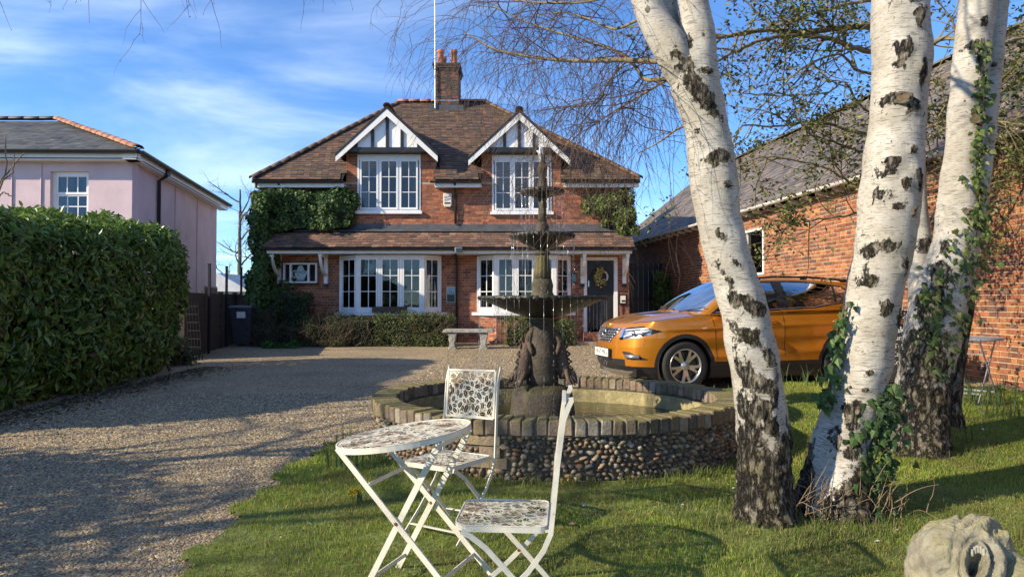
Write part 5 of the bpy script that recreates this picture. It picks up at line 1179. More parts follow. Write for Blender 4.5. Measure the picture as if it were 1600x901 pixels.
def basin(name, R, zr, depth, n=96, lobes=24):
    b = MB(); prof = [(R*.16, zr-depth), (R*.3, zr-depth*.93), (R*.55, zr-depth*.68), (R*.8, zr-depth*.36), (R*.95, zr-.035), (R, zr-.03), (R*1.0, zr-.008), (R*.985, zr), (R*.94, zr-.004), (R*.90, zr-.022), (R*.7, zr-.05), (R*.1, zr-.06)]
    b.lathe(prof, n, (FX, FY, 0), scallop(lobes, .022, R)); o = b.build(name, M_wet, fo, True)
    w = MB(); w.add([(FX+R*.90*math.cos(2*PI*k/48), FY+R*.90*math.sin(2*PI*k/48), zr-.018) for k in range(48)], [tuple(range(48))]); w.build('basin_water', mw, o)
    # egg-and-dart lip
    lip = MB(); m = lobes*2
    for k in range(m):
        a = 2*PI*k/m; c = Vector((FX+R*1.0*math.cos(a), FY+R*1.0*math.sin(a), zr-.018))
        vs = []; 
        for (x, y, z) in ((0, .028*R/.6+.006, 0), (0, -.028*R/.6-.006, 0), (.018, 0, 0), (0, 0, .022), (0, 0, -.03)): vs.append(c + Vector((x*math.cos(a)-y*math.sin(a), x*math.sin(a)+y*math.cos(a), z)))
        lip.add(vs, [(0, 2, 3), (2, 1, 3), (0, 4, 2), (2, 4, 1)])
    lip.build('basin_lip', M_wet, o, True)
    return o
basin('basin', .605, 1.41, .21); basin('basin', .30, 2.00, .15, 72, 18); basin('basin', .20, 2.425, .085, 60, 14)
flute = lambda nf, amp: (lambda r, z, a, i: r*(1-amp*max(0, math.cos(nf*a))**2))
b = MB(); b.lathe([(.11, 1.35), (.115, 1.41), (.098, 1.45), (.104, 1.51), (.09, 1.57)], 28, (FX, FY, 0)); b.build('column_base', M_fst2, fo, True)
b = MB(); b.lathe([(.088, 1.565), (.08, 1.65), (.066, 1.76), (.06, 1.80)], 60, (FX, FY, 0), flute(12, .09)); b.build('fluted_column', M_fst2, fo, True)
b = MB(); b.lathe([(.062, 1.798), (.074, 1.81), (.072, 1.83), (.056, 1.845), (.07, 1.87)], 28, (FX, FY, 0)); b.build('column_collar', M_fst, fo, True)
b = MB(); b.lathe([(.065, 1.95), (.068, 2.03), (.062, 2.08), (.044, 2.12)], 24, (FX, FY, 0)); b.build('column_base', M_fst, fo, True)
b = MB(); b.lathe([(.046, 2.115), (.041, 2.2), (.036, 2.30), (.048, 2.335), (.045, 2.36)], 48, (FX, FY, 0), flute(8, .09)); b.build('fluted_column', M_fst2, fo, True)
b = MB(); b.lathe([(.05, 2.40), (.055, 2.45), (.042, 2.50), (.034, 2.56), (.046, 2.60), (.05, 2.63), (.034, 2.67), (.026, 2.72), (.030, 2.745), (.02, 2.76), (.012, 2.775)], 20, (FX, FY, 0)); b.build('finial', M_fst, fo, True)
def fish(ang, name='carved_fish'):
    ca, sa = math.cos(ang), math.sin(ang)
    def W(r, s, z): return Vector((FX+ca*r-sa*s, FY+sa*r+ca*s, z))
    ctrl = [(.085, .0, 1.11, .024), (.12, -.01, 1.05, .034), (.155, -.01, .97, .048), (.175, 0, .88, .058), (.185, .01, .79, .064), (.195, .0, .71, .064), (.215, -.02, .64, .052)]
    b = MB(); b.tube([W(*c[:3]) for c in ctrl], [c[3] for c in ctrl], 14); body = b.build(name, M_fish, fo, True)
    # frilled tail spread at the foot
    for k in range(9):
        th = -1.2+2.4*k/8; pts = []
        for t in np.linspace(0, 1, 7):
            rr = .18+.15*t*math.cos(th*.6)+.015*math.sin(t*6+k); ss = math.sin(th)*.15*t; pts.append(W(rr, ss, .72-.10*t-.05*abs(math.sin(th))*t+.035*math.sin(t*PI)))
        f = MB(); f.tube(pts, [.022, .025, .025, .023, .020, .016, .007], 7); f.build('tail_frill', M_fst if k % 2 else M_fish, body, True)
    for sgn in (-1, 1):
        f = MB(); f.tube([W(.165, sgn*.04, .97), W(.165, sgn*.075, .93), W(.15, sgn*.085, .89), W(.14, sgn*.08, .85)], [.02, .024, .02, .008], 8); f.build('fin', M_fish, body, True)
    for k in range(5):
        f = MB(); z = 1.0-.07*k; r = .175+.014*k+(.02 if k < 2 else .03); f.tube([W(r, -.012, z+.03), W(r+.028, 0, z), W(r, .012, z-.03)], [.010, .013, .009], 6); f.build('spine_scale', M_fish, body, True)
    return body
for a in (math.radians(203), math.radians(-8), math.radians(98)): fish(a)
# falling water
mwf = bpy.data.materials.new('falling_water'); mwf.use_nodes = True; t = mwf.node_tree; N = t.nodes; N.remove(N['Principled BSDF'])
tr = N.new('ShaderNodeBsdfTransparent'); gl = N.new('ShaderNodeBsdfGlossy'); gl.inputs['Roughness'].default_value = .12; df_ = N.new('ShaderNodeBsdfTranslucent'); df_.inputs[0].default_value = (.9, .93, .95, 1)
m1_ = N.new('ShaderNodeMixShader'); m1_.inputs[0].default_value = .5; m2_ = N.new('ShaderNodeMixShader'); m2_.inputs[0].default_value = .38
t.links.new(gl.outputs[0], m1_.inputs[1]); t.links.new(df_.outputs[0], m1_.inputs[2]); t.links.new(tr.outputs[0], m2_.inputs[1]); t.links.new(m1_.outputs[0], m2_.inputs[2]); t.links.new(m2_.outputs[0], N['Material Output'].inputs[0])
st = MB()
for (R, zt, zb, n) in ((.61, 1.39, .24, 46), (.305, 1.98, 1.42, 26), (.205, 2.41, 2.0, 22)):
    for k in range(n):
        a = 2*PI*(k+rnd.uniform(-.35, .35))/n; x, y = FX+R*math.cos(a), FY+R*math.sin(a); z = zt; run = rnd.choice([.1, .22, .35, .5])
        L = min(run, zt-zb); st.tube([(x, y, z), (x, y, z-L*.5), (x, y, z-L)], [.0022, .0019, .0012], 5); z -= L
        while z > zb+.03:
            z -= rnd.uniform(.02, .12); l = rnd.uniform(.008, .04)
            if z-l > zb: st.tube([(x+rnd.gauss(0, .004), y+rnd.gauss(0, .004), z), (x, y, z-l*.6), (x, y, z-l)], [.0008, .0032, .001], 5)
for k in range(260):        # spray drops
    R, zt, zb = rnd.choice([(.24, 2.4, 1.6), (.34, 2.0, 1.3), (.64, 1.4, .3), (.24, 2.4, 1.9)]); a = rnd.uniform(-.6, .9) if rnd.random() < .6 else rnd.uniform(0, 2*PI); r = R+abs(rnd.gauss(0, .05)); z = rnd.uniform(zb, zt); x, y = FX+r*math.cos(a), FY+r*math.sin(a)
    st.tube([(x, y, z), (x, y, z-.005), (x, y, z-.01)], [.0006, .0035, .0008], 5)
tag(st.build('falling_water', mwf, None, True), 'thin falling water drips from the fountain basins', 'water', kind='stuff')
jt = MB()
for k in range(34):
    a = rnd.uniform(0, 2*PI); r = rnd.uniform(.0, .022); h = rnd.uniform(.05, .15); x, y = FX-.01+r*math.cos(a), FY+r*math.sin(a); jt.tube([(x, y, 2.70-rnd.uniform(0, .12)), (x+rnd.gauss(0, .006), y, 2.775), (x-.006+rnd.gauss(0, .012), y, 2.76+h*.6)], [.006, .007, .003], 6)
jm = mat('foaming_water', (.80, .83, .86), .3, .1, 30, trans=.3); tag(jt.build('water_jet', jm, None, True), 'small white foaming water jet at the top of the fountain', 'water', kind='stuff')

# ================================================================== BISTRO SET
M_wht = mat('rusty_white_paint', (.64, .61, .51), .5, .08, 20, col2=(.16, .07, .03), c2scale=24, c2lo=.66, c2hi=.73, objco=True)
M_lace = mat('rusty_cut_metal', (.64, .60, .48), .5, .12, 20, col2=(.17, .085, .045), c2scale=10, c2lo=.47, c2hi=.62, objco=True)
M_gap = mat('rusty_backing', (.055, .035, .024), .8, .4, 14, objco=True)
from mathutils.geometry import delaunay_2d_cdt
def lace(inside, x0, x1, y0, y1, outl, seed=1, L=.062):
    """metal sheet with leaf-shaped cut-outs (pairs of half lenses either side of a rib); returns verts, tris"""
    r = random.Random(seed); holes = []; store = np.zeros((9000, 3)); cnt = [0]
    def fits(cs):
        A_ = store[:cnt[0]]
        for (x, y, q) in cs:
            if cnt[0] and np.any((A_[:, 0]-x)**2+(A_[:, 1]-y)**2 < (A_[:, 2]+q+.0006)**2): return False
        for (x, y, q) in cs:
            if not (inside(x+q, y) and inside(x-q, y) and inside(x, y+q) and inside(x, y-q)): return False
        return True
    def half_lens(c, a, l, w, sg, g):
        ca, sa = math.cos(a), math.sin(a); T = lambda x, y: (c[0]+x*ca-y*sa, c[1]+x*sa+y*ca)
        up = [T(l*t, sg*(w*(1-t*t))) for t in (-.72, -.4, 0, .4, .72)]; lo = [T(l*t, sg*g) for t in (.76, -.76)]
        return up+lo if sg > 0 else (up+lo)[::-1]
    ar_ = (x1-x0)*(y1-y0)/.16
    for (n, l0, single) in ((int(2600*ar_), L/2, False), (int(2600*ar_), L*.38, False), (int(3000*ar_), L*.30, True), (int(3500*ar_), L*.2, True), (int(3500*ar_), L*.13, True)):
        for _ in range(n):
            c = (r.uniform(x0, x1), r.uniform(y0, y1)); a = r.uniform(0, PI); l = l0*r.uniform(.85, 1.15); w = l*(.46 if not single else .34); ca, sa = math.cos(a), math.sin(a)
            cs = [(c[0]+ca*l*t, c[1]+sa*l*t, max(.001, w*(1-t*t))) for t in (-.8, -.5, -.2, .2, .5, .8)]
            if fits(cs):
                store[cnt[0]:cnt[0]+6] = cs; cnt[0] += 6
                if single: up = [(-.75, .3), (0, 1), (.75, .3), (.75, -.3), (0, -1), (-.75, -.3)]; holes.append([(c[0]+x*l*ca-y*w*.95*sa, c[1]+x*l*sa+y*w*.95*ca) for x, y in up])
                else: holes += [half_lens(c, a, l, w*1.0, 1, .0009), half_lens(c, a, l, w*1.0, -1, .0009)]
    vs = [Vector(p) for p in outl]; faces = [list(range(len(outl)))]
    for h in holes:
        if sum(h[i-1][0]*h[i][1]-h[i][0]*h[i-1][1] for i in range(len(h))) < 0: h = h[::-1]
        k = len(vs); vs += [Vector(p) for p in h]; faces.append(list(range(k, k+len(h))))
    V, E, F, ov, oe, of = delaunay_2d_cdt(vs, [], faces, 1, 1e-6)
    tris = [tuple(f) for f, o in zip(F, of) if list(o) == [0]]
    return [(v.x, v.y, 0.0) for v in V], tris
def solid(o, t=.0012):
    m = o.modifiers.new('thickness', 'SOLIDIFY'); m.thickness = t; m.offset = -1; return o
def rrect(w, d, r, n=6, front=None):
    """rounded rectangle outline; front pair of corners may have a bigger radius"""
    out = []; f = front or r
    for (cx, cy, a0, rr) in ((w/2-f, d/2-f, 0, f), (-w/2+f, d/2-f, PI/2, f), (-w/2+r, -d/2+r, PI, r), (w/2-r, -d/2+r, 1.5*PI, r)):
        for i in range(n+1): a = a0+PI/2*i/n; out.append((cx+rr*math.cos(a), cy+rr*math.sin(a)))
    return out
def rim(outl, h, t, z):
    """upright band along a closed outline"""
    b = MB(); n = len(outl); vs = []
    cx, cy = sum(p[0] for p in outl)/n, sum(p[1] for p in outl)/n
    for i, (x, y) in enumerate(outl):
        (x0, y0), (x1, y1) = outl[i-1], outl[(i+1) % n]; dx_, dy_ = x1-x0, y1-y0; l = math.hypot(dx_, dy_); nx, ny = dy_/l, -dx_/l
        vs += [(x, y, z-h), (x, y, z), (x-nx*t, y-ny*t, z), (x-nx*t, y-ny*t, z-h)]
    fs = []
    for i in range(n):
        a, c = 4*i, 4*((i+1) % n); fs += [(a, c, c+1, a+1), (a+1, c+1, c+2, a+2), (a+2, c+2, c+3, a+3), (a+3, c+3, c, a)]
    b.add(vs, fs); return b
def make_chair(name, label):
    t = thing(name, label, 'chair', (0, 0, 0), 'white bistro chairs by the pool')
    sw, sdp = .40, .40; zs = .455
    ol = rrect(sw, sdp, .035, 6, .075); rim(ol, .028, .005, zs).build('seat_rim', M_wht, t)
    inner = lambda x, y: in_poly(np.array([x]), np.array([y]), [(p*.95, q*.95) for p, q in ol])[0]
    vs, fs = lace(inner, -.2, .2, -.2, .2, ol, seed=3); solid(obj('seat', [(x, y, z+zs-.003) for x, y, z in vs], fs, M_lace, t))
    # back panel, leaning
    th = math.radians(7); pw, ph = .392, .30; o = Vector((0, -.235, .675)); ey = Vector((0, -math.sin(th), math.cos(th))); en = Vector((0, math.cos(th), math.sin(th)))
    inn = lambda x, y: abs(x) < pw/2-.009 and .009 < y < ph-.009
    vs, fs = lace(inn, -pw/2, pw/2, 0, ph, [(-pw/2, 0), (pw/2, 0), (pw/2, ph), (-pw/2, ph)], seed=9)
    bk = solid(obj('backrest', [o+Vector((1, 0, 0))*x+ey*y+en*z for x, y, z in vs], fs, M_lace, t))
    fr = MB()
    for (p, q) in (((-pw/2, 0), (pw/2, 0)), ((-pw/2, ph), (pw/2, ph))): fr.beam(o+Vector((p[0], 0, 0))+ey*p[1], o+Vector((q[0], 0, 0))+ey*q[1], .016, .012, ey)
    for x in (-pw/2, pw/2): fr.beam(o+Vector((x, 0, 0))+ey*.002, o+Vector((x, 0, 0))+ey*(ph-.002), .014, .010, (0, 1, 0))
    fr.build('backrest_frame', M_wht, bk)
    for sx in (-1, 1):
        x = sx*.214
        u = MB(); pts = [(x, -.30, 1.0), (x, -.302, .985), (x, -.288, .955), (x, -.268, .90), (x, -.245, .72), (x, -.225, .52), (x, -.215, .43), (x, -.185, .36), (x, -.12, .27), (x, .02, .13), (x, .17, .0)]
        u.strip(pts, .007, .021, (1, 0, 0)); u.build('leg', M_wht, t)
        x = sx*.196; u = MB(); u.strip([(x, .165, .428), (x, .12, .405), (x, .06, .36), (x, -.1, .19), (x, -.27, .0)], .007, .024, (1, 0, 0)); u.build('leg', M_wht, t)
        bl = MB(); bl.tube([(sx*.19, -.055, .215), (sx*.224, -.055, .215)], .007, 8); bl.build('pivot_bolt', mat('rust', (.13, .05, .02), .8, .3, 30) if sx < 0 else bpy.data.materials['rust'], t)
    MB().beam((-.196, -.2, .078), (.196, -.2, .078), .018, .006).build('stretcher', M_wht, t); MB().beam((-.214, .11, .055), (.214, .11, .055), .018, .006).build('stretcher', M_wht, t)
    MB().beam((-.2, -.2, .436), (.2, -.2, .436), .016, .008).build('stretcher', M_wht, t)
    return t
ch = make_chair('bistro_chair', 'white cut metal folding chair nearest the camera, seen side on')
ch.scale = (.95,)*3; ch.location = (-.035, 2.98, gz(0, 2.98)+.022); ch.rotation_euler = (0, 0, PI/2-.075)
ch2 = copy_tree(ch); ch2['label'] = 'white cut metal folding chair behind the table, facing the camera'
ch2.scale = (.93,)*3; ch2.location = (-.365, 3.98, gz(-.23, 3.92)+.02); ch2.rotation_euler = (0, math.radians(2), PI-.62)
def make_table(name, label, group, M_, lacey=True, R=.315, zt=.725):
    t = thing(name, label, 'table', (0, 0, 0), group)
    ol = [(R*math.cos(2*PI*k/56), R*math.sin(2*PI*k/56)) for k in range(56)]; rim(ol, .026, .006, zt).build('table_rim', M_, t)
    if lacey:
        vs, fs = lace(lambda x, y: x*x+y*y < (R-.012)**2, -R, R, -R, R, ol, seed=21); solid(obj('table_top', [(x, y, z+zt-.003) for x, y, z in vs], fs, M_lace, t))
    else:
        MB().lathe([(R-.004, zt-.012), (R-.004, zt-.002)], 48).build('table_top', M_, t)
    for sy in (-1, 1):
        y = sy*.16
        MB().strip([(-.27, y, zt-.02), (.27, y, 0)], .008, .028, (0, 1, 0)).build('leg', M_, t); y = sy*.145
        MB().strip([(.27, y, zt-.03), (-.27, y, 0)], .008, .028, (0, 1, 0)).build('leg', M_, t)
        MB().tube([(0, sy*.14, zt/2-.01), (0, sy*.168, zt/2-.01)], .008, 8).build('pivot_bolt', bpy.data.materials['rust'], t)
    for (x, z) in ((-.19, .10), (.19, .10), (-.12, .53), (.265, zt-.045)): MB().beam((x, -.158, z), (x, .158, z), .006, .018).build('stretcher', M_, t)
    return t
tb = make_table('bistro_table', 'round white cut metal bistro table leaning slightly to the left', 'folding garden tables', M_wht)
tb.location = (-.40, 3.24, gz(-.5, 3.2)+.02); tb.rotation_euler = (math.radians(2.5), math.radians(-8), math.radians(-24))
M_gry = mat('grey_metal', (.34, .35, .36), .5, .1, 12)
tx0 = at(1528, 625, 7.75)
tb2 = make_table('bistro_table', 'grey folding garden table by the brick wall behind the birches', 'folding garden tables', M_gry, False, .30, .71)
tb2.location = (tx0.x-.06, 7.75, float(lawn_h(np.float64(tx0.x), np.float64(7.75)))); tb2.rotation_euler = (0, 0, math.radians(38))
ch3 = copy_tree(ch); ch3['label'] = 'folding chair half hidden behind the third birch trunk'; p = at(1490, 600, 8.2)
ch3.location = (p.x-.1, 8.25, float(lawn_h(np.float64(p.x), np.float64(8.2)))); ch3.rotation_euler = (0, 0, -PI/2-.3)

# ================================================================== STONE HEAD
hdn = thing('garden_sculpture', 'weathered carved stone head with open toothed mouth in the corner', 'sculpture', (1.67, 2.62, .02))
cen = Vector((1.70, 2.62, .30)); tc_ = (Vector((0, 0, CAMH))-cen).normalized(); rr_v = Vector((0, 0, 1)).cross(tc_).normalized(); uu_v = tc_.cross(rr_v)
U, Wn = 190, 130; vs = []
def bump2(a, b, ca, cb, ra, rb, rot=0):
    da, db = a-ca, b-cb; x = da*math.cos(rot)+db*math.sin(rot); y = -da*math.sin(rot)+db*math.cos(rot); return math.exp(-((x/ra)**2+(y/rb)**2))
def ringb(a, b, ca, cb, ra, rb, w, rot=0):
    da, db = a-ca, b-cb; x = da*math.cos(rot)+db*math.sin(rot); y = -da*math.sin(rot)+db*math.cos(rot); q = math.hypot(x/ra, y/rb); return math.exp(-((q-1)/w)**2)
for j in range(Wn+1):
    for i in range(U):
        th, ph = PI*j/Wn, 2*PI*i/U; d = Vector((math.sin(th)*math.cos(ph), math.sin(th)*math.sin(ph), math.cos(th)))
        a, b_, f = d.dot(rr_v), d.dot(uu_v), d.dot(tc_)
        r = 1.0; front = max(0.0, min(1.0, (f+.25)/.4))
        r += .40*bump2(a, b_, 1.0, .05, .35, .28) + .10*bump2(a, b_, -.2, -.8, .9, .5)
        r += front*(.17*bump2(a, b_, .42, .86, .40, .20) - .07*bump2(a, b_, -.03, .96, .10, .05, .9) - .11*bump2(a, b_, .14, .86, .11, .035, .5) + .08*bump2(a, b_, .20, .76, .2, .05, .35)
             - .17*bump2(a, b_, .44, .75, .085, .050, .2) + .09*bump2(a, b_, .44, .76, .035, .03) + .09*bump2(a, b_, .60, .70, .10, .05, -.5) + .08*bump2(a, b_, .30, .64, .09, .045, -.1)
             - .62*bump2(a, b_, .17, .27, .085, .19, -.22) + .15*ringb(a, b_, .17, .27, .16, .28, .16, -.22) - .07*ringb(a, b_, .17, .27, .235, .37, .10, -.22)
             + .15*bump2(a, b_, .47, .22, .075, .30, -.25) - .20*bump2(a, b_, .62, .20, .035, .28, -.3) + .12*bump2(a, b_, .73, .16, .05, .28, -.35)
             - .15*bump2(a, b_, .62, .54, .045, .13, .7) - .08*bump2(a, b_, -.17, .38, .035, .28, -.15) + .06*bump2(a, b_, -.45, .45, .3, .35) - .06*bump2(a, b_, -.3, .05, .12, .03, .4))
        n = mnoise.noise(d*3.1)*.05 + mnoise.noise(d*9)*.022 + mnoise.noise(d*24)*.012 + mnoise.noise(d*55)*.006
        r += n; q = Vector((d.x*.195, d.y*.20, d.z*.232))*r; vs.append(cen + q)
fs = [(j*U+i, (j+1)*U+i, (j+1)*U+(i+1) % U, j*U+(i+1) % U) for j in range(Wn) for i in range(U)]
vs = [v if v.z > .015 else Vector((v.x, v.y, .015)) for v in vs]
M_head = mossy('lichen_stone', (.30, .27, .19), (.24, .215, .10), .52, .7, 9, .9, bump=.7)
obj('head', vs, fs, M_head, hdn, True)
for k in range(5):
    a, b_ = .09+.045*k, .47+.010*k-.012*(k-2)**2; d = (rr_v*a+uu_v*b_+tc_*math.sqrt(max(0, 1-a*a-b_*b_))); p = cen + Vector((d.x*.195, d.y*.20, d.z*.232))*1.0
    bevel(MB().box(p, (.010, .03, .026)).build('tooth', mat('stone_tooth_%d' % k, (.42, .39, .30), .8, .2, 20), hdn), .004)
b = MB(); b.lathe([(.21, -.02), (.21, .06), (.19, .14)], 28, (1.675, 2.62, .0)); b.build('base', M_head, hdn, True)
# ================================================================== ORANGE CAR
car = thing('parked_car', 'metallic orange compact crossover car parked in front of the brick wall', 'car', (0, 0, 0))
def paint_mat():
    m = bpy.data.materials.new('orange_metallic_paint'); m.use_nodes = True; t = m.node_tree; N = t.nodes; p = N['Principled BSDF']
    p.inputs['Metallic'].default_value = .55; p.inputs['Roughness'].default_value = .34; p.inputs['Coat Weight'].default_value = 1.0; p.inputs['Coat Roughness'].default_value = .03
    g = N.new('ShaderNodeTexCoord'); n = N.new('ShaderNodeTexNoise'); n.inputs['Scale'].default_value = 900; t.links.new(g.outputs['Object'], n.inputs['Vector'])
    r = N.new('ShaderNodeValToRGB'); r.color_ramp.elements[0].color = (.50, .172, .008, 1); r.color_ramp.elements[1].color = (.65, .25, .018, 1); r.color_ramp.elements[0].position = .35; r.color_ramp.elements[1].position = .65; t.links.new(n.outputs[0], r.inputs[0]); t.links.new(r.outputs[0], p.inputs['Base Color'])
    return m
M_paint = paint_mat()
M_clad = mat('car_black_trim', (.018, .018, .019), .45, .15, 30, objco=True)
M_tyre = mat('tyre_rubber', (.02, .02, .021), .8, .2, 20, objco=True)
M_alloy = mat('alloy', (.52, .53, .54), .28, .05, 10, metal=.85, objco=True)
M_chrome = mat('bright_chrome', (.75, .75, .76), .12, .03, 10, metal=1.0, objco=True)
M_cglass = glass_mat('car_glass', (.10, .115, .115), .06, .01)
M_lens = glass_mat('lamp_lens', (.92, .94, .95), .0, .01, 1.35)
M_gap2 = mat('panel_gap', (.01, .008, .006), .9, .1, 9, objco=True)
_zl = np.array([.17, .24, .34, .46, .60, .74, .88, 1.0, 1.2])
_xf = np.array([2.00, 2.10, 2.165, 2.18, 2.17, 2.15, 2.09, 1.98, 1.7]); _xr = np.array([-1.93, -2.02, -2.07, -2.085, -2.08, -2.06, -2.05, -2.04, -2.02]); _w = np.array([.78, .83, .865, .875, .884, .890, .882, .865, .83])
def catmull(Pc, n):
    """Pc (k,...) control points -> n samples, uniform Catmull-Rom"""
    k = len(Pc); P = np.concatenate([2*Pc[:1]-Pc[1:2], Pc, 2*Pc[-1:]-Pc[-2:-1]]); u = np.linspace(0, k-1, n); i = np.minimum(u.astype(int), k-2); f = (u-i).reshape((-1,)+(1,)*(Pc.ndim-1))
    a, b, c, d = P[i], P[i+1], P[i+2], P[i+3]
    return .5*(2*b+(c-a)*f+(2*a-5*b+4*c-d)*f**2+(3*b-a-3*c+d)*f**3)
def outline_ctrl(z):
    xf, xr, w = np.interp(z, _zl, _xf), np.interp(z, _zl, _xr), np.interp(z, _zl, _w); o = np.ones_like(z)
    return np.array([[xr, 0*o], [xr+.015, .45*w], [xr+.07, .78*w], [xr+.26, .955*w], [-1.35*o, .99*w], [-.7*o, 1.0*w], [0*o, 1.0*w], [.7*o, 1.0*w], [1.28*o, .995*w], [1.66*o, .955*w], [xf-.24, .82*w], [xf-.085, .55*w], [xf-.02, .26*w], [xf, 0*o]])
def ztop(x):
    return np.interp(x, [-2.1, -1.9, -1.2, -.2, .8, 1.1, 1.5, 1.85, 2.02, 2.1, 2.3], [1.06, 1.12, 1.13, 1.10, 1.055, 1.035, .995, .945, .905, .885, .86])
NS, NT = 600, 116
tt = np.linspace(0, 1, NT)
# the top line depends on x, so iterate once: start from outline at z=.95
C0 = catmull(outline_ctrl(np.array([.95]))[:, :, 0], NS); zt_s = ztop(C0[:, 0])
Zg = .17 + (zt_s[:, None]-.17)*tt[None, :]
Ctrl = outline_ctrl(Zg.ravel()); S = catmull(Ctrl.transpose(0, 2, 1).reshape(14, -1), NS) if False else None
half = np.zeros((NS, NT, 3))
for j in range(NT):
    zc_ = Zg[:, j]; K = outline_ctrl(zc_)              # (14,2,NS)
    A = np.zeros((NS, 2)); k = 14
    P = np.concatenate([2*K[:1]-K[1:2], K, 2*K[-1:]-K[-2:-1]]); u = np.linspace(0, k-1, NS); i = np.minimum(u.astype(int), k-2); f = (u-i)[:, None]; sidx = np.arange(NS)
    a, b_, c, d = P[i, :, sidx], P[i+1, :, sidx], P[i+2, :, sidx], P[i+3, :, sidx]
    A = .5*(2*b_+(c-a)*f+(2*a-5*b_+4*c-d)*f**2+(3*b_-a-3*c+d)*f**3)
    half[:, j, :2] = A; half[:, j, 2] = zc_
half[0, :, 1] = 0; half[-1, :, 1] = 0
# shoulder roll-in near the top edge, waist crease and door hollow
for j in range(NT):
    t_ = tt[j]; roll = max(0, (t_-.86)/.14)**2*.030; x = half[:, j, 0]; side = np.clip(half[:, j, 1]/.8, 0, 1)**2*sstep(-1.95, -1.6, x)*(1-sstep(1.3, 1.75, x))
    z = half[:, j, 2]; crease = .014*np.exp(-((z-(.90+.03*(-x)))/.035)**2) - .020*np.exp(-((z-(.62+.06*np.clip(-x, -1, 1)))/.09)**2) + .010*np.exp(-((z-(.50+.04*(-x)))/.05)**2)
    half[:, j, 1] += side*(crease-roll)
fl_ = np.exp(-((half[:, :, 2]-.5)/.25)**2)*(np.exp(-((half[:, :, 0]-1.2775)/.42)**2)+np.exp(-((half[:, :, 0]+1.2775)/.42)**2))*.018
half[:, :, 1] += fl_*np.clip(half[:, :, 1]/.8, 0, 1)**2
arc = np.concatenate([[0], np.cumsum(np.linalg.norm(np.diff(half[:, NT//2, :2], axis=0), axis=1))]); arc = arc[-1]-arc     # distance from the nose centre
full = np.concatenate([half, half[-2:0:-1]*np.array([1, -1, 1])]); arcf = np.concatenate([arc, arc[-2:0:-1]]); nS = len(full)
def emit(name, grid, mask, m, parent, wrap=False, smooth=True, shift=0.0, nrm=None):
    n0, n1 = grid.shape[:2]; V = grid.reshape(-1, 3); i, j = np.where(mask)
    F = np.stack([i*n1+j, ((i+1) % n0)*n1+j, ((i+1) % n0)*n1+j+1, i*n1+j+1], -1)
    if len(F) == 0: return None
    used = np.unique(F); re = -np.ones(len(V), int); re[used] = np.arange(len(used))
    return obj(name, V[used], re[F], m, parent, smooth)
def qmid(g): return (g + np.roll(g, -1, axis=0))[:, :-1]/2/2 + (g+np.roll(g, -1, axis=0))[:, 1:]/4
Cq = qmid(full); aq = (arcf+np.roll(arcf, -1))[:, None]/2*np.ones((1, NT-1)); X, Yq, Z = Cq[..., 0], Cq[..., 1], Cq[..., 2]
WZC = .35; dF, dR = np.hypot(X-1.2775, Z-WZC), np.hypot(X+1.2775, Z-WZC); isside = np.abs(Yq) > .62
cut = isside & ((dF < .385) | (dR < .385)) & (Z < .80)
frontside = X > 1.2
gr = frontside & (aq < .22+.20*np.clip((Z-.66)/.20, 0, 1.0)+.0) & (Z > .665) & (Z < .865)
hl_lo = .695+.125*np.clip((aq-.44)/.66, 0, 1)**1.3; hl_hi = .862+.075*np.clip((aq-.44)/.66, 0, 1)
hl = frontside & (aq > .445-.0*Z) & (aq < 1.12) & (Z > hl_lo) & (Z < np.minimum(hl_hi, hl_lo+.17*np.clip((1.14-aq)/.42, 0, 1)+.004)) & ~cut
fog = frontside & (aq > .52+.12*(.54-Z)/.12) & (aq < .93) & (Z > .43) & (Z < .435+.105*np.clip((.95-aq)/.30, 0, 1)) & ~cut
lowg = frontside & (aq < .58) & (Z > .335) & (Z < .43)
skid = frontside & (aq < .80) & (Z < .265)
clad = (isside & ((dF < .445) | (dR < .445)) & (Z < .85)) | (Z < .335) | ((Z < .40) & (np.abs(X) < 1.3)) | ((X < -1.9) & (Z < .48))
body = ~(cut | gr | hl | fog | lowg | skid | clad)
emit('body', full, body, M_paint, car); emit('lower_cladding', full, clad & ~(cut | skid | lowg | fog), M_clad, car)
grl = emit('grille', full, gr, M_clad, car); emit('lower_grille', full, lowg, M_clad, car); emit('skid_plate', full, skid, M_alloy, car)
for sgn in (1, -1):
    m_ = hl & (np.sign(Yq) == sgn)
    # lamp bowl set back, lens on the body line
    back = full.copy(); back[..., 0] -= .05; back[..., 1] *= .955
    L_o = emit('headlight', back, m_, M_alloy, car); emit('lens', full, m_, M_lens, L_o); emit('lamp_surround', back*np.array([1.002, 1.004, 1]), m_ & (aq > .92), M_clad, L_o)
    emit('fog_lamp', full, fog & (np.sign(Yq) == sgn), M_clad, car)
def surf_at(a, z, side=1, out=0.0):
    """point on the front/side skin at distance a from the nose centre and height z (side 1 = left)"""
    i = int(np.argmin(np.abs(arc-a))); j = int(np.argmin(np.abs(half[i, :, 2]-z))); p = half[i, j]; q = half[max(i-1, 0), j]; t_ = p-q if i > 0 else half[1, j]-p
    n = Vector((-t_[1], t_[0], 0)); n = n.normalized() if n.length > 1e-9 else Vector((1, 0, 0))
    if n.x < 0 and a < .6: n = -n
    if n.y < 0 and a > .6: n = -n
    v = Vector((p[0], p[1], z)) + n*out; return Vector((v.x, v.y*side, v.z))
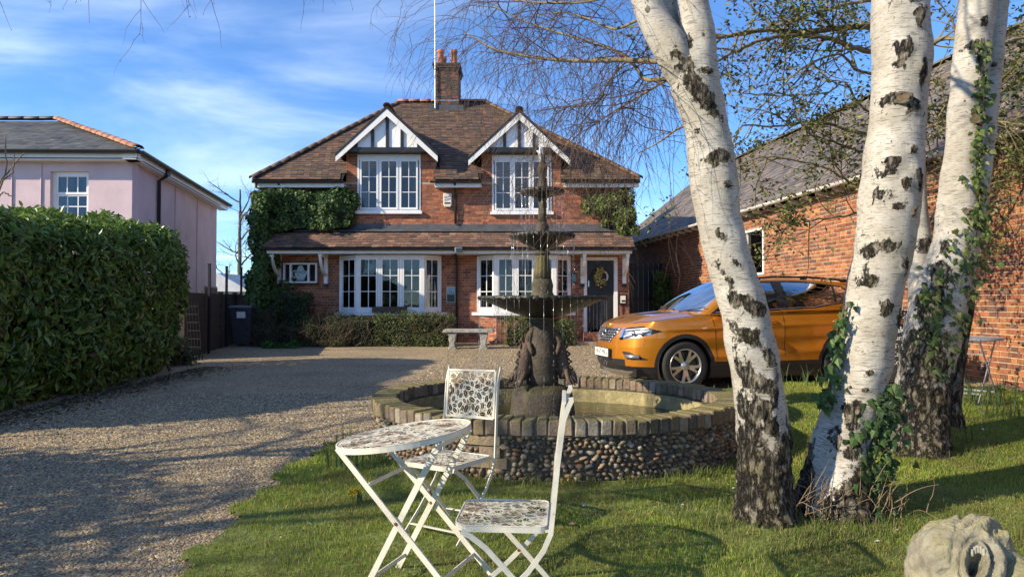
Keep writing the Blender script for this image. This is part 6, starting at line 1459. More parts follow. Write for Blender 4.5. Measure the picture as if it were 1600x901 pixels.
# inner lamp details: bright LED strip and projector
for sgn in (1, -1):
    lm = [o for o in car.children if o.name.startswith('headlight')][0 if sgn == 1 else 1]
    MB().tube([surf_at(a, .745+.12*(a-.5)/.5, sgn, -.028) for a in np.linspace(.50, .92, 12)], .012, 6).build('light_strip', M_white, lm, True)
    MB().tube([surf_at(a, .84+.05*(a-.5)/.5, sgn, -.022) for a in np.linspace(.49, .96, 12)], .010, 6).build('light_strip', M_white, lm, True)
    for a in (.66, .80):
        p = surf_at(a, .795, sgn, -.02); bs = MB(); bs.lathe([(.036, 0), (.03, .018), (.016, .028), (.002, .03)], 14); o = bs.build('projector', M_chrome, lm, True); o.location = p; o.rotation_euler = (0, PI/2, (.5 if sgn > 0 else -.5))
    p = surf_at(.72, .475, sgn, .004); MB().tube([surf_at(.60, .475, sgn, .004), surf_at(.70, .475, sgn, .006), surf_at(.82, .475, sgn, .004)], .028, 8).build('fog_lens', M_alloy, car, True)
# grille bars, badge, plate
for k, z in enumerate(np.linspace(.70, .85, 5)):
    wv = .22+.20*np.clip((z-.66)/.20, 0, 1)-.01; pts = [surf_at(a, z, -1, .006) for a in np.linspace(wv, .02, 9)] + [surf_at(a, z, 1, .006) for a in np.linspace(.02, wv, 9)]
    MB().tube(pts, .0075 if k < 4 else .014, 5).build('grille_bar', M_alloy if k < 4 else M_chrome, grl, True)
for sgn in (1, -1):
    for k in range(4):
        pts = [surf_at(.06+.09*k, .68+.02*k, sgn, .004), surf_at(.10+.09*k, .84, sgn, .004)]; MB().tube(pts, .005, 5).build('grille_bar', M_alloy, grl)
    MB().tube([surf_at(.22, .668, sgn, .006), surf_at(.33, .76, sgn, .006), surf_at(.425, .865, sgn, .006)], .009, 6).build('grille_trim', M_chrome, grl, True)
MB().tube([surf_at(a, .668, -1, .006) for a in np.linspace(.22, .01, 6)]+[surf_at(a, .668, 1, .006) for a in np.linspace(.01, .22, 6)], .009, 6).build('grille_trim', M_chrome, grl, True)
bz_ = .79; bx0 = float(np.interp(bz_, _zl, _xf)); bdg = MB(); bdg.tube([(bx0+.022, .068*math.cos(a), bz_+.068*math.sin(a)) for a in np.linspace(0, 2*PI, 28)], .009, 6, False); badge = bdg.build('badge', M_chrome, car, True)
bd2 = MB(); bd2.prism([(.06*math.cos(a), .06*math.sin(a)) for a in np.linspace(0, 2*PI, 24, endpoint=False)], (bx0+.012, 0, bz_), (0, 1, 0), (0, 0, 1), (.006, 0, 0)); bd2.build('badge_disc', M_alloy, badge)
bd3 = MB(); bd3.prism([(-.045, -.012), (-.01, -.03), (.035, -.02), (.05, .015), (.02, .035), (.005, .012), (-.03, .02)], (bx0+.0185, 0, bz_), (0, 1, 0), (0, 0, 1), (.004, 0, 0)); bd3.build('badge_emblem', M_chrome, badge)
pl = MB(); pl.box((2.195, 0, .505), (.012, .525, .115)); plate = pl.build('number_plate', mat('plate_white', (.80, .80, .77), .35, .02, 9), car)
pb = MB(); pb.box((2.180, 0, .50), (.02, .60, .135)); pb.build('plate_holder', M_clad, car)
text_obj('plate_characters', 'HF67 PNU', (2.2025, 0, .505), (PI/2, 0, PI/2), .105, M_black, plate, .0008)
# bonnet
xs_h = np.linspace(.93, 2.095, 90); top_half = half[:, -1]; xo, yo = top_half[:, 0], top_half[:, 1]
fm = xo > .6; order_ = np.argsort(xo[fm]); hwid = np.interp(xs_h, xo[fm][order_], yo[fm][order_]); hz = np.interp(xs_h, xo[fm][order_], top_half[fm][order_, 2])
xs_h = np.append(xs_h, xo[-1]); hwid = np.append(hwid, 0.0); hz = np.append(hz, top_half[-1, 2])
rr2 = np.linspace(-1, 1, 61); hood = np.zeros((len(xs_h), 61, 3))
for i, x in enumerate(xs_h):
    y = rr2*hwid[i]; cr = .055*min(1, (2.13-x)/.5)+.012; hood[i, :, 0] = x; hood[i, :, 1] = y
    hood[i, :, 2] = hz[i]+cr*(1-np.abs(rr2)**2.4)+.016*np.exp(-((np.abs(y)-.50-.05*(1.6-x))/.05)**2)*np.clip((2.05-x)/.3, 0, 1)*(1-np.abs(rr2)**6)
hm_ = np.ones((len(xs_h), 60), bool); hm_[-1] = False
emit('bonnet', hood, hm_, M_paint, car)
# greenhouse
NG, NH = 360, 60
ctr_b = np.array([[-2.03, 0, 1.07], [-2.02, .42, 1.075], [-1.98, .68, 1.09], [-1.82, .805, 1.115], [-1.35, .85, 1.125], [-.6, .862, 1.112], [.2, .862, 1.082], [.72, .855, 1.062], [.97, .80, 1.058], [1.05, .62, 1.070], [1.10, .33, 1.085], [1.12, 0, 1.09]])
ctr_t = np.array([[-1.74, 0, 1.545], [-1.735, .32, 1.540], [-1.715, .50, 1.525], [-1.62, .575, 1.515], [-1.25, .60, 1.545], [-.6, .615, 1.575], [-.1, .615, 1.570], [.10, .61, 1.555], [.20, .585, 1.542], [.27, .45, 1.550], [.31, .24, 1.558], [.325, 0, 1.560]])
gb_, gt_ = catmull(ctr_b, NG), catmull(ctr_t, NG); gb_[0, 1] = gb_[-1, 1] = gt_[0, 1] = gt_[-1, 1] = 0
hh_ = np.linspace(0, 1, NH); gh = gb_[:, None]*(1-hh_)[None, :, None]+gt_[:, None]*hh_[None, :, None]
outn = gb_[:, :2]-np.array([-.45, 0]); outn /= np.linalg.norm(outn, axis=1, keepdims=True); gh[..., :2] += outn[:, None]*(.055*np.sin(PI*hh_)**1)[None, :, None]; gh[..., 2] += .012*np.sin(PI*hh_)[None]
ghf = np.concatenate([gh, gh[-2:0:-1]*np.array([1, -1, 1])]); si = np.concatenate([np.arange(NG), np.arange(NG-2, 0, -1)])
Cg = qmid(ghf); Xg, Yg, Zg_ = Cg[..., 0], Cg[..., 1], Cg[..., 2]; ug = (si/(NG-1)*11)[:, None]*np.ones((1, NH-1)); hq = ((hh_[:-1]+hh_[1:])/2)[None, :]*np.ones((len(si), 1))
sidez = (ug > 2.9) & (ug < 7.99)
low_edge = .07+.06*np.clip((.3-Xg)/1.4, 0, 1)+.20*np.clip((-.75-Xg)/.75, 0, 1)**1.3; top_edge = .90-.10*np.clip((-.8-Xg)/.7, 0, 1)
fr_edge = .86-.76*hq; re_edge = -1.60+.42*np.clip(hq-.30, 0, 1)*1.0+.25*np.clip((.32-hq)/.3, 0, 1)
dlo = sidez & (hq > low_edge) & (hq < top_edge) & (Xg < fr_edge) & (Xg > re_edge)
pil = dlo & (Xg > -.36) & (Xg < -.19); qdiv = dlo & (np.abs(Xg+1.20+.10*(hq-.5)) < .016); fq = dlo & (np.abs(Xg-.60+.25*hq) < .018); fqtri = dlo & (Xg > .60-.25*hq) 
glass_s = dlo & ~pil & ~qdiv & ~fq
frame_s = sidez & ~dlo & (hq > low_edge-.05) & (hq < top_edge+.045) & (Xg < fr_edge+.035) & (Xg > re_edge-.035)
ws = (ug > 8.35) & (hq > .045) & (hq < .93); rw_ = (ug < 2.35) & (hq > .22) & (hq < .88)
tail = (ug > 1.6) & (ug < 3.05) & (hq < .13)
gbody = ~(dlo | frame_s | ws | rw_)
cab = emit('cabin_shell', ghf, gbody, M_paint, car); emit('window_trim', ghf, frame_s | pil | qdiv | fq, M_clad, car)
gin = ghf.copy(); gin[..., 1] *= .994
for sgn in (1, -1):
    s_ = np.sign(Yg) == sgn
    emit('side_window', gin, glass_s & s_ & (Xg > -.30), M_cglass, car); emit('side_window', gin, glass_s & s_ & (Xg < -.30) & (Xg > -1.21), M_cglass, car); emit('side_window', gin, glass_s & s_ & (Xg <= -1.21+.0), M_cglass, car)
    tr_ = []
    for x in np.linspace(.78, -1.46, 40):
        le = .07+.06*np.clip((.3-x)/1.4, 0, 1)+.20*np.clip((-.75-x)/.75, 0, 1)**1.3; i = int(np.argmin(np.abs(gh[:, 5, 0]-x)+(gh[:, 5, 1] < .5)*9)); j = int(le*(NH-1)); q = gh[i, j]; tr_.append(Vector((q[0], (q[1]+.004)*sgn, q[2])))
    MB().tube(tr_, .006, 5).build('chrome_strip', M_chrome, car, True)
emit('windscreen', gin, ws, glass_mat('windscreen_glass', (.35, .40, .41), .07, .01), car); emit('rear_window', gin, rw_, M_cglass, car)
# roof
NR = 60; rx = np.linspace(0, 1, NR); Rf = np.zeros((NR, 41, 3)); left = gt_
xr0, xr1 = -1.74, .325; xsr = xr0+(xr1-xr0)*rx; wx = np.zeros(NR); zx = np.zeros(NR)
mono = left[:, 0]; od = np.argsort(mono)
for i, x in enumerate(xsr): wx[i] = np.interp(x, mono[od], left[od, 1]); zx[i] = np.interp(x, mono[od], left[od, 2])
wx[0] = wx[-1] = 0
rl = np.linspace(-1, 1, 41)
for i in range(NR): Rf[i, :, 0] = xsr[i]; Rf[i, :, 1] = rl*wx[i]; Rf[i, :, 2] = zx[i]+.045*(1-rl**2)*min(1, min(rx[i], 1-rx[i])*8)
mR = np.ones((NR, 40), bool); mR[-1] = False; emit('roof', Rf, mR, M_paint, car)
for sgn in (1, -1):
    pts = [(x, sgn*(.600-.02*abs(x+.7)), z) for x, z in ((.06, 1.56), (-.02, 1.592), (-.3, 1.612), (-.8, 1.612), (-1.3, 1.588), (-1.55, 1.558), (-1.62, 1.53))]
    MB().strip(pts, .035, .03, (0, 1, 0)).build('roof_rail', M_clad, car)
    for x, z in ((-.02, 1.585), (-.8, 1.60), (-1.5, 1.56)): MB().box((x, sgn*.595, z), (.10, .03, .05)).build('rail_foot', M_clad, car)
    # tail lamp
    b = MB(); b.add([(-1.78, sgn*.835, 1.09), (-1.78, sgn*.840, .93), (-2.0, sgn*.73, .95), (-2.02, sgn*.70, 1.07)], [(0, 1, 2, 3)]); b.build('tail_lamp', mat('red_lens_%d' % sgn, (.35, .01, .01), .15, .05, 9, objco=True), car)
    # door mirrors
    mi = MB(); mi.lathe([(.0, -.10), (.07, -.085), (.105, -.02), (.105, .04), (.08, .085), (.0, .10)], 16, (0, 0, 0)); mo = mi.build('door_mirror', M_paint, car, True); mo.location = (.70, sgn*.985, 1.10); mo.rotation_euler = (PI/2, 0, 0); mo.scale = (.85, .75, 1.0)
    MB().box((.70, sgn*.90, 1.055), (.08, .08, .03)).build('mirror_arm', M_clad, car)
# spoiler
MB().prism([(-1.70, 1.56), (-1.98, 1.53), (-1.98, 1.50), (-1.72, 1.51)], (0, -.55, 0), (1, 0, 0), (0, 0, 1), (0, 1.1, 0)).build('spoiler', M_paint, car)
# side skin lookup for shut lines and details
def side_y(x, z):
    best = 0
    zz_ = half[:, :, 2]; i = int(np.argmin(np.abs(half[:, NT//2, 0]-x)+(half[:, NT//2, 1] < .5)*9)); j = int(np.argmin(np.abs(zz_[i]-z))); return half[i, j, 1]
for sgn in (1, -1):
    for pts in ([(.86, 1.04), (.84, .9), (.82, .7), (.80, .5), (.80, .42)], [(-.27, 1.10), (-.275, .9), (-.28, .6), (-.28, .42)], [(-1.50, 1.12), (-1.52, .98), (-1.44, .88), (-1.20, .80), (-1.0, .70), (-.90, .55), (-.88, .42)]):
        dn = []
        for k in range(len(pts)-1):
            for f in np.linspace(0, 1, 5)[:-1]: x = pts[k][0]+(pts[k+1][0]-pts[k][0])*f; z = pts[k][1]+(pts[k+1][1]-pts[k][1])*f; dn.append((x, sgn*(side_y(x, z)+.0005), z))
        MB().tube(dn, .0035, 4).build('shut_line', M_gap2, car)
    dn = [(x, sgn*(np.interp(x, xs_h, hwid)*.985), float(np.interp(x, xs_h, hz))+.009) for x in np.linspace(.98, 1.92, 20)]; MB().tube(dn, .0035, 4).build('shut_line', M_gap2, car)
    for x in (-.05, -1.18):
        y = side_y(x, .955); MB().tube([(x+.10, sgn*(y+.004), .955), (x+.06, sgn*(y+.030), .958), (x-.06, sgn*(y+.030), .962), (x-.10, sgn*(y+.004), .962)], [.010, .012, .012, .010], 8).build('door_handle', M_paint, car, True)
    y = side_y(1.0, .86); MB().prism([(-.055, 0), (.03, -.012), (.045, .012), (-.02, .02)], (1.0, sgn*(y+.002), .87), (1, 0, 0), (0, 0, 1), (0, sgn*.004, 0)).build('side_badge', M_chrome, car)
# wheels
def wheel_parts():
    ty = MB(); prof = [(.235, -.10), (.30, -.112), (.335, -.10), (.347, -.07), (.349, 0), (.347, .07), (.335, .10), (.30, .112), (.235, .10)]
    vs = []; n = 48
    for (r, y) in prof:
        for k in range(n): a = 2*PI*k/n; vs.append((r*math.cos(a), y, r*math.sin(a)))
    ty.add(vs, [(i*n+k, i*n+(k+1) % n, (i+1)*n+(k+1) % n, (i+1)*n+k) for i in range(len(prof)-1) for k in range(n)])
    ri = MB(); vs = []; prof2 = [(.236, .098), (.243, .106), (.236, .108), (.222, .098), (.214, .04), (.205, -.09)]
    for (r, y) in prof2:
        for k in range(n): a = 2*PI*k/n; vs.append((r*math.cos(a), y, r*math.sin(a)))
    ri.add(vs, [(i*n+k, i*n+(k+1) % n, (i+1)*n+(k+1) % n, (i+1)*n+k) for i in range(len(prof2)-1) for k in range(n)])
    return ty, ri
ty, ri = wheel_parts(); tyre_me = mesh_data('tyre', ty.V, ty.F, M_tyre, True); rim_me = mesh_data('rim', ri.V, ri.F, M_alloy, True)
sp_ = MB()
for s2 in (-1, 1):
    a0, a1 = s2*.10, s2*.235; w0, w1 = .020, .019
    vs = []
    for (r, a, w, y) in ((.045, a0, w0, .082), (.14, a0+.4*(a1-a0), .021, .092), (.222, a1, w1, .094)):
        c = Vector((r*math.sin(a), 0, r*math.cos(a))); t_ = Vector((math.cos(a), 0, -math.sin(a)))
        vs += [c-t_*w+Vector((0, y, 0)), c+t_*w+Vector((0, y, 0)), c+t_*w*.8+Vector((0, y-.035, 0)), c-t_*w*.8+Vector((0, y-.035, 0))]
    sp_.add(vs, [(4*i+k, 4*i+(k+1) % 4, 4*i+4+(k+1) % 4, 4*i+4+k) for i in range(2) for k in range(4)])
spoke_me = mesh_data('spoke', sp_.V, sp_.F, M_alloy)
hb = MB(); vs = []; hp = [(.0, .094), (.028, .094), (.034, .088), (.06, .086), (.066, .05)]; n = 24
for (r, y) in hp:
    for k in range(n): a = 2*PI*k/n; vs.append((r*math.cos(a), y, r*math.sin(a)))
hb.add(vs, [(i*n+k, i*n+(k+1) % n, (i+1)*n+(k+1) % n, (i+1)*n+k) for i in range(len(hp)-1) for k in range(n)]); hub_me = mesh_data('hub', hb.V, hb.F, M_alloy, True)
dk = MB(); dk.prism([(.20*math.cos(a), .20*math.sin(a)) for a in np.linspace(0, 2*PI, 32, endpoint=False)], (0, .0, 0), (1, 0, 0), (0, 0, 1), (0, .02, 0)); disc_me = mesh_data('brake_disc', dk.V, dk.F, mat('brake_disc_metal', (.08, .075, .07), .5, .2, 9, metal=.5, objco=True))
nt = MB()
for k in range(5): a = 2*PI*(k+.5)/5; nt.prism([(.011*math.cos(q)+.048*math.sin(a), .011*math.sin(q)+.048*math.cos(a)) for q in np.linspace(0, 2*PI, 6, endpoint=False)], (0, .087, 0), (1, 0, 0), (0, 0, 1), (0, .004, 0))
for wx_ in (1.2775, -1.2775):
    for sgn in (1, -1):
        w = place('wheel', tyre_me, car, (wx_, sgn*.775, .347), (0, rnd.uniform(0, 1.2), 0 if sgn > 0 else PI))
        w.name = 'wheel'; w['label'] = 'black tyre on a silver alloy wheel'
        for nm, me in (('rim', rim_me), ('hub', hub_me), ('brake_disc', disc_me)):
            o = bpy.data.objects.new(nm, me); C.objects.link(o); o.parent = w
        for k in range(5): o = bpy.data.objects.new('spoke', spoke_me); C.objects.link(o); o.parent = w; o.rotation_euler = (0, 2*PI*k/5, 0)
        # wheel well
        b = MB(); pts = [(wx_+.40*math.cos(a), .347+.40*math.sin(a)) for a in np.linspace(-.5, PI+.5, 24)]; vs = [(x, sgn*.885*.97, z) for x, z in pts]+[(x, sgn*.45, z) for x, z in pts]; m_ = len(pts)
        b.add(vs, [(i, i+1, m_+i+1, m_+i) for i in range(m_-1)] + [tuple(range(m_, 2*m_))]); b.build('wheel_well', M_gap2, car)
MB().lim(-1.9, 1.95, -.72, .72, .19, .30).build('underbody', M_gap2, car)
# interior: dashboard, seats, steering wheel
MB().prism([(.35, .8), (1.02, .95), (1.0, 1.04), (.62, 1.06), (.45, .98)], (0, -.7, 0), (1, 0, 0), (0, 0, 1), (0, 1.4, 0)).build('dashboard', M_clad, car)
for (x, y) in ((-.15, .38), (-.15, -.38), (-1.0, .38), (-1.0, -.38)):
    b = MB(); b.prism([(0, .55), (.45, .58), (.45, .68), (.08, .68), (-.14, 1.22), (-.26, 1.22), (-.12, .6)], (x, y-.24, 0), (1, 0, 0), (0, 0, 1), (0, .48, 0)); so = b.build('seat', mat('seat_cloth', (.025, .025, .027), .9, .2, 20, objco=True) if x == -.15 and y > 0 else bpy.data.materials['seat_cloth'], car); bevel(so, .04)
    bevel(MB().box((x-.24, y, 1.32), (.10, .26, .17)).build('headrest', bpy.data.materials['seat_cloth'], car), .03)
MB().tube([(.34+.05*math.sin(a), -.38+.18*math.cos(a), .98+.17*math.sin(a)) for a in np.linspace(0, 2*PI, 24)], .014, 6, False).build('steering_wheel', M_clad, car, True)
MB().lim(-1.7, .95, -.82, .82, .32, .36).build('cabin_floor', M_gap2, car)
for y in (-.2, .30): MB().strip([(1.09, y, 1.10), (1.03, y+.2, 1.125), (.93, y+.48, 1.165)], .012, .016, (0, 0, 1)).build('wiper', M_clad, car)
YAW = math.radians(13); car.rotation_euler = (0, 0, PI+YAW); car.location = (3.47, 10.79, gz(3.4, 10.6))
# ================================================================== TREES
def birch_material():
    m = bpy.data.materials.new('birch_bark'); m.use_nodes = True; t = m.node_tree; N = t.nodes; L = t.links; p = N['Principled BSDF']; p.inputs['Roughness'].default_value = .75; p.inputs['Specular IOR Level'].default_value = .25
    g = N.new('ShaderNodeNewGeometry'); at_ = N.new('ShaderNodeAttribute'); at_.attribute_name = 'Col'; sp = N.new('ShaderNodeSeparateColor'); L.new(at_.outputs['Color'], sp.inputs[0])
    def noise(scale, stretch=(1, 1, 1), detail=5, rough=.6):
        mp_ = N.new('ShaderNodeMapping'); mp_.inputs['Scale'].default_value = stretch; L.new(g.outputs['Position'], mp_.inputs[0]); n = N.new('ShaderNodeTexNoise'); n.inputs['Scale'].default_value = scale; n.inputs['Detail'].default_value = detail; n.inputs['Roughness'].default_value = rough; L.new(mp_.outputs[0], n.inputs['Vector']); return n.outputs[0]
    def rng_(s, lo, hi, a=0, b=1):
        r = N.new('ShaderNodeMapRange'); r.inputs['From Min'].default_value = lo; r.inputs['From Max'].default_value = hi; r.inputs['To Min'].default_value = a; r.inputs['To Max'].default_value = b; L.new(s, r.inputs[0]); return r.outputs[0]
    def mix(f, a, b):
        x = N.new('ShaderNodeMix'); x.data_type = 'RGBA'; L.new(f, x.inputs[0])
        for k, s in ((6, a), (7, b)):
            if isinstance(s, tuple): x.inputs[k].default_value = (*s, 1)
            else: L.new(s, x.inputs[k])
        return x.outputs[2]
    def mth(op, a, b):
        x = N.new('ShaderNodeMath'); x.operation = op
        for k, s in ((0, a), (1, b)):
            if isinstance(s, (int, float)): x.inputs[k].default_value = s
            else: L.new(s, x.inputs[k])
        return x.outputs[0]
    white = mix(rng_(noise(5, (1, 1, .5)), .35, .68), (.47, .45, .40), (.36, .33, .275))
    white = mix(rng_(noise(3.0, (1, 1, 1.3)), .46, .68), white, (.30, .27, .215))
    lent = rng_(noise(15, (1, 1, 8), 4, .55), .555, .63, 0, .65); c1 = mix(lent, white, (.10, .08, .065))
    lent2 = rng_(noise(40, (1, 1, 8), 3, .5), .56, .64, 0, .6); c1 = mix(lent2, c1, (.16, .12, .09))
    n_ = noise(16, (1, 1, .7), 8, .7); msk = mth('ADD', sp.outputs[0], mth('MULTIPLY', mth('SUBTRACT', n_, .5), 3.2)); mk = rng_(msk, .46, .60)
    ab = N.new('ShaderNodeMath'); ab.operation = 'ABSOLUTE'; L.new(mth('SUBTRACT', noise(15, (1, 1, .32), 6, .7), .5), ab.inputs[0]); crk = rng_(ab.outputs[0], .012, .085); dark = mix(rng_(noise(40, (1, 1, .5), 6, .7), .38, .64), (.12, .10, .075), (.36, .32, .25)); dark = mix(rng_(noise(5), .48, .70), dark, (.20, .175, .085)); dark = mix(crk, (.012, .010, .008), dark)
    L.new(mix(mk, c1, dark), p.inputs['Base Color'])
    bh = mth('MULTIPLY', mk, mth('ADD', crk, noise(34, (1, 1, .4), 9, .75))); bh2 = mth('ADD', bh, mth('MULTIPLY', noise(70, (1, 1, .3), 3), .05))
    b = N.new('ShaderNodeBump'); b.inputs['Strength'].default_value = 1.0; b.inputs['Distance'].default_value = .035; L.new(bh2, b.inputs['Height']); L.new(b.outputs[0], p.inputs['Normal'])
    return m
M_birch = birch_material()
def trunk_mesh(name, line, parent, spots=(), base_dark=.55, seg=44, step=.02, cap=True, knots=()):
    """line: (u, v, Y, width px) -> displaced bark tube; spots: (u,v,Y,radius,stretch angle) of rough dark bark"""
    spots = list(spots)
    for q in range(int(len(line)*(1.6 if seg > 36 else .6))):
        i = rnd.randint(1, len(line)-2); f = rnd.random(); u, v, Y, w = [line[i][z]+(line[i+1][z]-line[i][z])*f for z in range(4)]
        if v > -20: spots.append((u+rnd.uniform(-.42, .42)*w, v, Y-w/2*Y/FPX*.85, rnd.choice([.012, .016, .022, .03, .04]), rnd.gauss(0, .7), rnd.uniform(.5, 1.6)))
    P = [at(u, v, Y) for u, v, Y, w in line]; R = [w/2*Y/FPX*.93 for u, v, Y, w in line]
    A = np.array([[*p, r] for p, r in zip(P, R)]); L = np.linalg.norm(np.diff(A[:, :3], axis=0), axis=1).sum(); D = catmull(A, max(8, int(L/step)))
    n = len(D); V = np.zeros((n, seg, 3)); col = np.zeros((n, seg, 3)); sp3 = [(at(s[0], s[1], s[2]), s[3], s[4] if len(s) > 4 else 0.0, s[5] if len(s) > 5 else 1.0) for s in spots]
    a_ = Vector((1, 0, 0)); seed = Vector((rnd.random()*50, rnd.random()*50, 0))
    g0 = D[0][2]
    for i in range(n):
        c = Vector(D[i][:3]); t_ = Vector(D[min(i+1, n-1)][:3]-D[max(i-1, 0)][:3]).normalized(); a_ = (a_-t_*a_.dot(t_)).normalized(); b_ = t_.cross(a_); r0 = D[i][3]
        for k in range(seg):
            an = 2*PI*k/seg; d = a_*math.cos(an)+b_*math.sin(an); p = c+d*r0
            low = max(0.0, min(1.0, (base_dark+.35*mnoise.noise(Vector((an*1.1, 0, 3))+seed)-(p.z-g0))/.25)) if base_dark > 0 else 0
            dk = low
            for q, rad, ang, el in sp3:
                dv = p-q; x = dv.dot(a_); y_ = dv.dot(b_); z = dv.z; h = math.hypot(x, y_)
                s = x*math.cos(ang)+z*math.sin(ang); tt_ = -x*math.sin(ang)+z*math.cos(ang)
                e = 1.35*math.exp(-((tt_/(rad*el*1.25))**2+(s/(rad*.95))**2+(y_/(rad*1.5))**2)); dk = max(dk, min(1.0, e))
            dis = mnoise.noise(p*5+seed)*.10 + mnoise.noise(p*13+seed)*.03
            if dk > .25:
                q2 = Vector((p.x*26, p.y*26, p.z*9)); dis += dk*(.16*abs(mnoise.noise(q2+seed))+.10*mnoise.noise(q2*2.3)+.03)
            flare = max(0, .22-(p.z-g0))/.22; dis += flare**2*(.25+.22*math.sin(an*5+seed.x))
            V[i, k] = p+d*(r0*dis); col[i, k] = (dk, 0, 0)
    F = np.stack([np.stack([i*seg+np.arange(seg), i*seg+(np.arange(seg)+1) % seg, (i+1)*seg+(np.arange(seg)+1) % seg, (i+1)*seg+np.arange(seg)], -1) for i in range(n-1)]).reshape(-1, 4)
    o = obj(name, V.reshape(-1, 3), F, M_birch, parent, True, col=col.reshape(-1, 3))
    for (u, v, Y, rw, rh) in knots:          # branch scars: raised ring with a dark hollow
        c = at(u, v, Y); fw = (Vector((0, 0, CAMH))-c); fw.z *= .3; fw.normalize(); rt = Vector((0, 0, 1)).cross(fw).normalized(); b = MB()
        b.tube([c+rt*(rw*math.cos(q))+Vector((0, 0, 1))*(rh*math.sin(q))-fw*(.012+.02*abs(math.cos(q))) for q in np.linspace(0, 2*PI, 20)], [.012+.006*math.sin(k*1.3) for k in range(20)], 7, False); kn = b.build('branch_scar', M_bark, o, True)
        b = MB(); b.prism([(rw*.8*math.cos(q), rh*.8*math.sin(q)) for q in np.linspace(0, 2*PI, 14, endpoint=False)], c-fw*.02, rt, (0, 0, 1), fw*.012); b.build('scar_hollow', mat('scar_wood', (.12, .085, .05), .9, .4, 30) if 'scar_wood' not in bpy.data.materials else bpy.data.materials['scar_wood'], o)
    return o
def limb(name, pts, r0, r1, parent, m=None, n=10, wob=.0, pix=True):
    P = [at(*p) for p in pts] if pix else [Vector(p) for p in pts]; D = catmull(np.array([list(p) for p in P]), max(10, len(P)*6)); k = len(D)
    pp = [Vector(d)+Vector((rnd.gauss(0, wob), rnd.gauss(0, wob), rnd.gauss(0, wob))) for d in D]
    b = MB(); b.tube(pp, [r0+(r1-r0)*i/(k-1) for i in range(k)], n); b.build(name, m or M_bark, parent, True); return pp
def weeping(lines, start, d0, length, r, seg=.07, grav=.22, jit=.16, kids=True):
    p = Vector(start); d = Vector(d0).normalized(); pts = [p.copy()]; n = max(3, int(length/seg))
    for i in range(n):
        d = (d+Vector((rnd.gauss(0, jit), rnd.gauss(0, jit), rnd.gauss(0, jit*.6)-grav))).normalized(); p = p+d*seg; pts.append(p.copy())
        if kids and rnd.random() < .42: 
            e = (d+Vector((rnd.gauss(0, .8), rnd.gauss(0, .8), rnd.gauss(.1, .4)))).normalized(); weeping(lines, p, e, rnd.uniform(.08, .34), r*.62, .05, .16, .14, False)
        if rnd.random() < .25:      # bud
            e = (d+Vector((rnd.gauss(0, 1), rnd.gauss(0, 1), rnd.gauss(0, 1)))).normalized(); lines.append(([p, p+e*.012], [r*.9, r*.35]))
    lines.append((pts, [r*(1-.65*i/n) for i in range(n+1)]))
def subtree(lines, p, d, length, r, depth, hang, upb=.1, leafs=None, spread=.75, nk=5):
    """bare branching; hang: chance of weeping twigs"""
    pts = [Vector(p)]; d = Vector(d).normalized(); n = max(4, int(length/.12)); s = length/n
    for i in range(n):
        d = (d+Vector((rnd.gauss(0, .14), rnd.gauss(0, .14), rnd.gauss(0, .12)+upb*.1))).normalized(); pts.append(pts[-1]+d*s)
        if leafs is not None and depth <= 1 and rnd.random() < .8: leafs.append((pts[-1].copy(), d.copy()))
        if rnd.random() < hang: weeping(lines, pts[-1], d+Vector((rnd.gauss(0, .5), rnd.gauss(0, .5), .1)), rnd.uniform(.25, .9), .0024)
    lines.append((pts, [max(.0012, r*(1-.72*i/n)) for i in range(n+1)]))
    if depth > 0:
        for k in range(nk):
            i = rnd.randint(max(1, n//4), n); f = 1-.6*i/n
            e = (d*.7+Vector((rnd.gauss(0, spread), rnd.gauss(0, spread), rnd.gauss(.1, spread*.7)))).normalized(); subtree(lines, pts[i], e, length*rnd.uniform(.4, .68), r*f*.55, depth-1, hang, upb, leafs, spread, nk)

BX = 'birch trees on the lawn'
# ---- first birch (forked, leaning left)
b1 = thing('birch_tree', 'white birch with forked top leaning left over the fountain pool', 'tree', tuple(at(1197, 812, 4.25)), BX)
Y1 = 4.25
trunk_mesh('trunk', [(1198, 850, Y1, 118), (1197, 815, Y1, 100), (1196, 780, Y1, 88), (1195, 740, Y1, 83), (1189, 650, Y1, 82), (1176, 550, Y1, 80), (1152, 450, Y1, 75), (1134, 390, Y1, 72), (1117, 300, Y1, 77), (1104, 200, Y1, 74), (1086, 120, Y1, 82), (1088, 60, Y1, 62), (1083, 0, Y1, 50), (1078, -80, Y1, 46), (1070, -200, Y1+.1, 40), (1050, -420, Y1+.2, 28)],
    b1, [(1066, 90, 4.1, .05, .5, 1.6), (1085, 130, 4.08, .055, .75, 1.7), (1108, 165, 4.09, .045, .6, 1.7), (1088, 215, 4.08, .04, .6, 1.8), (1120, 245, 4.1, .045, -1.3, 1.5), (1092, 305, 4.1, .035, .5), (1098, 365, 4.1, .04, .4, 1.6), (1150, 465, 4.1, .05, 1.2, 2), (1140, 500, 4.1, .05, .3, 2.2), (1180, 480, 4.1, .05, 1.2, 1.4), (1150, 560, 4.1, .06, .4, 2.2), (1190, 600, 4.1, .05, 1.4, 1.5), (1165, 640, 4.1, .07, .5, 2), (1125, 365, 4.1, .03, 1.2), (1150, 410, 4.1, .025, 1.2), (1130, 430, 4.1, .04, .4, 2), (1165, 520, 4.1, .045, .9, 2), (1205, 560, 4.1, .035, .3, 2), (1170, 590, 4.1, .05, .2, 2), (1205, 660, 4.1, .05, .3, 2), (1180, 680, 4.1, .06, .4, 2), (1140, 290, 4.1, .02, 1.4, 2), (1075, 60, 4.12, .035, .3, 1.5), (1110, 110, 4.1, .02, 1.3, 2)], .86, knots=[])
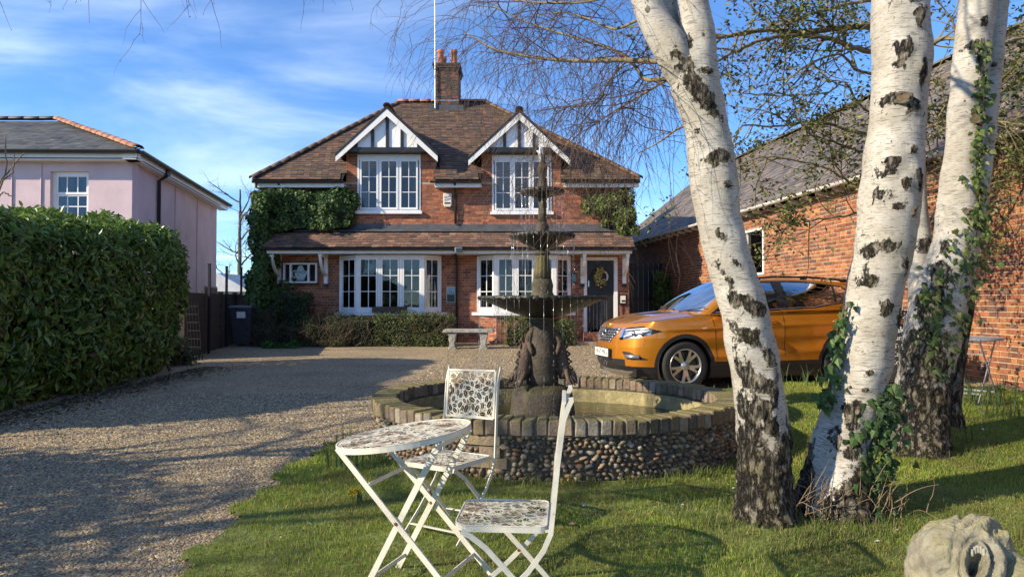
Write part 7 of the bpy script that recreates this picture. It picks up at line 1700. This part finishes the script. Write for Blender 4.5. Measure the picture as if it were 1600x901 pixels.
trunk_mesh('limb', [(1100, 190, Y1+.02, 40), (1080, 135, Y1+.0, 56), (1050, 80, Y1-.02, 62), (1022, 30, Y1, 52), (1005, -10, Y1, 46), (975, -80, Y1, 40), (930, -200, Y1+.1, 30)], b1, [(1060, 85, 4.1, .03, .4)], 0, 32)
trunk_mesh('limb', [(1070, 110, Y1+.10, 40), (1052, 60, Y1+.12, 34), (1044, 0, Y1+.15, 28), (1040, -120, Y1+.3, 22)], b1, [], 0, 24)
lines = []
LB = [limb('branch', [(1055, 92, 4.3), (1020, 96, 4.5), (973, 94, 4.7), (892, 95, 5.0), (817, 87, 5.3), (771, 76, 5.5), (730, 53, 5.7)], .022, .006, b1, M_mossbark),
      limb('branch', [(1062, 118, 4.3), (1037, 123, 4.4), (1009, 124, 4.6), (995, 107, 4.7), (970, 83, 4.9), (927, 68, 5.1), (856, 46, 5.4), (817, 32, 5.6), (770, 10, 5.8)], .016, .004, b1, M_mossbark),
      limb('branch', [(1070, 120, 4.3), (1041, 126, 4.4), (1002, 149, 4.6), (956, 176, 4.8), (930, 195, 4.9)], .012, .003, b1, M_mossbark),
      limb('branch', [(1090, 190, 4.3), (1060, 201, 4.4), (1030, 222, 4.5), (998, 239, 4.6)], .010, .003, b1, M_mossbark),
      limb('branch', [(985, 96, 4.65), (973, 101, 4.7), (949, 131, 4.8), (934, 160, 4.9), (902, 163, 5.0), (870, 175, 5.1)], .009, .003, b1, M_mossbark),
      limb('branch', [(985, -20, 4.3), (930, 0, 4.5), (870, 5, 4.7), (800, 0, 5.0), (740, -15, 5.3)], .012, .004, b1, M_mossbark),
      limb('branch', [(1000, 30, 4.3), (960, 45, 4.6), (920, 30, 4.9), (880, 20, 5.3), (830, 25, 5.7)], .010, .003, b1, M_mossbark)]
LT = limb('branch', [(960, -110, 4.3), (850, -190, 4.2), (720, -170, 4.1), (600, -130, 4.0), (480, -95, 3.95), (370, -75, 3.9), (230, -60, 3.9), (60, -70, 3.9), (-120, -100, 3.9)], .03, .006, b1, M_mossbark)
for L_, dens in zip(LB, (1.3, 1.2, 1.0, .35, .9, 1.1, 1.0)):
    for i in range(8, len(L_)):
        if rnd.random() < .30*dens:
            d = (L_[min(i+1, len(L_)-1)]-L_[i-1]).normalized(); subtree(lines, L_[i], d*.5+Vector((rnd.gauss(0, .6), rnd.gauss(0, .6), rnd.gauss(.15, .5))), rnd.uniform(.3, .85), .0055, 1, .26, .1, None, .8, 3)
        for _ in range(1 if rnd.random() < .78*dens else 0): weeping(lines, L_[i], Vector((rnd.gauss(-.3, .6), rnd.gauss(0, .6), rnd.gauss(.0, .4))), rnd.uniform(.45, 1.35), .0027)
for i in range(6, len(LT)):
    if rnd.random() < .8: weeping(lines, LT[i], Vector((rnd.gauss(0, .5), rnd.gauss(0, .4), -.3)), rnd.uniform(.22, .52) + (.15 if 10 < i < 30 else 0), .0030, jit=.22)
# high crown above the picture: keeps the shade and the twig tips at the top edge
crown = []
for k in range(9):
    p = at(1060+rnd.uniform(-50, 50), -260-rnd.uniform(0, 200), 4.35); a = rnd.uniform(0, 2*PI); subtree(crown, p, Vector((math.cos(a), math.sin(a), .9)), rnd.uniform(1.2, 2.2), .02, 2, .0, .3, None, .6, 4)
tubes_mesh('twigs', lines, M_twig, b1, 3, 'stuff'); tubes_mesh('crown_branches', crown, M_bark, b1, 4, 'stuff')
# ---- second birch
Y2 = 4.45
b2 = thing('birch_tree', 'thick white birch with ivy at its foot, middle of the three', 'tree', tuple(at(1315, 805, Y2)), BX)
trunk_mesh('trunk', [(1300, 840, 4.38, 150), (1303, 800, 4.38, 125), (1307, 760, 4.4, 108), (1314, 710, 4.42, 96), (1328, 650, Y2, 88), (1342, 600, Y2, 86), (1352, 550, Y2, 88), (1366, 450, Y2, 88), (1380, 390, Y2, 91), (1391, 300, Y2, 94), (1400, 200, Y2, 86), (1408, 100, Y2, 90), (1409, 0, Y2, 88), (1412, -100, Y2, 80), (1420, -300, Y2+.1, 60), (1430, -520, Y2+.2, 36)],
    b2, [(1402, 150, 4.26, .09, 0, .32), (1372, 168, 4.28, .05, .6, 1.2), (1432, 165, 4.27, .04, -.5, 1.0), (1390, 268, 4.26, .07, .1, .4), (1420, 285, 4.27, .035, .2, 1), (1436, 30, 4.3, .03, -.5, 1.8), (1441, 110, 4.3, .035, .2, 2.2), (1436, 280, 4.3, .035, .5, 2.0), (1366, 390, 4.28, .07, .1, .6), (1345, 430, 4.3, .05, .2, 1.6), (1390, 385, 4.28, .05, -.3, .7), (1385, 480, 4.28, .05, -.7, .7), (1345, 545, 4.28, .025), (1310, 690, 4.25, .05, .3, 1.4), (1345, 290, 4.28, .05, .4, 1.8), (1372, 300, 4.28, .05, 1.1, 1.2), (1395, 250, 4.28, .03, 1.4, 2), (1380, 60, 4.28, .025, 1.3, 1.5), (1420, 420, 4.28, .03, .4, 2), (1330, 640, 4.28, .04, .5, 2), (1335, 275, 4.3, .04, .4, 1.5), (1355, 255, 4.3, .045, 1.2, 1.2), (1410, 500, 4.3, .03, .2, 2)], .52,
    knots=[(1411, 152, 4.255, .045, .03), (1424, 328, 4.27, .022, .028)])
# ---- third birch with two lesser stems
Y3 = 6.0
b3 = thing('birch_tree', 'birch furthest right with rough dark base and climbing ivy', 'tree', tuple(at(1435, 700, Y3)), BX)
trunk_mesh('trunk', [(1428, 735, 5.95, 135), (1431, 700, 5.95, 100), (1436, 650, Y3, 84), (1443, 590, Y3, 82), (1458, 510, Y3, 84), (1474, 450, Y3, 82), (1490, 390, Y3, 68), (1499, 300, Y3, 60), (1507, 200, Y3, 54), (1516, 100, Y3, 54), (1528, 0, Y3, 56), (1538, -120, Y3, 50), (1550, -330, Y3, 36)],
    b3, [(1445, 560, 5.85, .16, .2, 1.4), (1455, 480, 5.85, .10, .2, 1.4), (1470, 430, 5.85, .07, .3, 2.0), (1480, 380, 5.85, .05, .4, 1.6), (1500, 110, 5.85, .06, 0, .4), (1520, 70, 5.85, .05, -.3, .7), (1497, 155, 5.85, .05, .2, .6), (1478, 310, 5.85, .035, .4, 1.5), (1530, 90, 5.87, .03, .1, 2)], .95, 40, .025, knots=[(1527, 182, 5.83, .05, .05), (1509, 330, 5.83, .03, .02)])
trunk_mesh('stem', [(1440, 640, 6.15, 60), (1440, 520, 6.2, 44), (1438, 420, 6.25, 36), (1433, 320, 6.3, 32), (1428, 200, 6.35, 30), (1420, 0, 6.4, 28), (1415, -200, 6.4, 22)], b3, [(1440, 380, 6.15, .04, .4, 2)], .8, 24, .03)
trunk_mesh('stem', [(1484, 665, 6.05, 36), (1488, 610, 6.05, 28), (1497, 540, 6.05, 28), (1508, 470, 6.08, 26), (1515, 410, 6.1, 22), (1535, 300, 6.2, 20), (1552, 150, 6.2, 20), (1562, 30, 6.2, 22), (1575, -150, 6.3, 18)], b3, [(1500, 540, 6.0, .2, 0, 2)], 1.3, 20, .03)
# ---- ivy on the birches
def ivy_on(name, label, path, n, spread, size, cols, seed, parent_loc):
    t = thing(name, label, 'ivy', parent_loc); P, Nn = [], []
    for k in range(n):
        i = rnd.randint(0, len(path)-2); f = rnd.random(); u, v, Y, w = [path[i][q]+(path[i+1][q]-path[i][q])*f for q in range(4)]
        p = at(u+rnd.gauss(0, w), v+rnd.gauss(0, 8), Y+rnd.gauss(0, .035)); P.append(p); Nn.append((rnd.gauss(-.1, .4), -.9, rnd.gauss(.3, .35)))
    # lobed leaves: five-point fans
    b = MB(); b.usecol = True
    for p, nn_ in zip(P, Nn):
        s = size*rnd.uniform(.55, 1.25); nv = Vector(nn_).normalized(); ax = Vector((rnd.gauss(0, .5), 0, -1)); ax = (ax-nv*ax.dot(nv)).normalized(); sd2 = nv.cross(ax); c = rnd.choice(cols); k = rnd.uniform(.75, 1.3); b.k = tuple(q*k for q in c)
        sh = [(-.15, 0), (-.1, .42), (.22, .36), (.25, .52), (.5, .24), (.95, 0), (.5, -.24), (.25, -.52), (.22, -.36), (-.1, -.42)]
        vs = [p+nv*(s*.10)] + [p+ax*(x*s)+sd2*(y*s)-nv*(abs(y)*s*.25) for x, y in sh]; b.add(vs, [(0, 1+i, 1+(i+1) % 10) for i in range(10)])
    b.build('leaves', M_ivy, t, kind='stuff')
    st = MB()
    for q in range(3):
        pp = [at(u+rnd.gauss(0, w*.4), v, Y+.01) for u, v, Y, w in path]
        if len(pp) > 1: st.tube(pp, .006, 5)
    st.build('stems', M_twig, t, True)
    return t
IV2 = [(.05, .10, .025), (.075, .135, .035), (.035, .07, .02), (.10, .16, .05)]
ivy_on('trunk_ivy', 'strand of ivy climbing the left edge of the middle birch', [(1322, 478, 4.38, 6), (1312, 520, 4.38, 8), (1305, 560, 4.38, 9), (1300, 600, 4.36, 10), (1292, 640, 4.36, 10)], 110, 1, .050, IV2, 1, tuple(at(1292, 700, 4.36)))
ivy_on('trunk_ivy', 'dark ivy clump bushing out at the foot of the middle birch', [(1390, 612, 4.32, 14), (1380, 650, 4.3, 20), (1368, 700, 4.28, 20), (1350, 750, 4.26, 22), (1338, 800, 4.24, 24)], 360, 1, .058, [(.03, .06, .018), (.05, .095, .026), (.022, .045, .014), (.07, .12, .035)], 2, tuple(at(1360, 810, 4.25)))
ivy_on('trunk_ivy', 'ivy growing down the lit face of the third birch', [(1535, 60, 5.85, 7), (1535, 160, 5.85, 7), (1530, 260, 5.85, 9), (1525, 340, 5.85, 10), (1510, 400, 5.85, 16), (1492, 440, 5.82, 24), (1478, 490, 5.8, 22), (1470, 540, 5.8, 12), (1468, 590, 5.82, 10)], 760, 1, .056, [(.07, .11, .028), (.10, .15, .035), (.05, .085, .022), (.14, .16, .05)], 3, tuple(at(1470, 690, 5.9)))
# dead stems and leaf litter round the birch feet
lines = []
for k in range(70):
    u, v, Y = rnd.choice([(1270, 790, 4.2), (1250, 800, 4.15), (1330, 810, 4.15), (1400, 790, 4.2)]); p = at(u+rnd.gauss(0, 28), v+rnd.gauss(0, 10), Y); d = Vector((rnd.gauss(0, .35), rnd.gauss(-.1, .3), rnd.uniform(.7, 1.2))); pts = [p]
    for s in range(5): d = (d.normalized()+Vector((rnd.gauss(0, .25), rnd.gauss(0, .25), rnd.gauss(-.08, .2)))); pts.append(pts[-1]+d.normalized()*rnd.uniform(.03, .07))
    lines.append((pts, [.003, .003, .0026, .0022, .0018, .0012]))
tag(tubes_mesh('dead_stems', lines, mat('dry_stem', (.22, .155, .09), .9, .25, 20), None, 3, 'stuff'), 'dry brown stems tangled at the foot of the birches', 'dead stems')
# ---- holly tree behind the birches
ho = thing('holly_tree', 'evergreen holly with mossy limbs spreading behind the birches', 'tree', (5.1, 9.35, gz(5.1, 9.3)))
limb('trunk', [(5.1, 9.35, .1), (5.08, 9.35, 1.5), (5.12, 9.38, 3), (5.1, 9.4, 4.5), (5.15, 9.4, 6.2), (5.2, 9.4, 8)], .13, .05, ho, M_mossbark, 14, .004, False)
lv, lines = [], []
HL = [([(1385, 48, 9.3), (1360, 42, 9.2), (1310, 44, 9.1), (1250, 50, 9.0), (1190, 48, 8.9), (1120, 58, 8.8), (1060, 50, 8.7)], .055), ([(1385, 85, 9.3), (1340, 76, 9.1), (1300, 62, 9.0), (1262, 57, 8.9), (1200, 60, 8.7), (1150, 80, 8.5), (1115, 100, 8.4)], .04),
      ([(1388, 0, 9.3), (1330, 5, 9.2), (1260, 25, 9.0), (1220, 45, 8.9)], .03), ([(1388, 120, 9.3), (1340, 110, 9.0), (1310, 85, 8.8), (1250, 110, 8.6), (1200, 160, 8.5)], .022), ([(1388, 215, 9.3), (1330, 205, 9.1), (1280, 190, 8.9), (1220, 196, 8.8), (1160, 195, 8.7)], .026), ([(1388, 250, 9.3), (1350, 240, 9.1), (1300, 220, 8.8), (1260, 205, 8.6), (1230, 130, 8.5)], .02),
      ([(1388, 180, 9.3), (1350, 170, 9.2), (1320, 130, 9.1), (1290, 145, 9.0), (1220, 150, 8.9), (1150, 145, 8.8)], .018), ([(1388, 300, 9.3), (1340, 290, 9.1), (1280, 260, 8.9), (1200, 245, 8.8), (1150, 260, 8.7)], .02), ([(1388, 320, 9.3), (1330, 335, 9.0), (1270, 345, 8.9), (1210, 360, 8.9)], .018),
      ([(1392, 60, 9.3), (1440, 70, 9.0), (1490, 60, 8.8), (1560, 70, 8.6), (1640, 40, 8.4)], .04), ([(1392, 160, 9.3), (1450, 165, 9.0), (1530, 160, 8.7), (1600, 120, 8.5)], .03), ([(1392, 220, 9.3), (1450, 250, 9.0), (1540, 225, 8.8), (1620, 230, 8.6)], .03), ([(1392, 290, 9.3), (1450, 300, 9.0), (1540, 290, 8.8), (1620, 260, 8.7)], .025), ([(1392, 200, 9.3), (1440, 200, 9.0), (1480, 190, 8.6), (1560, 190, 8.2), (1620, 200, 8.0)], .02)]
for pts, r in HL:
    pp = limb('limb', pts, r, r*.35, ho, M_mossbark, 8, .006)
    for i in range(6, len(pp)):
        if rnd.random() < (.85 if pts[-1][0] > 1400 else .50):
            d = (pp[min(i+1, len(pp)-1)]-pp[i-1]).normalized(); right_ = pts[-1][0] > 1400
            subtree(lines, pp[i], d*.5+Vector((rnd.gauss(0, .6), rnd.gauss(0, .4), rnd.gauss(-.15, .6))), rnd.uniform(.5, 1.2), r*.30+.004, 2, 0, -.2, lv, .7, 3)
for k in range(10):
    a = rnd.uniform(0, 2*PI); subtree(lines, (5.12, 9.4, rnd.uniform(4.5, 7.0)), Vector((math.cos(a), math.sin(a), rnd.uniform(.1, .7))), rnd.uniform(1.2, 2.2), .03, 2, 0, .1, lv, .6, 4)
tubes_mesh('twigs', lines, M_mossbark, ho, 3, 'stuff')
Lp, Ln = [], []
for p, d in lv:
    if mnoise.noise(p*1.1) > (-.04 if p.x < 5.3 else -.2) or rnd.random() < .08:
        for k in range(rnd.randint(1, 4)): Lp.append(p+Vector((rnd.gauss(0, .05), rnd.gauss(0, .05), rnd.gauss(0, .05)))); Ln.append((rnd.gauss(0, .4), rnd.gauss(-.2, .4), .8))
leaf_mesh('leaves', np.array(Lp), np.array(Ln), .062, palette(len(Lp), [(.065, .09, .024), (.10, .12, .03), (.15, .155, .045), (.05, .07, .02), (.19, .18, .06)], .22), M_ivy, ho, wide=.55, fold=.3, jit=.6, droop=.3)
# ---- bare trees out of the picture on the left: their shade falls on the drive and lawn
def bare_tree(label, x, y, h, spread, seed, m=M_bark, depth=3, nl=9, lean=(0, 0), r=.16, low=.3):
    global rnd
    keep = rnd; rnd = random.Random(seed); t = thing('bare_tree', label, 'tree', (x, y, gz(x, y)-.03), 'leafless trees'); z0 = gz(x, y)-.05
    tp = limb('trunk', [(x, y, z0), (x+lean[0]*.2, y+lean[1]*.2, h*.25), (x+lean[0]*.6, y+lean[1]*.6, h*.55), (x+lean[0], y+lean[1], h*.85)], r, r*.25, t, m, 10, .01, False); ln_ = []
    for k in range(nl):
        i = int(len(tp)*(low+(.95-low)*k/nl)); a = k*2.4+rnd.random(); subtree(ln_, tp[min(i, len(tp)-1)], Vector((math.cos(a), math.sin(a), rnd.uniform(.25, .8))), spread*rnd.uniform(.6, 1.0)*(1.1-.5*k/nl), r*.34, depth, 0, .2, None, .6, 4)
    tubes_mesh('branches', ln_, m, t, 4, 'stuff'); rnd = keep; return t
bare_tree('leafless tree far behind between the pink house and the ivy', -14.2, 36, 8.5, 3.2, 31, M_bark, 3, 10)
bare_tree('smaller leafless tree behind the fence gap', -12.2, 33, 6.0, 2.2, 32, M_mossbark, 3, 8, r=.1)
for k, (x, y, h, sp2) in enumerate(((-8.6, 3.4, 6.5, 2.6), (-9.6, 1.0, 7.5, 3.0), (-8.2, -1.2, 6.5, 2.6), (-11.5, 5.0, 8.0, 3.0), (-10.5, -3.5, 8.5, 3.2))):
    bare_tree(['leafless tree nearest the drive, left of the picture', 'taller leafless tree left of the picture', 'leafless tree beside the camera on the left', 'leafless tree behind the laurel hedge end', 'big leafless tree behind the camera on the left'][k], x, y, h, sp2, 50+k, M_bark, 3, 18, r=.13, low=.22)
# bare shrub poking up over the hedge at the left edge
bs = thing('bare_shrub', 'bare budding shrub stems at the left edge before the pink house', 'shrub', (-5.9, 7.6, .05)); 
for pts in ([(-25, 480, 8.0), (-15, 380, 7.9), (-5, 300, 7.8), (12, 270, 7.8), (38, 238, 7.8)], [(-20, 420, 7.9), (-4, 305, 7.8), (10, 262, 7.8), (8, 212, 7.8)], [(-15, 380, 7.8), (0, 306, 7.8), (18, 306, 7.8)], [(-10, 330, 7.7), (4, 285, 7.7), (20, 268, 7.7), (22, 240, 7.7)]):
    limb('stem', pts, .011, .006, bs, mat('tan_stem', (.24, .17, .10), .85, .2, 20) if 'tan_stem' not in bpy.data.materials else bpy.data.materials['tan_stem'], 6, .004)
# distant greenery behind the houses (reads as one mass)
P_, N_ = [], []
for k in range(9000):
    x = rnd.uniform(-17, -8.5); y = rnd.uniform(37, 40); z = rnd.uniform(.2, 1.9+.8*math.sin(x*1.3)); P_.append((x, y, z)); N_.append((rnd.gauss(0, .5), -1, .3))
tag(leaf_mesh('distant_shrubbery', np.array(P_), np.array(N_), .28, palette(len(P_), [(.07, .08, .03), (.12, .11, .05), (.05, .06, .025)], .25), M_box, None), 'olive green shrubbery far beyond the fence', 'shrubbery')

# ================================================================== SMALL THINGS ON THE LAWN
def clump(label, u, v, Y, n, h, spread, seed, flowers=0):
    p = at(u, v, Y); z = float(lawn_h(np.float64(p.x), np.float64(p.y))); t = thing('daffodil_clump', label, 'plant', (p.x, p.y, z), 'daffodil clumps'); r = random.Random(seed); b = MB(); b.usecol = True
    for k in range(n):
        a = r.uniform(0, 2*PI); q = Vector((p.x+r.gauss(0, spread), p.y+r.gauss(0, spread*.6), z-.01)); hh_ = h*r.uniform(.6, 1.15); ln_ = r.uniform(.05, .5); d = Vector((math.cos(a), math.sin(a), 0)); s = Vector((-d.y, d.x, 0)); s = s*.006; c = r.choice([(.09, .15, .055), (.12, .18, .07), (.07, .12, .045)]); b.k = c; vs = []
        for i in range(5):
            f = i/4; m = q+d*(ln_*hh_*f*f)+Vector((0, 0, hh_*(f-.35*ln_*f*f))); w = 1-.75*f**3; vs += [m-s*w, m+s*w]
        b.add(vs, [(2*i, 2*i+1, 2*i+3, 2*i+2) for i in range(4)])
    b.build('leaves', M_grass, t)
    for k in range(flowers):
        q = Vector((p.x+r.gauss(0, spread), p.y+r.gauss(0, spread*.5), z+h*.75)); f = MB()
        for i in range(6): a = 2*PI*i/6; f.add([q, q+Vector((.022*math.cos(a-.35), -.006, .022*math.sin(a-.35))), q+Vector((.032*math.cos(a), -.004, .032*math.sin(a))), q+Vector((.022*math.cos(a+.35), -.006, .022*math.sin(a+.35)))], [(0, 1, 2, 3)])
        f.tube([q, q+Vector((0, -.022, 0))], [.009, .013], 8, False); f.build('flower', bpy.data.materials.get('daffodil_yellow') or mat('daffodil_yellow', (.70, .46, .02), .6, .1, 9), t); MB().tube([(q.x, q.y+.003, z), (q.x, q.y+.003, q.z)], .003, 5).build('stalk', M_grass if False else (bpy.data.materials.get('green_stalk') or mat('green_stalk', (.09, .15, .04), .6, .1, 9)), t)
    return t
clump('spiky daffodil leaves on the lawn edge below the car door', 1262, 604, 9.0, 34, .26, .20, 1)
clump('short daffodil leaves by the pool beside the front wheel', 1130, 600, 8.6, 16, .2, .14, 2)
clump('tall daffodil leaves under the grey table', 1537, 622, 7.5, 46, .36, .16, 3)
clump('daffodil leaves at the right edge in front of the grey table', 1578, 655, 6.9, 34, .26, .18, 4)
clump('dark daffodil leaves at the left foot of the pool wall', 548, 728, 5.5, 40, .33, .09, 5)
clump('small yellow daffodil beside the bistro table leg', 562, 775, 4.6, 10, .10, .03, 6, 2)
clump('thin upright leaves on the shaded lawn right of the birches', 1490, 700, 6.1, 10, .34, .16, 7)
# scattered white petals and dead leaves on the grass
n = 130; lx = rng.uniform(-1.6, 4.5, n); ly = rng.uniform(2.8, 7.5, n); k = on_lawn(lx, ly) & ~in_pool(lx, ly, .05); lx, ly = lx[k], ly[k]
tag(leaf_mesh('fallen_petals', np.stack([lx, ly, lawn_h(lx, ly)+.03], -1), np.tile((0, 0, 1.), (len(lx), 1)), .028, palette(len(lx), [(.62, .60, .55), (.30, .2, .1), (.2, .13, .07), (.5, .47, .4)], .2), M_box, None, wide=.7, jit=.3, droop=0), 'white petals and dead leaves scattered over the lawn', 'petals')
# chalkboard behind the birches
cbp = at(1408, 520, 9.0); cz = float(G(np.float64(cbp.x), np.float64(9.0)))
ab = thing('chalkboard_sign', 'chalkboard menu sign with white handwriting between the birch trunks', 'sign', (cbp.x, 9.0, cz))
zt_ = at(1408, 503, 9.0).z; M_ch = mat('chalkboard_black', (.035, .033, .035), .8, .2, 15); M_chw = mat('chalk_white', (.65, .65, .63), .9, .1, 30)
bo = MB().lim(cbp.x-.32, cbp.x+.32, 8.99, 9.01, cz+.05, zt_-.03).build('board', M_ch, ab); MB().lim(cbp.x-.35, cbp.x+.35, 8.97, 9.03, zt_-.029, zt_+.03).build('top_rail', mat('red_brown_timber', (.16, .07, .04), .6, .2, 9), ab)
for x in (-.345, .345): MB().lim(cbp.x+x-.022, cbp.x+x+.022, 8.98, 9.02, cz-.02, zt_-.032).build('side_rail', M_ch, ab)
for k, s in enumerate(('Breakfast', 'Lunch', 'Teas', 'Cakes', 'Coffee')): text_obj('handwriting', s, (cbp.x-.02, 8.988, zt_-.10-.105*k), (PI/2, -.05, 0), .115 if k == 0 else .09, M_chw, bo)
plp = thing('flower_trough', 'small trough of dark and white flowers above the chalkboard', 'planter', (cbp.x, 9.2, zt_)); MB().lim(cbp.x-.3, cbp.x+.3, 9.1, 9.3, cz, zt_+.04).build('trough', M_wood, plp)
P_ = np.stack([rng.uniform(cbp.x-.3, cbp.x+.3, 160), rng.uniform(9.08, 9.3, 160), rng.uniform(zt_+.04, zt_+.2, 160)], -1); leaf_mesh('flowers', P_, np.tile((0, -1., .4), (160, 1)), .05, palette(160, [(.04, .02, .03), (.03, .05, .02), (.5, .5, .48), (.06, .03, .05)], .2), M_box, plp, wide=.8)
